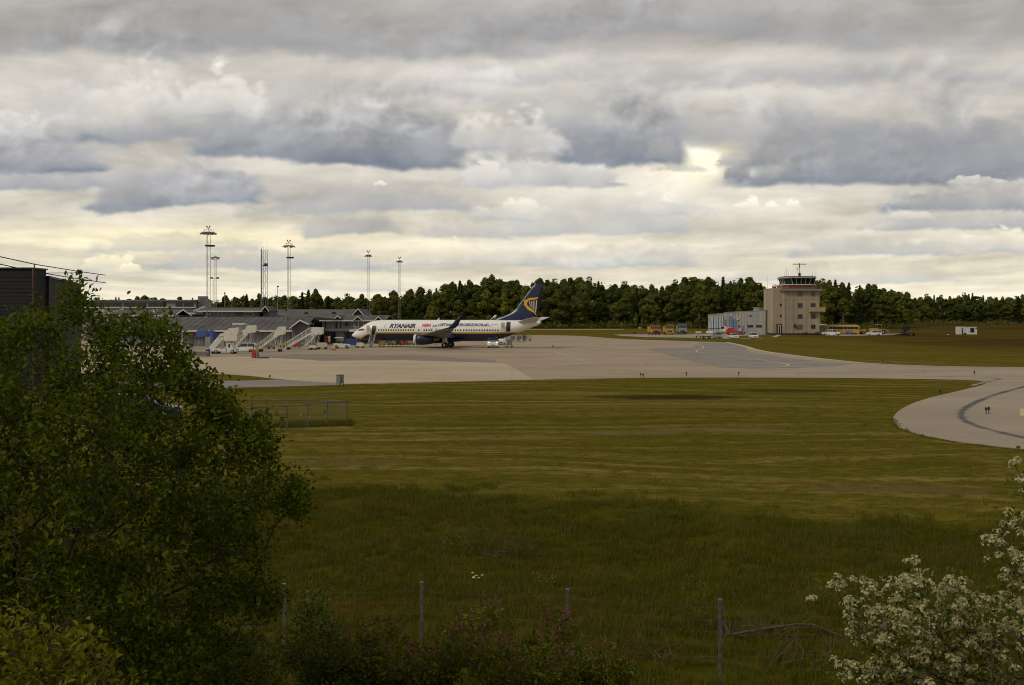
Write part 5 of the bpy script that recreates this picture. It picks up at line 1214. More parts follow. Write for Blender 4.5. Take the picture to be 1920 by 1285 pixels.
for s_ in (-1, 1):
    m = MB(); m.extr([(sx_(395), sz_(655)), (sx_(395), sz_(650)), (sx_(416), sz_(625.5)), (sx_(423), sz_(625.5)), (sx_(424), sz_(633)), (sx_(404), sz_(655))], 'y', s_*.8-.04, s_*.8+.04); m.build('side_panel', m_cream, ts)
    m = MB(); m.extr([(sx_(412), sz_(632)), (sx_(432), sz_(616)), (sx_(450), sz_(614)), (sx_(450), sz_(624)), (sx_(447), sz_(627)), (sx_(447), sz_(640)), (sx_(423), sz_(640)), (sx_(423), sz_(630))], 'y', s_*.9-.04, s_*.9+.04); m.build('upper_panel', m_cream, ts)
    for a in (417, 452): m = MB(); m.bar((sx_(a), s_*.7, sz_(653 if a < 430 else 640)), (sx_(a+1), s_*.7, sz_(640)), .06); m.build('support', m_galv, ts)
for i in range(15):
    t_ = i/14; m = MB(); m.cbox(sx_(397+48*t_), 0, sz_(653-36*t_), .32, 1.5, .05); m.build('step', m_galv, ts)
m = MB(); m.box(sx_(438), sx_(460), -.95, .95, sz_(608.8), sz_(607.0)); m.build('canopy', M('white_canopy', (.80,.79,.75), .4), ts)
for a in (440, 458):
    for s_ in (-.85, .85): m = MB(); m.tube((sx_(a), s_, sz_(614)), (sx_(a), s_, sz_(608.9)), .04); m.build('canopy_post', m_galv, ts)
m = MB(); m.box(sx_(416.5), sx_(423), -1.05, -.96, sz_(653), sz_(640.5)); m.build('control_cabinet', m_galv, ts)
m = MB(); m.cbox(sx_(429), -.85, sz_(641.2), .5, .3, .3); m.build('warning_lamp', m_orange, ts)
# generic towable stairs
def tow_stairs(label, px0, py0, px1, py1, pw, Yp, mat_, side='solid', plat=1.5, wheel_px=None, canopy=False, back=False):
    """foot at (px0,py0), platform edge at (px1,py1), columns at depth Yp"""
    s_ = 2000/Yp; X_ = GX(px0, Yp); t = thing('passenger_stairs', label, 'passenger stairs', (X_, Yp, .015), 0, 'towable passenger stairs in front of the terminal')
    def fx(px): return (px-px0)/s_
    gy_ = 590+CAMZ*s_
    def fz(py): return (gy_-py)/s_
    x1, z1 = fx(px1), fz(py1); x0, z0 = 0, .35; w = pw
    n = 14
    for i in range(n):
        q = (i+.5)/n; m = MB(); m.cbox(x0+(x1-x0)*q, 0, z0+(z1-z0)*q, .30, w, .05); m.build('step', mat_, t)
    for sd_ in (-1, 1):
        yy = sd_*(w/2+.05)
        m = MB(); m.extr([(x0, z0-.25), (x0, z0+.05), (x1, z1+.05), (x1+plat, z1+.05), (x1+plat, z1-.2), (x1+.1, z1-.25)], 'y', yy-.04, yy+.04); m.build('stringer', mat_, t)
        if side == 'solid':
            m = MB(); m.extr([(x1-1.2, z1-.8), (x1-.1, z1+1.15), (x1+plat, z1+1.2), (x1+plat, z1+.05), (x1, z1+.05)], 'y', yy-.025, yy+.025); m.build('side_panel', mat_, t)
        else:
            m = MB(); m.cbox(x1+plat*.6, yy, z1+.6, plat*.8, .04, 1.0); m.build('side_panel', mat_, t)
        m = MB(); m.tube((x0, yy, z0+.85), (x1, yy, z1+1.0), .04); m.tube((x0+.3, yy, z0+.45), (x1, yy, z1+.5), .025)
        for q in np.linspace(0.02, .98, 7): m.tube((x0+(x1-x0)*q, yy, z0+(z1-z0)*q), (x0+(x1-x0)*q, yy, z0+(z1-z0)*q+.9), .03)
        m.build('handrail', mat_, t)
        m = MB(); m.bar((x1*.80, yy*.9, z1*.72), (x1*.93, yy, .35), .06); m.bar((x1+plat*.5, yy*.9, z1-.1), (x1+.1, yy, .4), .06); m.bar((x1*.55, yy*.9, z1*.45), (x1+plat*.4, yy*.9, .45), .045); m.build('leg', mat_, t)
        for xx in (x0+.5, x1+.1):
            m = MB(); m.wheel((xx, yy, .27), .27, .18, 'y', 12); m.build('wheel', m_rub_t, t, True)
    m = MB(); m.box(x1, x1+plat, -w/2, w/2, z1-.06, z1); m.build('platform', m_galv, t)
    m = MB(); m.box(x0+.4, x1+.3, -.08, .08, .38, .5); m.tube((x0+.4, 0, .4), (x0-1.2, 0, .25), .04); m.build('chassis', mat_, t)
    if canopy: m = MB(); m.box(x1-.2, x1+plat+.2, -w/2-.1, w/2+.1, z1+2.0, z1+2.12); m.build('canopy', mat_, t)
    return t
tow_stairs('cream towable stairs with dark underside, platform out over thin legs, behind the stair truck', 440, 649, 466, 622.5, 1.3, 196, m_cream, 'solid', 1.3)
tow_stairs('cream stairs behind a red box, platform ending by the striped mast base', 484, 660, 524, 625.5, 1.3, 186, m_cream, 'solid', 1.0)
tow_stairs('open tread white stairs in front of the grey porch', 536, 657, 582, 625, 1.4, 197, m_white_s, 'open', 1.5)
tow_stairs('pale stairs with slanting side panels close behind the open tread stairs', 574, 650, 594, 625.5, 1.5, 210, m_cream, 'solid', 1.2)
# second platform arm of the folding stairs with dark tip
t = thing('conveyor_arm', 'cream beam with a black tip above the towable stairs behind the truck', 'belt loader', (GX(470, 193), 193, 0))
def cx_(px): return GX(px, 193)-GX(470, 193)
m = MB(); m.box(cx_(470), cx_(481), -.5, .5, ZZ(622.5, 193), ZZ(620.2, 193)); m.build('boom', m_cream, t); m = MB(); m.box(cx_(481)+.003, cx_(485.5), -.3, .3, ZZ(622.3, 193), ZZ(620.8, 193)); m.build('boom_tip', m_black, t)
for dx in (-.4, .4): m = MB(); m.bar((cx_(473), dx, ZZ(622.6, 193)), (cx_(469), dx, .1), .06); m.bar((cx_(478), dx, ZZ(622.6, 193)), (cx_(476), dx, .1), .05); m.build('leg', m_galv, t)
m = MB(); m.cbox(cx_(472.5), 0, .9, .2, 1, .12); m.cbox(cx_(472.5), 0, 1.9, .2, 1, .12); m.build('brace', m_galv, t)
car('white car parked behind the stair truck, partly hidden by stair legs', 457, 660, RAD(180), m_carw, 'estate', 4.5, 1.75, 1.5)
# red box group at the foot of the second stairs
rx_, ry_ = GP(478, 672)
t = thing('red_bin', 'red box with a grey drum beside it on the bare concrete', 'box', (rx_, ry_, .015), 0)
m = MB(); m.box(-.42, .02, -.3, .3, 0, 1.22); m.box(-.45, .05, -.33, .33, 1.223, 1.28); m.build('red_case', m_red, t)
m = MB(); m.lathe([(.25, 0), (.27, .5), (.22, 1.0), (.1, 1.15)], 'z', (.35, 0, 0), 12); m.build('drum', m_galvd, t)
m = MB(); m.tube((-.3, .1, 1.28), (-.2, .1, 1.7), .07); m.tube((-.2, .1, 1.7), (.2, .1, 1.85), .06); m.build('nozzle', m_black, t)
m = MB(); m.path([(.5, -.2, .05), (1.0, -.5, .06), (1.6, -.3, .05), (2.2, -.5, .06), (1.7, -.9, .06), (1.0, -.8, .05), (2.0, -.65, .10), (.9, -.4, .1)], .09, 6); m.build('hose', m_black, t)
o = MB().lathe([(.14, 0), (.17, .3), (.17, 1.1), (.1, 1.45), (.03, 1.5)], 'z', (0, 0, .35), 12).build('gas_bottle', m_yellow, None, True, (GX(481.3, 170), 170, 0)); tag(o, 'yellow upright cylinder standing just above the red box', 'cylinder')
def small(name, label, cat, px, py, parts, rz=0, group=None):
    x, y = GP(px, py); t = thing(name, label, cat, (x, y, .015), rz, group)
    for pn, mt, fn in parts:
        m = MB(); fn(m); m.build(pn, mt, t)
    return t
small('blue_barrel', 'blue barrel with white label at the end of the barriers', 'barrel', 390, 668, [('drum', m_blue, lambda m: m.lathe([(.30,0),(.34,.2),(.34,.9),(.30,1.1)], 'z', (0,0,0), 14)), ('lid', m_white_s, lambda m: m.lathe([(.32,1.103),(.3,1.2)], 'z', (0,0,0), 14)), ('drum_label', m_white_s, lambda m: m.box(-.12,.12,-.36,-.33,.4,.75))])
# crowd barriers: grey steel, a row along the apron edge by the awnings
def barrier():
    x, y = GP(350, 665); t = thing('crowd_barrier', '', 'barrier', (x, y, 0), 0, 'grey steel barriers by the tallest light mast')
    m = MB(); 
    for z in (.15, 1.1): m.tube((-1.1, 0, z), (1.1, 0, z), .025, .025, 5)
    for xx in (-1.1, 1.1): m.tube((xx, 0, 0), (xx, 0, 1.1), .025, .025, 5); m.tube((xx, -.35, .02), (xx, .35, .02), .025, .025, 4)
    m.build('frame', m_galv, t)
    m = MB()
    for i in range(1, 12): m.tube((-1.1+i*2.2/12, 0, .15), (-1.1+i*2.2/12, 0, 1.1), .012, .012, 4, False)
    m.build('bars', m_galv, t); return t
b0 = barrier(); x, y = GP(312, 659); b0.location = (x, y, .015); b0['label'] = 'grey steel barrier at the tree end of the row before the terminal doors'
for i, (px, py, rz, lb) in enumerate([(334, 659.3, .05, 'grey steel barrier in front of the white terminal doors'), (350, 660, -.1, 'grey barrier between the white doors and the red wall notice'), (366, 661.5, .2, 'grey barrier below the red wall notice'), (356, 664.5, .35, 'slanted grey barrier lying forward of the row, left of the mast'), (376, 666, .15, 'foremost grey barrier next to the blue barrel')]):
    x, y = GP(px, py); copy_thing(b0, (x, y, .015), rz, lb)
sl_ = thing('steel_sled', 'heap of grey folded barrier sections next to the blue barrel', 'barrier stack', (*GP(377, 668.5), .015), .1)
for i in range(7):
    m = MB(); z = .12+.09*i
    for zz_ in (-.35, .35): m.tube((-1.3, zz_, z), (1.2, zz_+.1, z+.02), .03, .03, 5)
    for k in range(8): m.tube((-1.3+k*.34, -.35, z), (-1.3+k*.34, .35, z), .02, .02, 4)
    m.build('barrier_panel', m_galvd, sl_)
# ground equipment by the terminal and the aircraft nose
def cart(label, px, py, paint, L_=2.2, W=1.3, H=.9, canopy=False, rz=0, group=None, cat='cart', name='ground_cart', load=None):
    x, y = GP(px, py); t = thing(name, label, cat, (x, y, .015), rz, group)
    m = MB(); m.box(-L_/2, L_/2, -W/2, W/2, .38, .5); m.tube((-L_/2, 0, .4), (-L_/2-.8, 0, .3), .04); m.build('chassis', paint, t)
    m = MB(); m.extr([(-L_/2+.1, .503), (-L_/2+.1, H), (L_/2-.3, H), (L_/2-.05, H*.75), (L_/2-.05, .503)], 'y', -W/2+.05, W/2-.05); m.build('body', load or paint, t)
    wheels(t, (-L_*.32, L_*.32), W, .25, .16)
    return t
def tug(label, px, py, paint, rz, roof=True):
    x, y = GP(px, py); t = thing('baggage_tug', label, 'tug', (x, y, .015), rz)
    m = MB(); m.extr([(-1.5, .3), (-1.5, .95), (.2, .95), (.3, .85), (1.5, .8), (1.6, .3)], 'y', -.75, .75); m.build('body', paint, t)
    m = MB(); m.box(-.7, -.3, -.5, .5, .953, 1.4); m.build('seat', m_black, t)
    for s_ in (-1, 1):
        m = MB(); m.bar((.3, s_*.68, .86), (.05, s_*.65, 1.95), .035); m.bar((-1.2, s_*.68, .95), (-1.15, s_*.65, 1.95), .035); m.build('roof_post', m_black, t)
    m = MB(); m.extr([(-1.3, 1.953), (-1.25, 2.1), (-.1, 2.12), (.15, 1.98)], 'y', -.75, .75); m.build('roof', m_white_s, t)
    m = MB(); m.hexa([(.28, -.62, .9), (.31, -.62, .9), (.31, .62, .9), (.28, .62, .9), (.04, -.6, 1.9), (.07, -.6, 1.9), (.07, .6, 1.9), (.04, .6, 1.9)]); m.build('windscreen', m_glass, t)
    wheels(t, (-.95, 1.0), 1.55, .33, .22)
    return t
tug('white tug with a canopy roof, left of the aircraft nose', 641, 653.5, m_white_s, 0)
cart('deep blue engine cart between the canopy tug and the aircraft nose', 660, 651, m_blue, 2.4, 1.5, 1.6, cat='ground power unit', name='power_unit')
cart('small cream cart with low box under the cockpit', 675.5, 653, m_cream, 1.5, 1.2, 1.05, cat='cart')
cart('cream low cart with a yellow motor beside the pale stairs', 604, 655, m_cream, 2.0, 1.2, 1.2)
small('notice_board', 'tall rust red board standing before the dark glass ground floor', 'board', 612, 646, [('board', m_red, lambda m: m.box(-.35,.35,-.05,.05,.4,1.85)), ('stand', m_black, lambda m: (m.bar((-.3,0,0),(-.3,0,.397),.04), m.bar((.3,0,0),(.3,0,.397),.04)))])
small('notice_board', 'narrow pale board beside the rust red one', 'board', 617.5, 646.3, [('board', m_cream, lambda m: m.box(-.22,.22,-.05,.05,.5,1.8)), ('stand', m_black, lambda m: m.bar((0,0,0),(0,0,.497),.05))])
def cone_parts(h_=.9, r=.18, c1=m_orange, c2=m_white_s):
    return [('cone', c1, lambda m: m.lathe([(r,.06),(r*.66,h_*.42),(r*.66+.001,h_*.42)], 'z', (0,0,0), 10)), ('band', c2, lambda m: m.lathe([(r*.64,h_*.425),(r*.44,h_*.65)], 'z', (0,0,0), 10)), ('tip', c1, lambda m: m.lathe([(r*.43,h_*.653),(r*.15,h_)], 'z', (0,0,0), 10)), ('base', m_black, lambda m: m.box(-r*1.3,r*1.3,-r*1.3,r*1.3,0,.058))]
for px, py, h_, lb in ((623.5, 656, 1.0, 'orange cone left of the canopy tug, the left one of two'), (627.3, 657.5, .95, 'orange cone nearer to the canopy tug, the right one of two'), (905, 652.5, .95, 'thin orange marker left of the van with lit headlights'), (1036.5, 650.5, 1.05, 'lone orange marker on the open apron right of the tail')):
    small('traffic_cone', lb, 'cone', px, py, cone_parts(h_, .14 if px > 700 else .2), 0, 'orange markers round the aircraft')
# baggage carts under and behind the aircraft
cols = [(716, 650, m_yellow, 'low dolly with yellow load just right of the front airstair'), (733, 650, m_galvd, 'grey low dolly under the forward belly'), (747, 650, m_brown, 'brown loaded dolly between the grey and the red ones under the belly'),
        (759.5, 649.5, m_red, 'bright red dolly load left of the engine'), (771, 649.5, m_galvd, 'dark low dolly just below the engine inlet'), (786, 649, m_black, 'black low dolly behind the engine')]
for px, py, mt, lb in cols: cart(lb, px, py, m_galvd, 1.25, 1.2, 1.25 if mt in (m_red, m_yellow, m_brown) else .8, group='baggage dollies under the aircraft', load=mt, cat='dolly', name='baggage_dolly')
for px, py, lb in ((966, 640.5, 'pale baggage cart half hidden by the rear stairs'), (978, 640, 'grey cage baggage cart, left of the pair beyond the tail'), (988, 640, 'grey cage baggage cart, farthest right beyond the tail')):
    x, y = GP(px, py); t = thing('baggage_cart', lb, 'baggage cart', (x, y, .015), 0, 'baggage carts beyond the tail')
    m = MB(); m.box(-1.15, 1.15, -.7, .7, .42, .52); m.build('chassis', m_galvd, t)
    m = MB()
    for i in range(12): m.tube((-1.1+.2*i, -.65, .52), (-1.1+.2*i, -.65, 1.45), .025, .025, 4); m.tube((-1.1+.2*i, .65, .52), (-1.1+.2*i, .65, 1.45), .025, .025, 4)
    for z in (.8, 1.1, 1.45):
        for yy in (-.65, .65): m.tube((-1.15, yy, z), (1.15, yy, z), .03, .03, 4)
    m.build('cage', m_galv, t); m = MB(); m.box(-1.15, 1.15, -.7, .7, 1.48, 1.53); m.build('top', m_galv, t)
    m = MB(); m.box(-1.05, -.1, -.55, .55, .523, 1.3); m.build('bag_stack', m_galvd, t)
    wheels(t, (-.75, .75), 1.4, .24, .14)
# hi-vis hose lying slung below the aircraft
x, y = GP(704, 650); o = MB()
pts = [Vector((GX(px, 205), 205, ZZ(py, 205))) for px, py in ((703, 646.8), (730, 648.3), (760, 648.6), (790, 648.4), (815, 646.9), (830, 643.6), (834, 643))]
o.path(pts, .06, 5); o = o.build('safety_tape', M('fluorescent_tape', (.50, .62, .10), .5)); tag(o, 'bright yellow green tape strung low along the aircraft belly', 'tape')
# rear stairs at the back door
x, y = GP(955, 652.5); t = thing('passenger_stairs', 'narrow white stairs seen end on at the open rear door', 'passenger stairs', (x, y, .015), 0, 'towable passenger stairs in front of the terminal')
for i in range(13): q = i/12; m = MB(); m.cbox(-.0, .1+q*3.4, .35+2.75*q, .95, .28, .04); m.build('step', m_galv, t)
for s_ in (-1, 1):
    m = MB(); m.hexa([(s_*.52-.03, 0, .1), (s_*.52+.03, 0, .1), (s_*.52+.03, 3.6, 2.9), (s_*.52-.03, 3.6, 2.9), (s_*.52-.03, 0, .45), (s_*.52+.03, 0, .45), (s_*.52+.03, 3.6, 3.25), (s_*.52-.03, 3.6, 3.25)]); m.build('stringer', m_white_s, t)
    m = MB(); m.tube((s_*.52, 0, 1.35), (s_*.52, 3.5, 4.1), .04)
    for q in (0, .33, .66, 1): m.tube((s_*.52, 3.5*q, .4+2.75*q), (s_*.52, 3.5*q, 1.35+2.75*q), .035)
    m.build('handrail', m_white_s, t)
    m = MB(); m.bar((s_*.5, .6, .7), (s_*1.0, .3, .15), .04); m.cbox(s_*1.0, .3, .1, .1, .4, .18); m.build('outrigger', m_galv, t)
    m = MB(); m.wheel((s_*.5, 1.2, .22), .22, .14, 'y', 10); m.build('wheel', m_rub_t, t, True)
m = MB(); m.box(-.5, .5, .1, .14, .5, 1.6); m.cbox(0, .05, .3, 2.0, .1, .1); m.build('front_panel', m_galv, t)
# red marker box in the grass beyond
def sign_box(lb, px, py, w, h_, mt, legs=True, Y=None, grp=None, rz=0):
    x, y = GP(px, py); s_ = y/2000; t = thing('guidance_sign', lb, 'sign', (x, y, 0), rz, grp)
    w_, hh = w*s_, h_*s_
    m = MB(); m.box(-w_/2, w_/2, -.12, .12, .25, .25+hh); m.build('panel', mt, t)
    m = MB(); m.box(-w_/2-.03, w_/2+.03, -.10, .15, .25+hh+.002, .25+hh+.06); m.build('frame', m_black, t)
    for dx in (-w_*.35, w_*.35): m = MB(); m.tube((dx, 0, 0), (dx, 0, .248), .04); m.build('leg', m_galvd, t)
    return t
sign_box('small red sign box in the grass beyond the tail', 1018.5, 629.5, 6.2, 3.6, m_red)
sign_box('dark red and black sign box left of its twin by the sweeper', 1190.5, 628, 7.5, 3.2, m_brown, grp='red signs left of the orange sweeper')
sign_box('orange red sign box just left of the orange sweeper', 1202.5, 628, 6, 3.2, m_red, grp='red signs left of the orange sweeper')
sign_box('small white sign far out in the grass before the trees', 1199.5, 617, 5.2, 1.6, m_white_s)
sign_box('tiny white board on the heath left of the hut', 1778, 629.5, 3, 1, m_white_s)
# airfield lights: little posts along the taxiway
def edge_light(px, py, lb, h_=.55):
    x, y = GP(px, py); t = thing('taxiway_light', lb, 'taxiway light', (x, y, 0), 0, 'small lights along the taxiway edge')
    m = MB(); m.tube((0, 0, 0), (0, 0, h_*.6), .03); m.build('stem', m_black, t); m = MB(); m.lathe([(.05, h_*.6), (.09, h_*.68), (.08, h_), (.03, h_*1.1)], 'z', (0, 0, 0), 8); m.build('lamp_head', m_black, t)
for px, py, lb in ((1201.5, 708, 'small dark light on the apron edge, left of three in a row'), (1206, 709, 'thin stake right beside the left of three edge lights'), (1287, 706, 'small dark light on the apron edge, middle of three in a row'), (1385, 705.3, 'small dark light on the apron edge, right of three in a row'),
        (1827, 703.6, 'small light at the taxiway bend above the turning pad'), (1763, 741, 'tiny dark light in the grass left of the turning pad'), (1849, 777, 'thin stake on the turning pad'), (1854, 776, 'small light on the turning pad inside the curved tyre mark'), (1655, 680.5, 'tiny dark light on the far grass verge'), (506, 712, 'tiny brown light at the tip of the grass island')):
    edge_light(px, py, lb, .42)
for px, py, lb in ((634.5, 725, 'left of two grey cabinets on posts at the service road end'), (641, 724.5, 'right of two grey cabinets on posts at the service road end'), (379, 715, 'grey cabinet half behind the leafy tree on the grass island')):
    small('utility_cabinet', lb, 'cabinet', px, py, [('box', m_galv, lambda m: m.box(-.17,.17,-.12,.12,.25,1.0)), ('leg', m_black, lambda m: (m.tube((-.12,0,0),(-.12,0,.248),.03), m.tube((.12,0,0),(.12,0,.248),.03))), ('lid', m_galvd, lambda m: m.box(-.2,.2,-.15,.15,1.003,1.05))], 0, 'cabinets by the service road')
# --- yard vehicles -----------------------------------------------------------------
def truck(label, px, py, paint, W=2.4, H=3.1, rz=FW, lights=None, load=None, name='truck', beacon=False, Ln=6.5):
    x, y = GP(px, py); t = thing(name, label, 'truck', (x, y, .015), rz)
    m = MB(); m.box(-Ln/2, Ln/2-.1, -W/2+.25, W/2-.25, .55, .95); m.build('chassis', m_black, t)
    cab_box(t, Ln/2-1.8, Ln/2, W, .75, H, paint, .15)
    m = MB(); m.box(-Ln/2, Ln/2-1.9, -W/2, W/2, .953, H*.85); m.build('load_body', load or paint, t)
    m = MB(); m.box(Ln/2+.003, Ln/2+.14, -W/2, W/2, .45, .85); m.build('bumper', m_black if paint is not m_yellow else paint, t)
    m = MB(); m.box(Ln/2+.003, Ln/2+.05, -W*.3, W*.3, .9, 1.35); m.build('grille', m_black, t)
    for s_ in (-1, 1):
        m = MB(); m.cbox(Ln/2+.08, s_*(W/2-.3), 1.0, .12, .3, .2); m.build('headlight', m_lampg, t)
        m = MB(); m.cbox(Ln/2-.2, s_*(W/2+.22), H*.72, .12, .25, .5); m.build('mirror', m_black, t)
    if beacon: m = MB(); m.lathe([(.14, H+.003), (.12, H+.35)], 'z', (Ln/2-.8, 0, 0), 8); m.build('beacon', m_orange, t)
    wheels(t, (-Ln*.3, Ln*.33), W, .5, .3); return t
truck('orange sweeper truck with an open rear, leftmost of three trucks before the trees', 1226, 628.2, m_orange, 2.7, 3.1, RAD(-78), name='sweeper_truck', Ln=4.8)
truck('yellow truck facing the camera between the sweeper and grey truck', 1253, 627.8, m_yellow, 2.5, 3.2, FW, beacon=True)
truck('silver grey truck facing the camera, right of the yellow truck', 1277.5, 627.3, m_galv, 2.6, 3.4, FW)
x, y = GP(1309.5, 633.5); t = thing('light_trailer', 'spindly white trailer on a small tripod left of the parked cars', 'trailer', (x, y, .015), 0)
m = MB(); m.cbox(0, 0, 1.5, 1.5, .7, .45); m.build('box', m_white_s, t); m = MB(); m.bar((0, 0, 1.3), (-.5, .1, .1), .05); m.bar((0, 0, 1.3), (.6, -.1, .1), .05); m.bar((0, 0, 1.3), (.1, .4, .1), .05); m.build('tripod', m_galvd, t)
for dx in (-.55, .6): m = MB(); m.wheel((dx, 0, .25), .25, .15); m.build('wheel', m_rub_t, t, True)
x, y = GP(1325, 636); t = thing('flatbed_trailer', 'empty dark flat trailer parked left of the first car', 'trailer', (x, y, .015), 0)
m = MB(); m.box(-1.15, 1.15, -.8, .8, .55, .75); m.build('deck', m_black, t)
for s_ in (-1, 1): m = MB(); m.box(s_*1.08-.05, s_*1.08+.05, -.8, .8, .75, .95); m.build('end_rail', m_galvd, t)
wheels(t, (-.7, .7), 1.7, .3, .2)
GC = 'cars parked in the yard'
car('light pickup with dark front, leftmost car facing the camera', 1345, 635.6, FW, m_galv, 'van', 4.4, 1.85, 1.9, GC, cat='pickup')
car('white saloon with dark bumper in front of the red vehicle', 1376.5, 635, FW, m_carw, 'saloon', 4.4, 1.75, 1.42, GC)
car('white saloon alone on the grass edge left of the tower', 1413, 634.6, FW, m_carw, 'saloon', 4.4, 1.75, 1.5, GC)
car('white car facing left beside the yellow bus', 1553, 628.5, RAD(180), m_carw, 'estate', 4.4, 1.75, 1.5, GC)
car('white and black car facing the camera before the yellow bus', 1563.5, 629.6, RAD(-75), m_carw, 'estate', 4.4, 1.75, 1.9, GC)
car('white car with red roof lamp beside the loader', 1638, 629, RAD(175), m_carw, 'estate', 4.7, 1.8, 1.5, GC)
# red machine with boom
x, y = GP(1376, 627.8); t = thing('fire_engine', 'red rounded fire vehicle with a raised arm before the bay doors', 'fire engine', (x, y, .015), RAD(180))
m = MB(); m.extr([(-1.2, .5), (-1.2, 1.3), (.2, 1.5), (.5, 2.2), (1.8, 2.3), (2.4, 1.6), (2.6, .5)], 'y', -1.1, 1.1); m.build('body', m_red, t)
m = MB(); m.extr([(-3.6, .5), (-3.6, 1.0), (-1.203, 1.1), (-1.203, .5)], 'y', -1.0, 1.0); m.build('rear_deck', m_red, t)
m = MB(); m.hexa([(2.2, -.9, 1.55), (2.43, -.9, 1.55), (2.43, .9, 1.55), (2.2, .9, 1.55), (1.85, -.85, 2.2), (1.9, -.85, 2.2), (1.9, .85, 2.2), (1.85, .85, 2.2)]); m.build('windscreen', m_glass, t)
m = MB(); m.bar((-1.5, 0, 1.1), (-2.4, 0, 2.3), .12); m.build('arm', m_white_s, t); wheels(t, (-2.8, -1.4, 1.6), 2.2, .48, .3)
truck('white truck cab partly hidden behind the red fire vehicle', 1361, 626.3, m_white_s, 2.2, 2.6, RAD(170), Ln=3.6)
# yellow bus
x, y = GP(1579, 627.3); t = thing('bus', 'long yellow bus with pale roof right of the control tower', 'bus', (x, y, .015), RAD(172))
m = MB(); m.extr([(-5.2, .4), (-5.2, 2.8), (-5.0, 2.95), (4.6, 2.95), (5.0, 2.6), (5.2, 1.4), (5.2, .4)], 'y', -1.25, 1.25); m.build('body', m_yellow, t)
m = MB(); m.box(-4.8, 4.4, -1.1, 1.1, 2.953, 3.08); m.build('roof', m_white_s, t)
for i in range(8):
    for s_ in (-1, 1): m = MB(); a, b_ = sorted((s_*1.251, s_*1.28)); m.box(-4.8+i*1.15, -3.75+i*1.15, a, b_, 1.7, 2.5); m.build('window', m_glass, t)
m = MB(); m.hexa([(5.0, -1.1, 1.5), (5.22, -1.1, 1.5), (5.22, 1.1, 1.5), (5.0, 1.1, 1.5), (4.85, -1.1, 2.6), (5.02, -1.1, 2.6), (5.02, 1.1, 2.6), (4.85, 1.1, 2.6)]); m.build('windscreen', m_glass, t)
m = MB(); m.box(-3, -.8, 1.251, 1.29, .5, 1.3); m.build('pale_panel', m_bluel, t); wheels(t, (-3.4, 3.2), 2.5, .5, .3)
# loaders
def loader(label, px, py, rz, s_=1.):
    x, y = GP(px, py); t = thing('wheel_loader', label, 'wheel loader', (x, y, .015), rz)
    m = MB(); m.extr([(-3, .9), (-3, 1.9), (-.6, 2.0), (-.6, .9)], 'y', -1.0, 1.0); m.build('engine_cover', m_yellow, t)
    m = MB(); m.extr([(-.597, .9), (-.597, 1.7), (1.2, 1.5), (1.4, .8)], 'y', -.8, .8); m.build('front_frame', m_yellow, t)
    m = MB(); m.box(-.9, .5, -.75, .75, 2.003, 3.2); m.build('cab', m_glass, t)
    for a in (-.9, .5):
        for b_ in (-.75, .75): m = MB(); m.bar((a, b_, 1.7), (a, b_, 3.2), .06); m.build('cab_post', m_yellow, t)
    m = MB(); m.box(-1, .6, -.85, .85, 3.203, 3.33); m.build('cab_roof', m_yellow, t)
    for b_ in (-.5, .5): m = MB(); m.bar((.6, b_, 1.6), (2.2, b_, 1.7), .12); m.bar((2.2, b_, 1.7), (3.0, b_, .7), .11); m.build('lift_arm', m_yellow, t)
    m = MB(); m.extr([(2.9, .2), (2.8, 1.2), (3.1, 1.3), (3.2, .5), (4.2, .25), (4.2, .15)], 'y', -1.3, 1.3); m.build('bucket', m_galvd, t)
    wheels(t, (-2.0, 1.0), 2.3, .72, .5); t.scale = (s_,)*3
loader('yellow wheel loader behind the white car with roof lamp', 1648, 627.3, RAD(5), 1.0)
loader('yellow loader with raised dark bucket, right beside the bus', 1607, 627.3, RAD(185), .85)
# dark tractor
x, y = GP(1703, 630); t = thing('tractor', 'dark tractor with mower deck standing alone in the brown field', 'tractor', (x, y, .015), RAD(-75))
m = MB(); m.extr([(-.4, .9), (-.4, 1.6), (1.9, 1.45), (2.0, .8)], 'y', -.45, .45); m.build('bonnet', m_brown, t)
m = MB(); m.box(-1.7, -.403, -.75, .75, 1.0, 2.8); m.build('cab', m_glass, t); m = MB(); m.box(-1.8, -.3, -.8, .8, 2.803, 2.95); m.build('cab_roof', m_black, t)
for s_ in (-1, 1):
    m = MB(); m.wheel((-1.2, s_*1.0, .85), .85, .45); m.build('wheel', m_rub_t, t, True); m = MB(); m.wheel((1.5, s_*.85, .5), .5, .3); m.build('wheel', m_rub_t, t, True)
m = MB(); m.box(-3.2, -2.2, -2.2, 1.8, .2, .5); m.build('mower_deck', m_black, t); m = MB(); m.bar((-1.7, 0, .7), (-2.4, 0, .5), .08); m.build('hitch', m_black, t)
# car seen through the leafy tree
car('dark blue car with pale reflections glimpsed through the leafy tree', 268, 786, RAD(10), m_cardb, 'estate', 4.5, 1.8, 1.5)
small('yellow_machine', 'low dark implement lying on the heath beside the white hut', 'implement', 1782, 631, [('beam', m_brown, lambda m: m.box(-.9,.9,-.2,.2,.15,.4)), ('wheel', m_rub_t, lambda m: m.wheel((.6,0,.2),.2,.15))])
# litter of equipment between the stairs
for px, py, mt, lb in ((508, 655, m_galvd, 'dark low trolley under the cream stairs with the red box'), (556, 653, m_red, 'small red trolley under the open tread stairs'), (500, 652, m_brown, 'brown trolley behind the cream stairs near the hall wall'), (586, 656.5, m_cream, 'cream low trolley between the two right hand stairs'), (528, 652, m_yellow, 'yellow trolley between the striped mast base and cream stairs')):
    cart(lb, px, py, mt, 1.5, 1.0, .85, cat='trolley', name='equipment_trolley', group='small trolleys among the stairs')

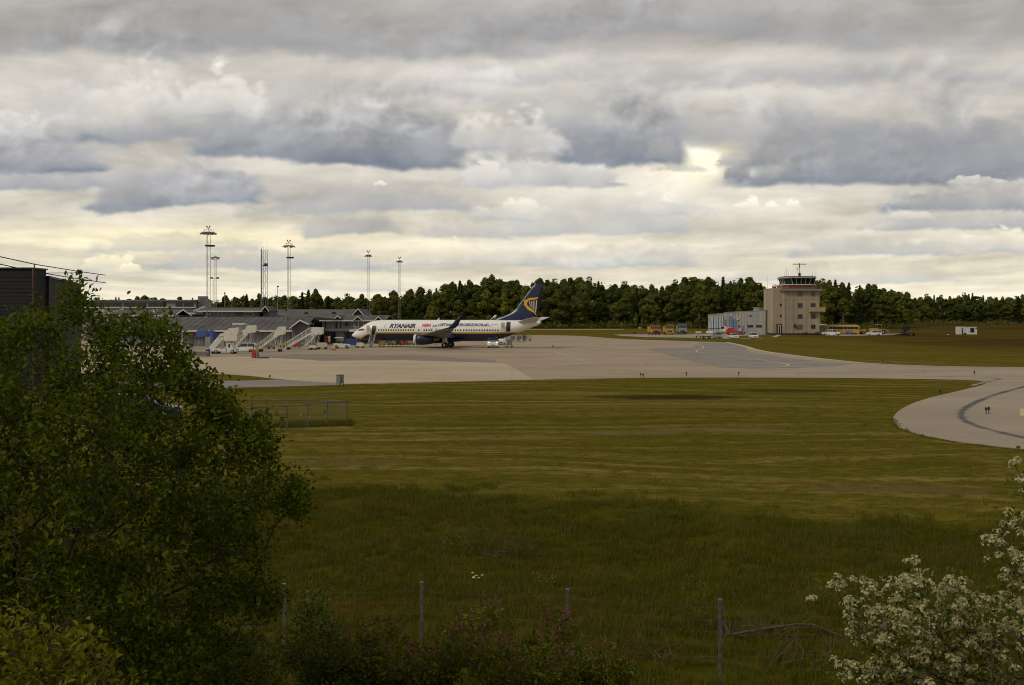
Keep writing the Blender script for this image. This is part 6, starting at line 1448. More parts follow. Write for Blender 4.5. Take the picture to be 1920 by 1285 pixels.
# ------------------------------------------------------------------ fences
def mesh_panel(m, a, b_, z0, z1, step, r=.006):
    a = Vector(a); b_ = Vector(b_); L_ = (b_-a).length; u = (b_-a)/L_; H_ = z1-z0; k = int((L_+H_)/step)
    for i in range(k):
        for d in (1, -1):
            t0 = i*step-(H_ if d > 0 else 0); p0, p1 = (t0, z0), (t0+H_, z1)
            if d < 0: p0, p1 = (i*step, z0), (i*step-H_, z1)
            lo, hi = sorted((p0, p1)); 
            if hi[0] <= 0 or lo[0] >= L_: continue
            def cl(p, q):
                if p[0] < 0: f = (0-p[0])/(q[0]-p[0]); return (0, p[1]+(q[1]-p[1])*f)
                if p[0] > L_: f = (L_-p[0])/(q[0]-p[0]); return (L_, p[1]+(q[1]-p[1])*f)
                return p
            c0, c1 = cl(p0, p1), cl(p1, p0)
            A, B = a+u*c0[0], a+u*c1[0]; n_ = Vector((-u.y, u.x, 0))*r
            m.add([(A.x-n_.x, A.y-n_.y, c0[1]-r), (A.x+n_.x, A.y+n_.y, c0[1]+r), (B.x+n_.x, B.y+n_.y, c1[1]+r), (B.x-n_.x, B.y-n_.y, c1[1]-r)], [(0, 1, 2, 3)])
m_wire = M('fence_wire', (.09, .088, .08), .6, .3); m_fpost = M('dull_galvanised_post', (.13, .125, .11), .6, .3, var=.3, vs=9)
fc = [GP(420, 812), GP(538.5, 805.5), GP(577, 801.5), GP(614, 797.5), GP(650.6, 794)]
fb = [GP(471, 791), GP(499, 791), GP(577, 791.5)]
fe = thing('mesh_enclosure', 'low wire mesh fence corner on grey posts round a weedy patch', 'fence', (*fc[0], 0), 0)
o0 = Vector((*fc[0], 0)); Hf = 1.32
for p in fc+fb+[( (fb[2][0]+fc[4][0])/2, (fb[2][1]+fc[4][1])/2 )]:
    q = Vector((*p, 0))-o0; m = MB(); m.tube(q, q+Vector((0, 0, Hf+.04)), .04, .04, 8); m.lathe([(.05, Hf+.042), (.03, Hf+.08)], 'z', tuple(q), 8); m.build('post', m_fpost, fe)
for path in (fc, fb, [fb[2], fc[4]]):
    for a, b_ in zip(path, path[1:]):
        A = Vector((*a, Hf))-o0; B = Vector((*b_, Hf))-o0; m = MB(); m.tube(A, B, .028, .028, 6); m.build('top_rail', m_fpost, fe)
        m = MB(); mesh_panel(m, Vector((A.x, A.y, 0)), Vector((B.x, B.y, 0)), .03, Hf-.03, .16, .0025); m.build('wire_mesh', m_wire, fe)
        m = MB(); m.tube(A-Vector((0, 0, Hf-.05)), B-Vector((0, 0, Hf-.05)), .01, .01, 4); m.build('bottom_wire', m_wire, fe)
for px, py, mt in ((558, 781, m_yellow), (574, 786, m_yellow), (545, 772, m_red), (604, 774, m_black)):
    m = MB(); q = Vector((*GP(px, 800), 0))-o0; m.cbox(q.x, q.y-.05+1, ZZ(py, q.y+o0.y), .08, .02, .14); m.build('tag', mt, fe)
# front boundary fence: perforated steel posts with thin wires, running across below the tall grass
pp = [(533, 1095, 22.9+.63), (793, 1094, 22.9), (1063, 1107, 22.3), (1347, 1126, 21.7), (1654, 1148, 21.1), (1990, 1172, 20.5), (2370, 1200, 19.9)]
Z0 = 22.9; pf = []
for i in range(-2, 7):
    Y = Z0*(1-.0258*i); X = (-427+262.3*i)*Z0/2000
    pf.append((i, X, Y))
fr = thing('boundary_fence', 'row of grey perforated posts with thin wires below the tall grass', 'fence', (pf[2][1], pf[2][2], gz(pf[2][1], pf[2][2])))
o0 = Vector(fr.location); tops = []
lib = {0: 1097, 1: 1094, 2: 1107, 3: 1126, 4: 1148}
for i, X, Y in pf:
    zt_ = ZZ(lib.get(i, 1097 if i < 0 else 1148+24*(i-4)), Y); g = gz(X, Y)
    q = Vector((X, Y, 0))-o0; a = g-.1-o0.z+o0.z*0; q.z = 0
    m = MB(); zb_, zq = g-o0.z-.05, zt_-o0.z; lean = [0, .01, 0, -.01, .012, 0, 0, .01, 0][i+2]
    m.hexa([(q.x-.032, q.y-.02, zb_), (q.x+.032, q.y-.02, zb_), (q.x+.032, q.y+.02, zb_), (q.x-.032, q.y+.02, zb_), (q.x-.032+lean, q.y-.02, zq), (q.x+.032+lean, q.y-.02, zq), (q.x+.032+lean, q.y+.02, zq), (q.x-.032+lean, q.y+.02, zq)])
    po = m.build('post', m_fpost, fr); m = MB(); m.box(q.x-.04+lean, q.x+.04+lean, q.y-.028, q.y+.028, zq+.002, zq+.03); m.build('post_cap', m_galvd, po)
    m = MB(); z = zq-.08
    while z > zq-1.3: m.lathe([(.011, -.024), (.011, -.0205)], 'y', (q.x+lean*.8, q.y, z), 6); z -= .15
    m.build('holes', m_black, po, kind='stuff')
    tops.append(Vector((q.x, q.y-.03, zq)))
for dz in (.15, .38, .62, .9, 1.2):
    for a, b_ in zip(tops, tops[1:]):
        mid = (a+b_)/2; m = MB(); m.path([(a.x, a.y, a.z-dz), (mid.x, mid.y, mid.z-dz-.025), (b_.x, b_.y, b_.z-dz)], .0022, 4); m.build('wire', m_wire, fr)
# ------------------------------------------------------------------ woods
RNG = np.random.RandomState(5)
def clump_mesh(name, centers, radii, n, size, mats, mi=0, squash=1., rng=RNG, shell=.55):
    """leaf clumps (small bent quads) through ellipsoidal lobes"""
    V = []; 
    centers = np.array(centers, float); radii = np.array(radii, float)
    w = radii.prod(1)**.8; w /= w.sum(); pick = rng.choice(len(centers), n, p=w)
    d = rng.normal(size=(n, 3)); d /= np.linalg.norm(d, axis=1)[:, None]
    r = (shell+(1-shell)*rng.rand(n)**.6)[:, None]*(1+.10*rng.normal(size=(n, 1)))
    P = centers[pick]+d*r*radii[pick]
    dn = d+rng.normal(size=(n, 3))*.30; dn /= np.linalg.norm(dn, axis=1)[:, None]
    a = np.cross(dn, rng.normal(size=(n, 3))); a /= np.linalg.norm(a, axis=1)[:, None]
    b_ = np.cross(a, dn); b_ /= np.linalg.norm(b_, axis=1)[:, None]
    s = size*(.6+.8*rng.rand(n))[:, None]
    V = np.stack([P-a*s, P+b_*s*.6, P+a*s, P-b_*s*.55+d*s*.2], 1).reshape(-1, 3)
    F = np.arange(4*n).reshape(n, 4)
    return V, F
lm = [leafmat('birch_leaves', (.078,.100,.012), (.17,.185,.028), .42, patch=.35), leafmat('alder_leaves', (.058,.076,.011), (.130,.148,.024), .42, patch=.35), leafmat('young_leaves', (.10,.12,.012), (.21,.215,.03), .35, patch=.35)]  # lightened leaf colours carry the distance haze of the wood
nm_ = leafmat('spruce_needles', (.030,.042,.010), (.065,.082,.018), .2, .7, patch=.4); pm_ = leafmat('pine_needles', (.032,.042,.009), (.080,.090,.018), .15, .7, patch=.4)
m_bark = M('bark', (.055, .042, .030), .9, var=.3, vs=5, bump=.5); m_bark2 = M('pale_bark', (.22, .20, .17), .8, var=.4, vs=5); m_pbark = M('pine_bark', (.14, .075, .035), .9, var=.3, vs=4)
def tree_proto(kind, seed):
    rng = np.random.RandomState(seed); H_ = 1.0*20
    if kind == 'deciduous':
        cs, rs = [], []
        hw = rng.uniform(3.0, 4.2)
        for i in range(22):
            z = rng.uniform(.16, .94)*H_; f = math.sin(min(1, (z/H_-.04)/.92)*math.pi)**.6
            a = rng.uniform(0, 6.28); q = hw*f*rng.uniform(.25, .8); cs.append((q*math.cos(a), q*math.sin(a), z)); rr = hw*rng.uniform(.28, .48)*(.55+.5*f); rs.append((rr, rr, rr*rng.uniform(.9, 1.3)))
        cs.append((0, 0, H_*.92)); rs.append((.9, .9, 1.6))
        V, F = clump_mesh('', cs, rs, 3800, .40, None, rng=rng, shell=.78)
    elif kind == 'spruce':
        n = 2200; t = rng.rand(n)**.75; z = H_*(1-t*.93); R_ = (.12+2.6*t)*(1+.18*np.sin(z*5.5)); a = rng.rand(n)*6.283; q = (R_*(.45+.6*rng.rand(n)))
        P = np.stack([q*np.cos(a), q*np.sin(a), z-q*.28], 1); o = np.stack([np.cos(a), np.sin(a), -.45*np.ones(n)], 1); sd_ = np.stack([-np.sin(a), np.cos(a), 0*a], 1); s = (.38+.3*rng.rand(n))[:, None]
        V = np.stack([P-o*s*.6, P+sd_*s*.45, P+o*s, P-sd_*s*.45], 1).reshape(-1, 3); F = np.arange(4*n).reshape(n, 4)
    else:
        cs, rs = [], []
        for i in range(11):
            z = rng.uniform(.52, .97)*H_; a = rng.uniform(0, 6.28); q = rng.uniform(.3, 2.2)*(1.1-abs(z/H_-.75)); cs.append((q*math.cos(a), q*math.sin(a), z)); rr = rng.uniform(.9, 1.5); rs.append((rr*1.2, rr*1.2, rr*.6))
        V, F = clump_mesh('', cs, rs, 1700, .34, None, rng=rng)
    return V, F
protos = {'deciduous': [], 'spruce': [], 'pine': []}
def lumpy_trunk(h_, r, bend, mat_):
    m = MB(); pts = [Vector((bend*math.sin(i*.7), bend*math.cos(i*.9), h_*i/6)) for i in range(7)]
    for i in range(6): m.tube(pts[i], pts[i+1], r*(1-i/7.5), r*(1-(i+1)/7.5), 6, False)
    rr = random.Random(int(h_*100+bend*10))
    for k in range(7):
        z = h_*rr.uniform(.35, .8); a = rr.uniform(0, 6.28); l_ = h_*rr.uniform(.1, .18); m.tube((0, 0, z), (l_*math.cos(a), l_*math.sin(a), z+l_*.6), r*.3, r*.1, 4, False)
    return m.mesh('trunk', mat_)
for k, (kind, mt) in enumerate([('deciduous', lm[0]), ('deciduous', lm[1]), ('deciduous', lm[1]), ('deciduous', lm[2]), ('deciduous', lm[0]), ('deciduous', lm[1])]):
    V, F = tree_proto(kind, 20+k); protos['deciduous'].append((np_mesh('crown', V, F, mt), lumpy_trunk(17, .26, .15+.03*k, m_bark2 if k in (0, 4) else m_bark), k))
for k in range(3): V, F = tree_proto('spruce', 40+k); protos['spruce'].append((np_mesh('crown', V, F, nm_), lumpy_trunk(18, .24, .02+.01*k, m_bark), k))
for k in range(2): V, F = tree_proto('pine', 50+k); protos['pine'].append((np_mesh('crown', V, F, pm_), lumpy_trunk(17.5, .24, .2+.05*k, m_pbark), k))
LAB = {('deciduous', 0): 'fresh green birch like tree', ('deciduous', 1): 'dark green broad tree', ('deciduous', 2): 'dark green round topped tree', ('deciduous', 3): 'bright yellowish green tree', ('deciduous', 4): 'mid green rounded tree', ('deciduous', 5): 'dark green narrow broadleaf tree',
       ('spruce', 0): 'dark pointed spruce', ('spruce', 1): 'black green pointed spruce', ('spruce', 2): 'dark slender spruce', ('pine', 0): 'tall flat topped pine', ('pine', 1): 'bare stemmed pine'}
def forest_tree(kind, k, x, y, H_, wide, where, label=None, px=0):
    cm, tm_, _ = protos[kind][k]
    t = thing('spruce_tree' if kind == 'spruce' else ('pine_tree' if kind == 'pine' else 'broadleaf_tree'), label or (LAB[(kind, k)]+where), 'tree', (x, y, -.1), random.uniform(0, 6.28), 'trees of the wood '+belt_of(px))
    s = H_/20; t.scale = (s*wide, s*wide, s)
    put('crown', cm, t); put('trunk', tm_, t)
# height of the tree line, column by column
TL = [(60,562),(170,561),(300,557),(330,556),(380,561),(430,557),(450,551),(480,557),(500,552),(560,550),(590,543),(612,560),(650,556),(700,556),(722,552),(742,547),(752,558),(762,545),(800,541),(830,533),(870,524),(900,518),(930,513),(960,520),(985,530),(1005,524),(1030,524),(1060,519),(1100,521),(1140,530),(1160,527),(1200,530),(1245,534),(1262,525),(1310,522),(1350,526),(1378,521),(1400,517),(1425,527),(1440,541),(1455,532),(1480,523),(1540,521),(1580,528),(1640,534),(1672,538),(1695,548),(1712,558),(1735,553),(1770,557),(1800,553),(1826,546),(1850,555),(1880,556),(1925,549),(2050,552),(2300,550)]
def tl(px): return float(np.interp(px, [p[0] for p in TL], [p[1] for p in TL]))
rf = random.Random(11)
WH = [(170,'over the dark hangar corner'),(205,'over the first pane of the ribbon windows'),(240,'over the left half of the ribbon windows'),(280,'over the middle of the ribbon windows'),(330,'over the slatted terminal window'),(368,'over the right end of the ribbon windows'),(385,'behind the terminal chimney'),(410,'behind the tallest mast'),(435,'behind the short dark pole'),(460,'over the curtained clerestory'),(484,'just left of the lattice tower'),(508,'behind the lattice tower'),(530,'behind the plain lamp post'),(555,'behind the red striped mast'),(580,'above the porch gable'),(605,'above the slanted glass'),(630,'above the office canopy'),(655,'above the round grille'),(680,'behind the back hall gable'),(700,'behind the mast over the cockpit'),
(718,'above the forward door of the aircraft'),(735,'above the first blue letters'),(757,'behind the rightmost mast'),(778,'above the last blue letters'),(797,'above the red lettering'),(820,'above the overwing exits'),(845,'above the small black lettering'),(872,'above the winglet'),(895,'just right of the winglet'),(918,'above the rear cabin windows'),(940,'above the lit van'),(962,'left of the tail fin'),(985,'behind the tail fin base'),(1005,'behind the harp on the tail'),(1025,'right of the tail tip'),(1050,'above the lone orange marker'),(1080,'right of the lone orange marker'),(1110,'over the left of the empty apron'),(1140,'over the middle of the empty apron'),(1175,'left of the white field sign'),(1210,'above the red signs'),(1240,'above the orange sweeper'),(1262,'above the yellow truck'),(1290,'above the grey truck'),(1316,'above the tripod trailer'),
(1340,'above the flat trailer'),(1362,'above the white bay doors'),(1385,'above the blue doors'),(1412,'above the roof vent'),(1436,'left of the stair annex'),(1470,'behind the stair annex'),(1500,'left behind the tower cab'),(1540,'right behind the tower cab'),(1565,'just right of the balcony'),(1585,'above the bus front'),(1605,'above the bus rear'),(1630,'above the small loader'),(1655,'above the large loader'),(1680,'left above the tractor'),(1705,'above the tractor'),(1725,'right of the tractor'),(1750,'over the open heath'),(1775,'left of the hut'),(1800,'over the left edge of the hut'),(1825,'above the white hut'),(1850,'just right of the hut'),(1880,'well right of the hut'),(1905,'near the right end of the wood'),(9999,'at the right end of the wood')]
def where_of(px): return next(w for a, w in WH if px < a)
def belt_of(px): return 'above the terminal' if px < 700 else ('behind the aircraft and apron' if px < 1200 else ('behind the yard and tower' if px < 1700 else 'beyond the hut'))
def pick_kind(px, row):
    r = rf.random(); sp_ = .12
    if 1340 < px < 1420 or 1560 < px < 1640: sp_ = .42
    if px < 480: sp_ = .3
    if r < sp_: return 'spruce', rf.randrange(3)
    if r < sp_+.10: return 'pine', rf.randrange(2)
    return 'deciduous', (rf.choice([0, 4, 3, 1, 5]) if row == 0 else rf.choice([1, 2, 5, 1, 0, 4]))
cnt = 0
USED = set()
def plant(px, Y, ytop, kind, k, wide, label=None, row=''):
    global cnt
    if label is None:      # the kinds alternate along each row
        w_ = row+where_of(px)
        for kk in [k]+([0, 3, 1, 4, 2, 5] if kind == 'deciduous' else [0, 1, 2][:len(protos[kind])]):
            if LAB[(kind, kk)]+w_ not in USED: k = kk; break
        else:
            kind = 'pine' if kind != 'pine' else 'spruce'; k = next((q for q in range(2) if LAB[(kind, q)]+w_ not in USED), 0)
        USED.add(LAB[(kind, k)]+w_)
    H_ = ZZ(ytop, Y)
    if H_ < 3: return
    forest_tree(kind, k, GX(px, Y), Y, H_, wide, row+where_of(px), label, px); cnt += 1
# back row (sets the skyline) and front row, three belts of wood
for (pa, pb, Y0, rows) in ((110, 715, 415, ((0, 0, 16), (1, 18, 16))), (700, 1705, 505, ((0, 0, 17), (1, 14, 17), (2, 30, 15.5))), (1685, 2010, 735, ((0, 0, 12.5), (1, 22, 13), (2, 45, 13)))):
    for (row, dY, step) in rows:
        px = pa+rf.uniform(0, 6)
        while px < pb:
            Y = Y0+dY+rf.uniform(-5, 5)
            if row == rows[-1][0]: drop = rf.uniform(-1.5, 5) if rf.random() > .22 else rf.uniform(-7, -3)
            elif row == 1: drop = rf.uniform(3, 14)
            else: drop = rf.uniform(16, 46) if Y0 > 450 else rf.uniform(3, 9)
            if Y0 > 700: drop *= .62
            yt_ = tl(px)+drop
            if 1425 < px < 1545 and row == 0: px += step; continue
            kind, k = pick_kind(px, row)
            wd = rf.uniform(.95, 1.35)*(1.4 if row == 0 and Y0 > 450 else 1.12)*(1. if kind == 'deciduous' else .85)
            if kind == 'spruce' and row == 0: yt_ -= 8
            plant(px, Y, yt_, kind, k, wd, None, ' on skyline ' if row == rows[-1][0] else (', front row ' if row == 0 else ', middle rank '))
            px += step*rf.uniform(.7, 1.3)
# trees that stand out
for px, Y, yt_, kind, k, wd, lb in ((806, 488, 571, 'deciduous', 3, 1.1, 'bright green conical tree just above the aircraft lettering'), (660, 300, 580, 'deciduous', 3, 1.3, 'rounded bright tree just behind the back hall gable'), (1312, 492, 545, 'deciduous', 4, 1.25, 'large broad green tree left of the low panelled building'),
        (1385, 440, 572, 'deciduous', 3, 1.2, 'light green bush like tree above the low panelled building roof'), (1193, 492, 586, 'deciduous', 3, 1.0, 'small light tree at the foot of the wood left of the sweeper'), (742, 500, 546, 'deciduous', 2, 1.1, 'rounded tree standing above its neighbours left of the rightmost mast'),
        (592, 412, 541, 'deciduous', 1, 1.2, 'tallest dark tree above the terminal roofs right of the second big mast'), (1013, 540, 524, 'spruce', 0, 1.2, 'pointed spruce right at the tip of the aircraft tail'), (1660, 500, 546, 'deciduous', 2, 1.3, 'broad dark tree ending the near wood at the right')):
    plant(px, Y, yt_, kind, k, wd, lb)
print('forest trees', cnt)
# far wood filling in behind the belts: one mass
def mass(name, pts, n, size, mat_, rng, kind='stuff', label=None, cat=None):
    V, F = clump_mesh('', [p[0] for p in pts], [p[1] for p in pts], n, size, None, rng=rng, shell=.3); o = put(name, np_mesh(name, V, F, mat_), None, kind=kind)
    if label: o['label'] = label; o['category'] = cat
    return o
rm = np.random.RandomState(3); pts = []
for px in range(80, 2050, 7):
    Y = 455 if px < 705 else (556 if px < 1700 else 805)
    for q in range(2):
        top = ZZ(tl(px)+(2.5 if px < 1700 else 1.5)+rm.uniform(0, 6), Y); z = top*rm.uniform(.25, .8); pts.append(((GX(px, Y)+rm.uniform(-2, 2), Y+rm.uniform(-6, 6), z), (3.2, 4, max(1.5, min(top-z, 5)))))
mass('woodland', pts, 60000, .8, lm[1], rm, 'stuff', 'dense dark wood filling in behind the separate trees', 'wood')
# undergrowth at the foot of the woods
pts = []
for px in list(range(150, 710, 9)): Y = 400; pts.append(((GX(px, Y), Y+rm.uniform(-5, 5), rm.uniform(.5, 2)), (2.5, 2, rm.uniform(2, 4))))
for px in range(700, 1700, 6): Y = 494; pts.append(((GX(px, Y)+rm.uniform(-1, 1), Y+rm.uniform(-4, 4), rm.uniform(.2, 1.6)), (rm.uniform(1.2, 2.6), 2, rm.uniform(1.2, 3.4))))
mass('undergrowth', pts, 16000, .4, lm[1], rm, 'stuff', 'dark low undergrowth along the foot of the woods', 'undergrowth')
pts = []
for px in np.arange(1520, 2010, 4.0):
    Y = (470 if px < 1640 else 640)+rm.uniform(-15, 15); h_ = rm.uniform(.8, 2.6)*(1.3 if rm.rand() < .2 else 1)
    pts.append(((GX(px, Y), Y, h_*.4), (rm.uniform(1, 2.4), 1.6, h_)))
mass('scrub', pts, 9000, .36, leafmat('scrub_leaves', (.055,.065,.012), (.15,.14,.03), .3, patch=.2), rm, 'stuff', 'light green scrub between the brown field and the right hand wood', 'scrub')

# ------------------------------------------------------------------ foreground growth
def grow(root, pts, step_bias=.15, rng=RNG):
    """join every twig tip to the nearest earlier node, working outwards from the root: an organic branch graph"""
    pts = np.asarray(pts); root = np.asarray(root, float)
    d0 = np.linalg.norm(pts-root, axis=1); order = np.argsort(d0); nodes = [root]; par = [-1]; dist = [0.]
    P = np.empty((len(pts)*4+10, 3)); P[0] = root; D = np.zeros(len(P)); n = 1
    for i in order:
        p = pts[i]; dd = np.linalg.norm(P[:n]-p, axis=1); c_ = dd+step_bias*D[:n]; j = int(np.argmin(c_))
        L_ = dd[j]; k = max(1, int(L_/.35)); prev = j; a = P[j].copy()
        for q in range(1, k+1):
            f = q/k; pt = a*(1-f)+p*f
            if q < k: pt = pt+rng.normal(size=3)*.025+np.array([0, 0, .10*L_*math.sin(math.pi*f)*.4])
            if n >= len(P): P = np.vstack([P, np.empty_like(P)]); D = np.concatenate([D, np.zeros(len(D))])
            P[n] = pt; D[n] = D[prev]+L_/k; par.append(prev); prev = n; n += 1
    return P[:n], np.array(par), D[:n]
def branch_mesh(P, par, rmin, gain, sides=4, rmax=.2):
    n = len(P); cntc = np.zeros(n)
    ch = np.bincount(par[par >= 0], minlength=n); cntc[ch == 0] = 1
    for i in range(n-1, 0, -1): cntc[par[i]] += cntc[i]
    R_ = np.minimum(rmin*cntc**gain, rmax)
    i1 = np.arange(1, n); i0 = par[1:]; A, B = P[i0], P[i1]; d = B-A; L_ = np.linalg.norm(d, axis=1); ok = L_ > 1e-5; A, B, d = A[ok], B[ok], d[ok]/L_[ok][:, None]; r0, r1 = np.minimum(R_[i0][ok], R_[i1][ok]*1.35), R_[i1][ok]
    up = np.tile([.3, .2, 1.], (len(d), 1)); u = np.cross(d, up); u /= np.linalg.norm(u, axis=1)[:, None]+1e-9; w = np.cross(d, u)
    V = []
    for (Q, r) in ((A, r0), (B, r1)):
        for k in range(sides):
            t = 2*math.pi*k/sides; V.append(Q+(u*math.cos(t)+w*math.sin(t))*r[:, None])
    V = np.stack(V, 1); m = len(A); base = (np.arange(m)*2*sides)[:, None]
    F = np.concatenate([base+np.array([k, (k+1) % sides, sides+(k+1) % sides, sides+k]) for k in range(sides)])
    return V.reshape(-1, 3), F
def leaf_fields(P, D, n, ln, rng, width=.42, fold=.22, droop=.25):
    """P tips, D outward directions -> leaf vertices, 6 per leaf, quads folded along the midrib"""
    a = D+rng.normal(size=P.shape)*.55; a[:, 2] -= droop*rng.rand(len(a)); a /= np.linalg.norm(a, axis=1)[:, None]+1e-9
    s = np.cross(a, rng.normal(size=P.shape)*.6+np.array([0, 0, 1.])); s /= np.linalg.norm(s, axis=1)[:, None]+1e-9; nrm = np.cross(s, a)
    L_ = (ln*(.65+.6*rng.rand(len(P))))[:, None]; W_ = L_*width*.5
    b0 = P; t = P+a*L_-nrm*L_*.12; m1 = P+a*L_*.35; 
    V = np.stack([b0, P+a*L_*.38+s*W_+nrm*L_*fold*.4, P+a*L_*.72+s*W_*.75+nrm*L_*fold*.25, t, P+a*L_*.72-s*W_*.75+nrm*L_*fold*.25, P+a*L_*.38-s*W_+nrm*L_*fold*.4], 1)
    return V     # (n,6,3)
LF = np.array([[0, 1, 2, 3], [0, 3, 4, 5]])
def leaves_mesh(name, V, mat_):
    n = len(V); F = (np.arange(n)*6)[:, None, None]+LF[None]; return np_mesh(name, V.reshape(-1, 3), F.reshape(-1, 4), mat_)
def foliage(t, V, mat_, nsep, name='leaf', origin=(0,0,0)):
    """the nsep leaves that show largest are objects of their own, the rest one part"""
    c = V.mean(1)+np.array(origin); size = np.linalg.norm(V[:, 3]-V[:, 0], axis=1)
    Yc = c[:, 1]; px = 960+2000*c[:, 0]/Yc; py = 590-2000*(c[:, 2]-CAMZ)/Yc
    inside = (px > 0) & (px < 1920) & (py > 0) & (py < 1285)
    score = np.where(inside, size/Yc, -1); score = score-0.
    order = np.argsort(-score); sep = order[:nsep]; rest = np.setdiff1d(np.arange(len(V)), sep)
    for i in sep:
        v = V[i]; me = bpy.data.meshes.new(name); b0 = v[0]; me.from_pydata([tuple(q-b0) for q in v], [], [tuple(f) for f in LF]); me.materials.append(mat_); put(name, me, t, tuple(b0))
    put('foliage', leaves_mesh('foliage', V[rest], mat_), t, kind='stuff')
def tip_leaves(P, par, D, per, spread, ln, rng, mind=.5, **kw):
    ch = np.bincount(par[par >= 0], minlength=len(P)); 
    seg = np.where(D > mind)[0]; seg = seg[par[seg] >= 0]
    tipm = (ch[seg] == 0); w = np.where(tipm, 2.2, 1.0)*np.where(ch[seg] < 2, 1, .35)
    w = w/w.sum(); pick = rng.choice(seg, int(len(seg)*per), p=w)
    d = P[pick]-P[par[pick]]; L_ = np.linalg.norm(d, axis=1)[:, None]+1e-9; dn = d/L_
    Q = P[par[pick]]+d*rng.rand(len(pick), 1)*1.15+rng.normal(size=d.shape)*spread
    out = (Q-(P[par[pick]]+d*.5)); out /= np.linalg.norm(out, axis=1)[:, None]+1e-9
    return leaf_fields(Q, dn*.55+out*.55, len(Q), ln, rng, **kw)
# --- the big leafy tree on the left --------------------------------------------------
rt = np.random.RandomState(17); YC = 10.4
sil = [(-200, 560), (-60, 590), (0, 600), (40, 590), (62, 572), (80, 600), (105, 612), (118, 575), (132, 545), (150, 522), (168, 545), (180, 590), (198, 620), (215, 597), (245, 580), (268, 612), (290, 600), (312, 598), (322, 640), (350, 672), (372, 690), (400, 715), (425, 735), (450, 745), (480, 768), (508, 778), (518, 800), (515, 845), (540, 862), (572, 895), (565, 915), (535, 935), (518, 960), (505, 1000), (515, 1030), (525, 1070), (500, 1100), (485, 1130), (495, 1180), (515, 1285), (530, 1400)]
from mathutils.geometry import intersect_point_tri_2d
poly = np.array(sil+[(-700, 1400), (-700, 560)], float)
def inpoly(x, y):
    c = np.zeros(len(x), bool); n = len(poly); j = n-1
    for i in range(n):
        xi, yi = poly[i]; xj, yj = poly[j]; m_ = ((yi > y) != (yj > y)) & (x < (xj-xi)*(y-yi)/(yj-yi+1e-9)+xi); c ^= m_; j = i
    return c
N = 42000; X = rt.uniform(-8.2, -1.6, N); Yd = rt.uniform(-1.9, 1.9, N); Z = rt.uniform(1.6, 7.0, N)
sh = 1-np.sqrt(np.clip(1-(Yd/2.05)**2, 0, 1))       # crown thins away in front and behind
Xe = X+sh*1.5; Ze = Z+sh*1.1
ok = inpoly(960+2000*Xe/YC+np.where(Xe > -3.2, 16, 0), 590-2000*(Ze-CAMZ)/YC-6)
q = fbm(X*.9+Yd*.4, Z*.9+Yd*.5, 5, 3); ok &= (q > -.20) | (rt.rand(N) < .3)
TP = np.stack([X, YC+Yd, Z], 1)[ok][:5200]
# leaders that give the outline its separate shoots
for px, py in [(150, 522), (152, 545), (62, 572), (120, 575), (245, 582), (310, 600), (22, 590), (205, 640), (365, 675), (368, 690), (428, 735), (445, 760), (510, 780), (512, 830), (572, 897), (560, 905), (548, 880), (500, 1040), (532, 1072), (190, 600), (270, 615), (335, 650), (400, 725), (480, 780), (545, 930), (505, 1110)]:
    TP = np.vstack([TP, [[(px-(9 if px > 480 else 0)+dx_-960)*YC/2000, YC+rt.uniform(-.25, .25), CAMZ-(py+dy_-590)*YC/2000] for dx_, dy_ in ((0, 7), (rt.uniform(-9, 4), 20), (rt.uniform(-8, 5), 34), (rt.uniform(-10, 6), 48), (rt.uniform(-14, 4), 62), (rt.uniform(-16, 2), 30), (rt.uniform(-20, -6), 55))]])
base = np.array([-4.6, YC+.2, gz(-4.6, YC)]); P, par, D = grow(base, np.vstack([TP, base+np.array([[-.5, 0, 1.2], [.6, .1, 1.3], [0, .2, 1.5], [1.0, -.1, 1.8], [-1.2, .1, 1.7]])]), .12, rt)
big = thing('leafy_tree', 'large dark green leafy tree filling the left foreground', 'tree', tuple(base), 0)
V, F = branch_mesh(P-base, par, .0026, .44, 5, .09); put('branches', np_mesh('branches', V, F, m_bark, smooth=True), big)
tl_m = leafmat('glossy_tree_leaf', (.042,.062,.001), (.165,.19,.006), .5, .6, patch=1.0)
LV = tip_leaves(P-base, par, D, 28.0, .06, .058, rt, .9, width=.55)
cl_ = fbm(LV[:, 0, 0]*2.1+LV[:, 0, 1], LV[:, 0, 2]*2.3+LV[:, 0, 1]*.6, 15, 3); LV = LV[(cl_ > -.13) | (rt.rand(len(LV)) < .22)]
print('tree nodes', len(P), 'leaves', len(LV)); foliage(big, LV, tl_m, 300, 'leaf', base)
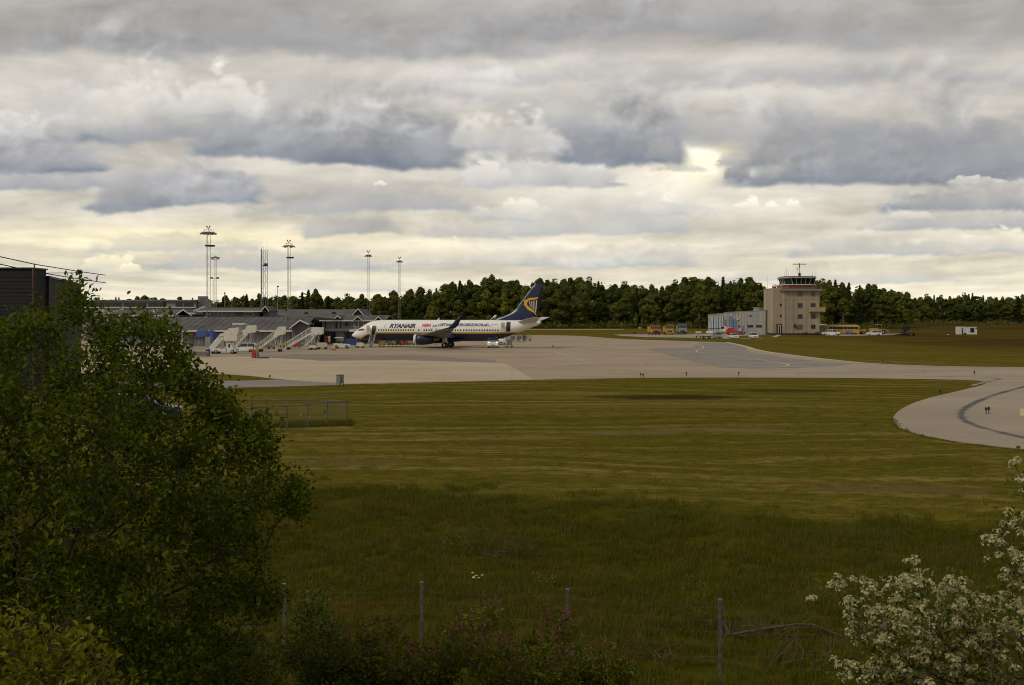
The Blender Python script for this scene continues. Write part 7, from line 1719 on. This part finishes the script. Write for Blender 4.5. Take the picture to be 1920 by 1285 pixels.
def bush(name, label, cat, px, py, Y, w, h_, d_, ntips, ln, mat_, seed, per=5., group=None, sep=0, rmin=.0025, lean=0., flowers=None, width=.45, zb=None, sharp=1.):
    """crown centred on column px, its top at row py, seen at depth Y; w, h_ and d_ in metres"""
    rng = np.random.RandomState(seed); x = GX(px, Y); zt_ = ZZ(py, Y); g = gz(x, Y) if zb is None else zb; h2 = max(.5, h_)
    t = thing(name, label, cat, (x, Y, g), 0, group)
    k = int(ntips*2.2); u = rng.normal(size=(k, 3)); u /= np.linalg.norm(u, axis=1)[:, None]; r = rng.rand(k)**.45
    Q = u*r[:, None]*np.array([w/2, d_/2, h2/2]); Q[:, 2] = Q[:, 2]+(zt_-g)-h2/2
    nz = fbm(Q[:, 0]*1.8+seed, Q[:, 2]*1.8+Q[:, 1], seed % 90, 3); Q = Q[(nz > -.12) & (Q[:, 2] > .02)][:ntips]
    Q[:, 2] += .12*h2*fbm(Q[:, 0]*4+seed, Q[:, 1]*4, 7, 2)*sharp
    P, par, D = grow((0, 0, 0), Q, .2, rng); V, F = branch_mesh(P, par, rmin, .45, 4, .05); put('branches', np_mesh('branches', V, F, m_bark), t)
    LV = tip_leaves(P, par, D, per, ln*.7, ln, rng, .12*(zt_-g), width=width); foliage(t, LV, mat_, sep, 'leaf', (x, Y, g))
    return t, P, par, D
m_mid = leafmat('shrub_green_leaf', (.060,.078,.002), (.145,.155,.008), .35, .5, patch=2); m_yell = leafmat('golden_green_leaf', (.095,.10,.003), (.22,.20,.008), .4, .5, patch=2)
m_light = leafmat('willow_leaf', (.075,.09,.010), (.16,.17,.028), .4, .5, patch=2); m_haw = leafmat('hawthorn_leaf', (.045,.062,.003), (.115,.13,.008), .4, .45, patch=2)
# sprays in the bottom left corner, closest to the viewer
bush('maple_sapling', 'yellowish green leaves in the bottom left corner, nearest of all', 'shrub', 40, 1132, 6.0, 1.15, 1.3, .8, 330, .055, m_yell, 71, 7, sep=200, zb=3.0)
bush('maple_sapling', 'yellow green spray right beside the corner leaves, below the leafy tree', 'shrub', 130, 1190, 6.3, .62, .7, .6, 200, .05, m_yell, 72, 7, sep=60, zb=3.1)
# bushes along the bottom, in front of the fence
BS = [(600, 1168, 13.5, 1.9, 1.9, 'green bush filling the bottom edge between tree and first purple bush', m_mid, 0), (600, 1092, 15.5, .95, 1.6, 'pale leaved upright shrub between the first two fence posts', m_light, 0), (690, 1165, 14.0, 1.7, 1.8, 'bush with faded purple flower spikes left of the second fence post', m_mid, 30),
      (840, 1185, 14.0, 1.6, 1.7, 'purple flowered bush just below the second fence post', m_mid, 34), (905, 1142, 15.2, 1.3, 1.7, 'tallest purple flowered bush, midway between two fence posts', m_mid, 44), (980, 1190, 13.2, 1.8, 1.8, 'broad leafy bush with scattered purple spikes at the bottom centre', m_mid, 30),
      (1040, 1150, 15.6, 1.0, 1.5, 'small bush with pinkish spikes left against the third fence post', m_mid, 28), (1120, 1218, 13.8, 1.3, 1.3, 'low bush right of the third fence post with reddish shoots', m_mid, 18), (760, 1230, 12.2, 2.0, 1.6, 'leafy bush cut by the bottom edge below the purple ones', m_mid, 12), (430, 1180, 12.5, 1.7, 1.8, 'dark bush under the right side of the leafy tree', m_mid, 0)]
m_pur = leafmat('faded_purple_flower', (.11,.038,.030), (.22,.10,.080), .2, .8, patch=4); m_pur2 = leafmat('red_shoot', (.085,.026,.016), (.13,.05,.026), .2, .8, patch=4)
for i, (px, py, Y, w, h_, lb, mt, nf) in enumerate(BS):
    t, P, par, D = bush('flowering_shrub' if nf else 'green_shrub', lb, 'shrub', px, py, Y, w, h_, 1.5, 620 if w > 1.2 else 330, .066, mt, 80+i, 12.5, 'bushes in front of the boundary fence')
    if nf:
        rng = np.random.RandomState(300+i); ch = np.bincount(par[par >= 0], minlength=len(P)); tips = np.where(ch == 0)[0]; tips = tips[np.argsort(-(P[tips, 2]+rng.rand(len(tips))*.35))][:nf]
        for j in tips:
            p = P[j]; k = 46; hh = rng.uniform(.12, .24); tt = rng.rand(k); a = rng.rand(k)*6.28; rr = .030*(1.1-tt)*rng.uniform(.6, 1.3, k); Q = np.stack([p[0]+rr*np.cos(a)+tt*hh*.2*rng.normal(), p[1]+rr*np.sin(a), p[2]+tt*hh], 1)
            LV = leaf_fields(Q, np.stack([np.cos(a), np.sin(a), a*0+.5], 1), k, .022, rng, width=.8); put('flower_spike', leaves_mesh('flower_spike', LV, m_pur if rng.rand() < .75 else m_pur2), t)
# hawthorn on the right, heavy with white blossom
rh = np.random.RandomState(9); YH = 7.4
def blossom_mesh(seed):
    rr = random.Random(seed); m = MB()
    for i in range(15):
        a = rr.uniform(0, 6.28); e = rr.uniform(.15, 1.5); d = Vector((math.cos(a)*math.cos(e), math.sin(a)*math.cos(e), math.sin(e))); c_ = d*rr.uniform(.012, .026); u = d.orthogonal().normalized(); w = d.cross(u); r_ = rr.uniform(.0065, .0095)
        vs = [c_-d*.002]; 
        for k in range(10):
            t_ = 2*math.pi*k/10; q = r_ if k % 2 == 0 else r_*.62; vs.append(c_+(u*math.cos(t_)+w*math.sin(t_))*q+d*.002)
        m.mat = 0; m.add(vs, [(0, k, k % 10+1) for k in range(1, 11)])
        m.mat = 1; m.add([c_+d*.003+u*.0018, c_+d*.003+w*.0018-u*.001, c_+d*.003-w*.0018-u*.001], [(0, 1, 2)])
    return m
m_pet = leafmat('white_petal', (.40,.37,.18), (.60,.55,.30), .3, .7, patch=8); m_sta = M('yellow_stamen', (.25, .20, .05), .8)
blm = [blossom_mesh(i).mesh('blossom', [m_pet, m_sta]) for i in range(6)]
arms = [((1560, 1103), (1640, 1112), (1740, 1095)), ((1600, 1140), (1700, 1160)), ((1590, 1190), (1680, 1200), (1760, 1175)), ((1720, 1090), (1780, 1100), (1850, 1130)), ((1570, 1255), (1650, 1260), (1740, 1220)), ((1600, 1275), (1700, 1262)), ((1850, 1015), (1900, 985), (1950, 960)), ((1870, 1060), (1930, 1040)), ((1905, 895), (1960, 900)), ((1760, 1140), (1850, 1180), (1920, 1150)), ((1800, 1200), (1880, 1240)), ((1720, 1230), (1830, 1270)), ((1890, 1120), (1950, 1100)), ((1650, 1150), (1740, 1140), (1820, 1150)), ((1640, 1225), (1700, 1240)), ((1860, 1200), (1930, 1190)), ((1780, 1260), (1860, 1275)), ((1880, 1265), (1960, 1270)), ((1890, 1085), (1960, 1060))]
tips = []; isb = []
for arm in arms:
    for (a, b_) in zip(arm, arm[1:]):
        n = max(4, int(math.hypot(b_[0]-a[0], b_[1]-a[1])/8.5))
        for i in range(n):
            f = i/n; Y = YH+rh.uniform(-.45, .45); px = a[0]+(b_[0]-a[0])*f+rh.normal()*9; py = a[1]+(b_[1]-a[1])*f+rh.normal()*13
            tips.append((GX(px, Y), Y, ZZ(py, Y))); isb.append(1)
for i in range(300):
    px = rh.uniform(1640, 2080); py = rh.uniform(1160-(px-1700)*.22, 1340); Y = YH+rh.uniform(-.6, .7); tips.append((GX(px, Y), Y, ZZ(py, Y))); isb.append(rh.rand() < .38)
tips = np.array(tips); hb_ = np.array([GX(2020, YH), YH+.3, gz(3.9, YH)]); P, par, D = grow(hb_, tips, .25, rh)
ht = thing('hawthorn', 'hawthorn heavy with white blossom in the bottom right corner', 'shrub', tuple(hb_), 0)
V, F = branch_mesh(P-hb_, par, .003, .42, 5, .035); put('branches', np_mesh('branches', V, F, m_bark, smooth=True), ht)
LV = tip_leaves(P-hb_, par, D, 9.0, .06, .034, rh, .5, width=.75); foliage(ht, LV, m_haw, 120, 'leaf', hb_)
bp = tips[np.array(isb) > 0]; bp = np.vstack([bp, bp+rh.normal(size=bp.shape)*np.array([.022, .04, .018]), bp+rh.normal(size=bp.shape)*np.array([.028, .05, .022])]); order = np.argsort(bp[:, 1]/1.0)
bpx = 960+2000*bp[:, 0]/bp[:, 1]; vis = (bpx < 1925); order = np.array([i for i in order if vis[i]]+[i for i in order if not vis[i]])
for i in order[:300]:
    o = put('blossom', blm[i % 6], ht, tuple(bp[i]-hb_)); o.rotation_euler = (rh.uniform(-.7, .4)+.3, rh.uniform(-.5, .5), rh.uniform(0, 6.28)); o.scale = (rh.uniform(1.1, 1.7),)*3
Vb = [np.array([v.co[:] for v in me.vertices]) for me in blm]; Fb = [[tuple(p.vertices) for p in me.polygons] for me in blm]; Mb = [[p.material_index for p in me.polygons] for me in blm]
VV = []; FF = []; MM = []; off = 0
for i in order[300:]:
    k = i % 6; R_ = np.array(Euler((rh.uniform(-.7, .4)+.3, rh.uniform(-.5, .5), rh.uniform(0, 6.28))).to_matrix()); v = (Vb[k]*rh.uniform(1.1, 1.7))@R_.T+(bp[i]-hb_); VV.append(v); FF += [tuple(q+off for q in f) for f in Fb[k]]; MM += Mb[k]; off += len(v)
VV = np.vstack(VV); put('blossom_mass', np_mesh('blossom_mass', VV, FF, [m_pet, m_sta], MM), ht, kind='stuff'); print('blossoms', len(bp))
# --- dead branches beyond the fence -----------------------------------------------------
m_dead = M('dead_wood', (.095, .068, .038), .9, var=.3, vs=6)
def twigheap(label, px, py, w, h_, n, seed, long_=None, mat_=None):
    rng = random.Random(seed); Y = 23.5
    for _ in range(6): X_ = GX(px, Y); g = gz(X_, Y); Y = 2000*(CAMZ-g)/(py-590)
    t = thing('dead_branch', label, 'branch', (GX(px, Y), Y, g), 0, 'dead branches lying in the grass')
    m = MB()
    for i in range(n):
        a = Vector((rng.uniform(-w/2, w/2), rng.uniform(-.4, .4), rng.uniform(0, h_*.4))); d = Vector((rng.gauss(0, 1), rng.gauss(0, .5), abs(rng.gauss(0, .45)))).normalized(); p = a
        for k in range(4): q = p+d*(.12+.15*rng.random()); q.z = max(.02, q.z); m.tube(p, q, .011*(1-k*.2), .011*(1-(k+1)*.2), 4, False); d = (d+Vector((rng.gauss(0, .3), rng.gauss(0, .3), rng.gauss(0, .25)))).normalized(); p = q
    m.build('twigs', mat_ or m_dead, t)
    if long_:
        m = MB(); p = Vector(long_[0]);
        for q in long_[1:]: m.tube(p, Vector(q), .035, .026, 6); p = Vector(q)
        m.build('bough', m_dead, t)
    return t
twigheap('heap of dead twigs with a long bough right of the fourth fence post', 1405, 1195, 1.3, .5, 46, 1, [(-.6, -.2, .10), (.3, -.1, .22), (1.1, 0, .30), (1.5, .1, .26), (2.1, -.2, .08)])
twigheap('dark dead branch beside the seedlings in the middle of the rough grass', 950, 1045, 1.8, .5, 26, 2)
twigheap('low grey twigs left of the fourth fence post', 1225, 1235, 1.6, .4, 24, 3)
twigheap('thin bare twigs under the blossom at the bottom', 1500, 1250, 1.8, .5, 20, 4)
def seedling(label, px, py, Y0, h_, mt, seed, w=.5):
    Y = Y0
    for _ in range(8): g = gz(GX(px, Y), Y); Y = 2000*(CAMZ-g)/(py-590)
    rng = np.random.RandomState(seed); t = thing('seedling', label, 'plant', (GX(px, Y), Y, g), 0, 'young plants in the rough grass'); n = 26
    Q = np.stack([rng.normal(size=n)*w*.25, rng.normal(size=n)*w*.25, rng.rand(n)**.7*h_], 1); P, par, D = grow((0, 0, 0), Q, .2, rng); V, F = branch_mesh(P, par, .003, .4, 4, .012); put('stem', np_mesh('stem', V, F, m_bark), t)
    LV = tip_leaves(P, par, D, 9, .05, .065, rng, .1); put('foliage', leaves_mesh('foliage', LV, mt), t, kind='stuff')
for i, (px, py, h_, mt, lb) in enumerate([(843, 1043, .9, m_light, 'leftmost green seedling of the row in the middle grass'), (872, 1042, .7, m_light, 'small pale seedling second in the row in the middle grass'), (900, 1044, 1.1, m_light, 'tallest green seedling of the row left of the dead branch'), (968, 1040, .9, m_light, 'seedling right against the dark dead branch'), (1517, 1200, 1.5, m_mid, 'slender young stem standing left of the blossom tips'), (682, 1118, 1.1, m_light, 'thin pale stem between the first and second fence posts'), (1300, 1170, 1.1, m_yell, 'yellowish plant left of the fourth fence post'), (1325, 1178, .9, m_yell, 'yellow leaved plant touching the fourth fence post'), (1020, 1150, 1.0, m_yell, 'bushy yellowish plant left of the third fence post')]):
    seedling(lb, px, py, 25, h_, mt, 400+i, .4 if h_ > 1.2 else .7)
# white umbels
rng = random.Random(8)
x, y = 0, 25.
for _ in range(8): g = gz(GX(894, y), y); y = 2000*(CAMZ-.6-g)/(1080-590)
t = thing('cow_parsley', 'single white flower head in the rough grass above the second fence post', 'flower', (GX(894, y), y, g), 0)
m = MB(); m.tube((0, 0, 0), (.02, 0, .5), .008, .005, 4)
um = [(rng.uniform(-.14, .14), rng.uniform(-.1, .1), rng.uniform(.52, .68)) for _ in range(8)]
for u in um: m.tube((.02, 0, .5), u, .004, .003, 4)
m.build('stem', m_mid, t)
for u in um: m = MB(); m.lathe([(.010, 0), (.045, .012), (.03, .02)], 'z', u, 8); m.build('umbel', m_pet, t)

# ------------------------------------------------------------------ grass
def tuft_mesh(name, n, h_, spread, w, mat_, seed, lean=.35, seeds=False):
    rng = np.random.RandomState(seed); V = []; F = []
    for i in range(n):
        a = rng.rand()*6.283; r = spread*math.sqrt(rng.rand()); p = np.array([r*math.cos(a), r*math.sin(a), -.03]); hh = h_*rng.uniform(.5, 1.1); b_ = rng.rand()*6.283; l_ = lean*hh*rng.uniform(.2, 1.); d = np.array([math.cos(b_), math.sin(b_), 0]); s = np.array([-math.sin(a*3), math.cos(a*3), 0])*w*.5
        o = len(V); q1 = p+d*l_*.3+np.array([0, 0, hh*.55]); q2 = p+d*l_+np.array([0, 0, hh])
        V += [p-s, p+s, q1+s*.8, q1-s*.8, q2]; F += [(o, o+1, o+2, o+3), (o+3, o+2, o+4, o+4)]
        if seeds and rng.rand() < .3: o = len(V); k = np.array([0, 0, hh*.12]); V += [q2-k-s*1.6, q2+s*1.2, q2+k, q2-s*1.6]; F += [(o, o+1, o+2, o+3)]
    me = bpy.data.meshes.new(name); me.from_pydata([tuple(v) for v in V], [], [tuple(dict.fromkeys(f)) for f in F]); me.materials.append(mat_); return me
def scatter(name, label, pts, protos_, scale=(.7, 1.3), seed=0):
    me = bpy.data.meshes.new(name); me.from_pydata([tuple(p) for p in pts], [], []); o = put(name, me, None, kind='stuff'); o['label'] = label; o['category'] = 'grass'
    ng = bpy.data.node_groups.new(name, 'GeometryNodeTree'); ng.interface.new_socket('Geometry', in_out='INPUT', socket_type='NodeSocketGeometry'); ng.interface.new_socket('Geometry', in_out='OUTPUT', socket_type='NodeSocketGeometry')
    N_ = ng.nodes; Lk = ng.links; gi = N_.new('NodeGroupInput'); go = N_.new('NodeGroupOutput'); last = gi.outputs[0]; join = N_.new('GeometryNodeJoinGeometry')
    iop = N_.new('GeometryNodeInstanceOnPoints'); g2i = N_.new('GeometryNodeGeometryToInstance')
    for me_ in protos_:
        po = bpy.data.objects.new('grass_tuft', me_); oi = N_.new('GeometryNodeObjectInfo'); oi.inputs['Object'].default_value = po; Lk.new(oi.outputs['Geometry'], g2i.inputs[0])
    Lk.new(last, iop.inputs['Points']); Lk.new(g2i.outputs[0], iop.inputs['Instance']); iop.inputs['Pick Instance'].default_value = True
    def rnd(t, a, b_, sd_):
        r = N_.new('FunctionNodeRandomValue'); r.data_type = t; r.inputs['Seed'].default_value = sd_
        if t == 'FLOAT': r.inputs[2].default_value = a; r.inputs[3].default_value = b_; return r.outputs[1]
        if t == 'FLOAT_VECTOR': r.inputs[0].default_value = a; r.inputs[1].default_value = b_; return r.outputs[0]
        r.inputs[4].default_value = a; r.inputs[5].default_value = b_; return r.outputs[2]
    Lk.new(rnd('INT', 0, len(protos_)-1, 1), iop.inputs['Instance Index']); Lk.new(rnd('FLOAT_VECTOR', (-.15, -.15, 0), (.15, .15, 6.28), 2), iop.inputs['Rotation']); Lk.new(rnd('FLOAT', scale[0], scale[1], 3), iop.inputs['Scale'])
    Lk.new(iop.outputs[0], go.inputs[0]); md = o.modifiers.new('grass', 'NODES'); md.node_group = ng; return o
def grassmat(name, c1, c2):
    m, h, b = newmat(name); g = h.n('ShaderNodeNewGeometry'); pos = g.outputs['Position']
    n1 = h.noise(h.scale(pos, (.16, .35, 0)), 1, 4, .6); n2 = h.noise(h.scale(pos, (.5, 1.1, 0)), 1, 3, .6)
    c = h.mix(h.mapr(n2, .3, .7), c1, c2); c = h.mix(h.m('MULTIPLY', h.mapr(n1, .50, .66), .7), c, (c2[0]*1.1, c2[1]*.8, c2[2]*1.2))
    c = h.mix(h.m('MULTIPLY', g.outputs['Random Per Island'], .35), c, tuple(x*1.6 for x in c2))
    h.l(c, b.inputs['Base Color']); b.inputs['Roughness'].default_value = .7; b.inputs['Specular IOR Level'].default_value = .1
    tr = h.n('ShaderNodeBsdfTranslucent'); h.l(c, tr.inputs[0]); ms = h.n('ShaderNodeMixShader'); ms.inputs[0].default_value = .3; out = m.node_tree.nodes['Material Output']
    h.l(b.outputs[0], ms.inputs[1]); h.l(tr.outputs[0], ms.inputs[2]); h.l(ms.outputs[0], out.inputs[0]); return m
gm1 = grassmat('tall_grass_blades', (.056, .066, .0032), (.112, .106, .007)); gm2 = grassmat('short_grass_blades', (.084, .073, .008), (.17, .14, .022))  # tall blades: lush dark green, with cloud shade also put into the colour
m_seed = M('dry_seed_stalk', (.13, .085, .035), .9, var=.3)
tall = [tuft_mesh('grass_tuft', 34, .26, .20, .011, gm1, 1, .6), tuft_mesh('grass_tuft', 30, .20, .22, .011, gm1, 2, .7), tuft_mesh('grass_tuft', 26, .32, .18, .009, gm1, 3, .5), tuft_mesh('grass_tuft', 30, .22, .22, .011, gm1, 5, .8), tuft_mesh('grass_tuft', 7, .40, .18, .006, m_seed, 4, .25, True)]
rg = np.random.RandomState(21)
def patch(n, y0, y1, f=1.3): # points spread evenly in the seen wedge
    y = np.sqrt(rg.uniform(y0**2, y1**2, n)); x = rg.uniform(-.56, .56, n)*y; return x, y
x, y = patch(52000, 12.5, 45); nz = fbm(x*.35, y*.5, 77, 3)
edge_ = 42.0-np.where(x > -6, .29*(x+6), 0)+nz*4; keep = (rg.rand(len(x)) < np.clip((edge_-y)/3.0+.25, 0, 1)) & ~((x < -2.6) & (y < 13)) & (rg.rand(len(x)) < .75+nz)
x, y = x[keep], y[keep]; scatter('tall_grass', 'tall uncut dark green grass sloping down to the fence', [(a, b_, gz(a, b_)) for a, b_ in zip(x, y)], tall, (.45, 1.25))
short = [tuft_mesh('grass_tuft', 14, .11, .22, .014, gm2, 11, .5), tuft_mesh('grass_tuft', 12, .15, .25, .016, gm2, 12, .7)]
x, y = patch(30000, 33, 74); nz = fbm(x*.2, y*.4, 87, 4); keep = (y > 41.8-np.where(x > -6, .29*(x+6), 0)) & (nz > -.02) & ~((x > 22) & (y > 45)) & ~((x < -9) & (x > -19) & (y > 59))
x, y = x[keep], y[keep]; scatter('mown_grass_tufts', 'short mown grass standing in rough tufts on the field', [(a, b_, gz(a, b_)) for a, b_ in zip(x, y)], short, (.5, 1.2))
# weeds inside the mesh enclosure and along the edge of the turning pad
wx, wy = [], []
for i in range(900): a = rg.uniform(0, 1); b_ = rg.uniform(0, 1); px = 440+220*a; py = 802-8*b_-(px-560)*.03; X_, Y_ = GP(px, py); wx.append(X_); wy.append(Y_)
scatter('weeds', 'dark weeds growing inside the mesh enclosure', [(a, b_, 0) for a, b_ in zip(wx, wy)], tall[:3], (.6, 1.2))
pts = []
edge = [(1671, 785), (1682, 803), (1730, 819), (1800, 831.5), (1920, 846), (2100, 862)]
for a, b_ in zip(edge, edge[1:]):
    A, B = GP(*a), GP(*b_); L_ = math.hypot(B[0]-A[0], B[1]-A[1])
    for i in range(int(L_*14)): f = rg.rand(); pts.append((A[0]+(B[0]-A[0])*f+rg.normal()*.12, A[1]+(B[1]-A[1])*f+rg.normal()*.15-.1, .0))
scatter('verge_weeds', 'ragged weeds along the edge of the turning pad', pts, tall[:2], (.2, .6))
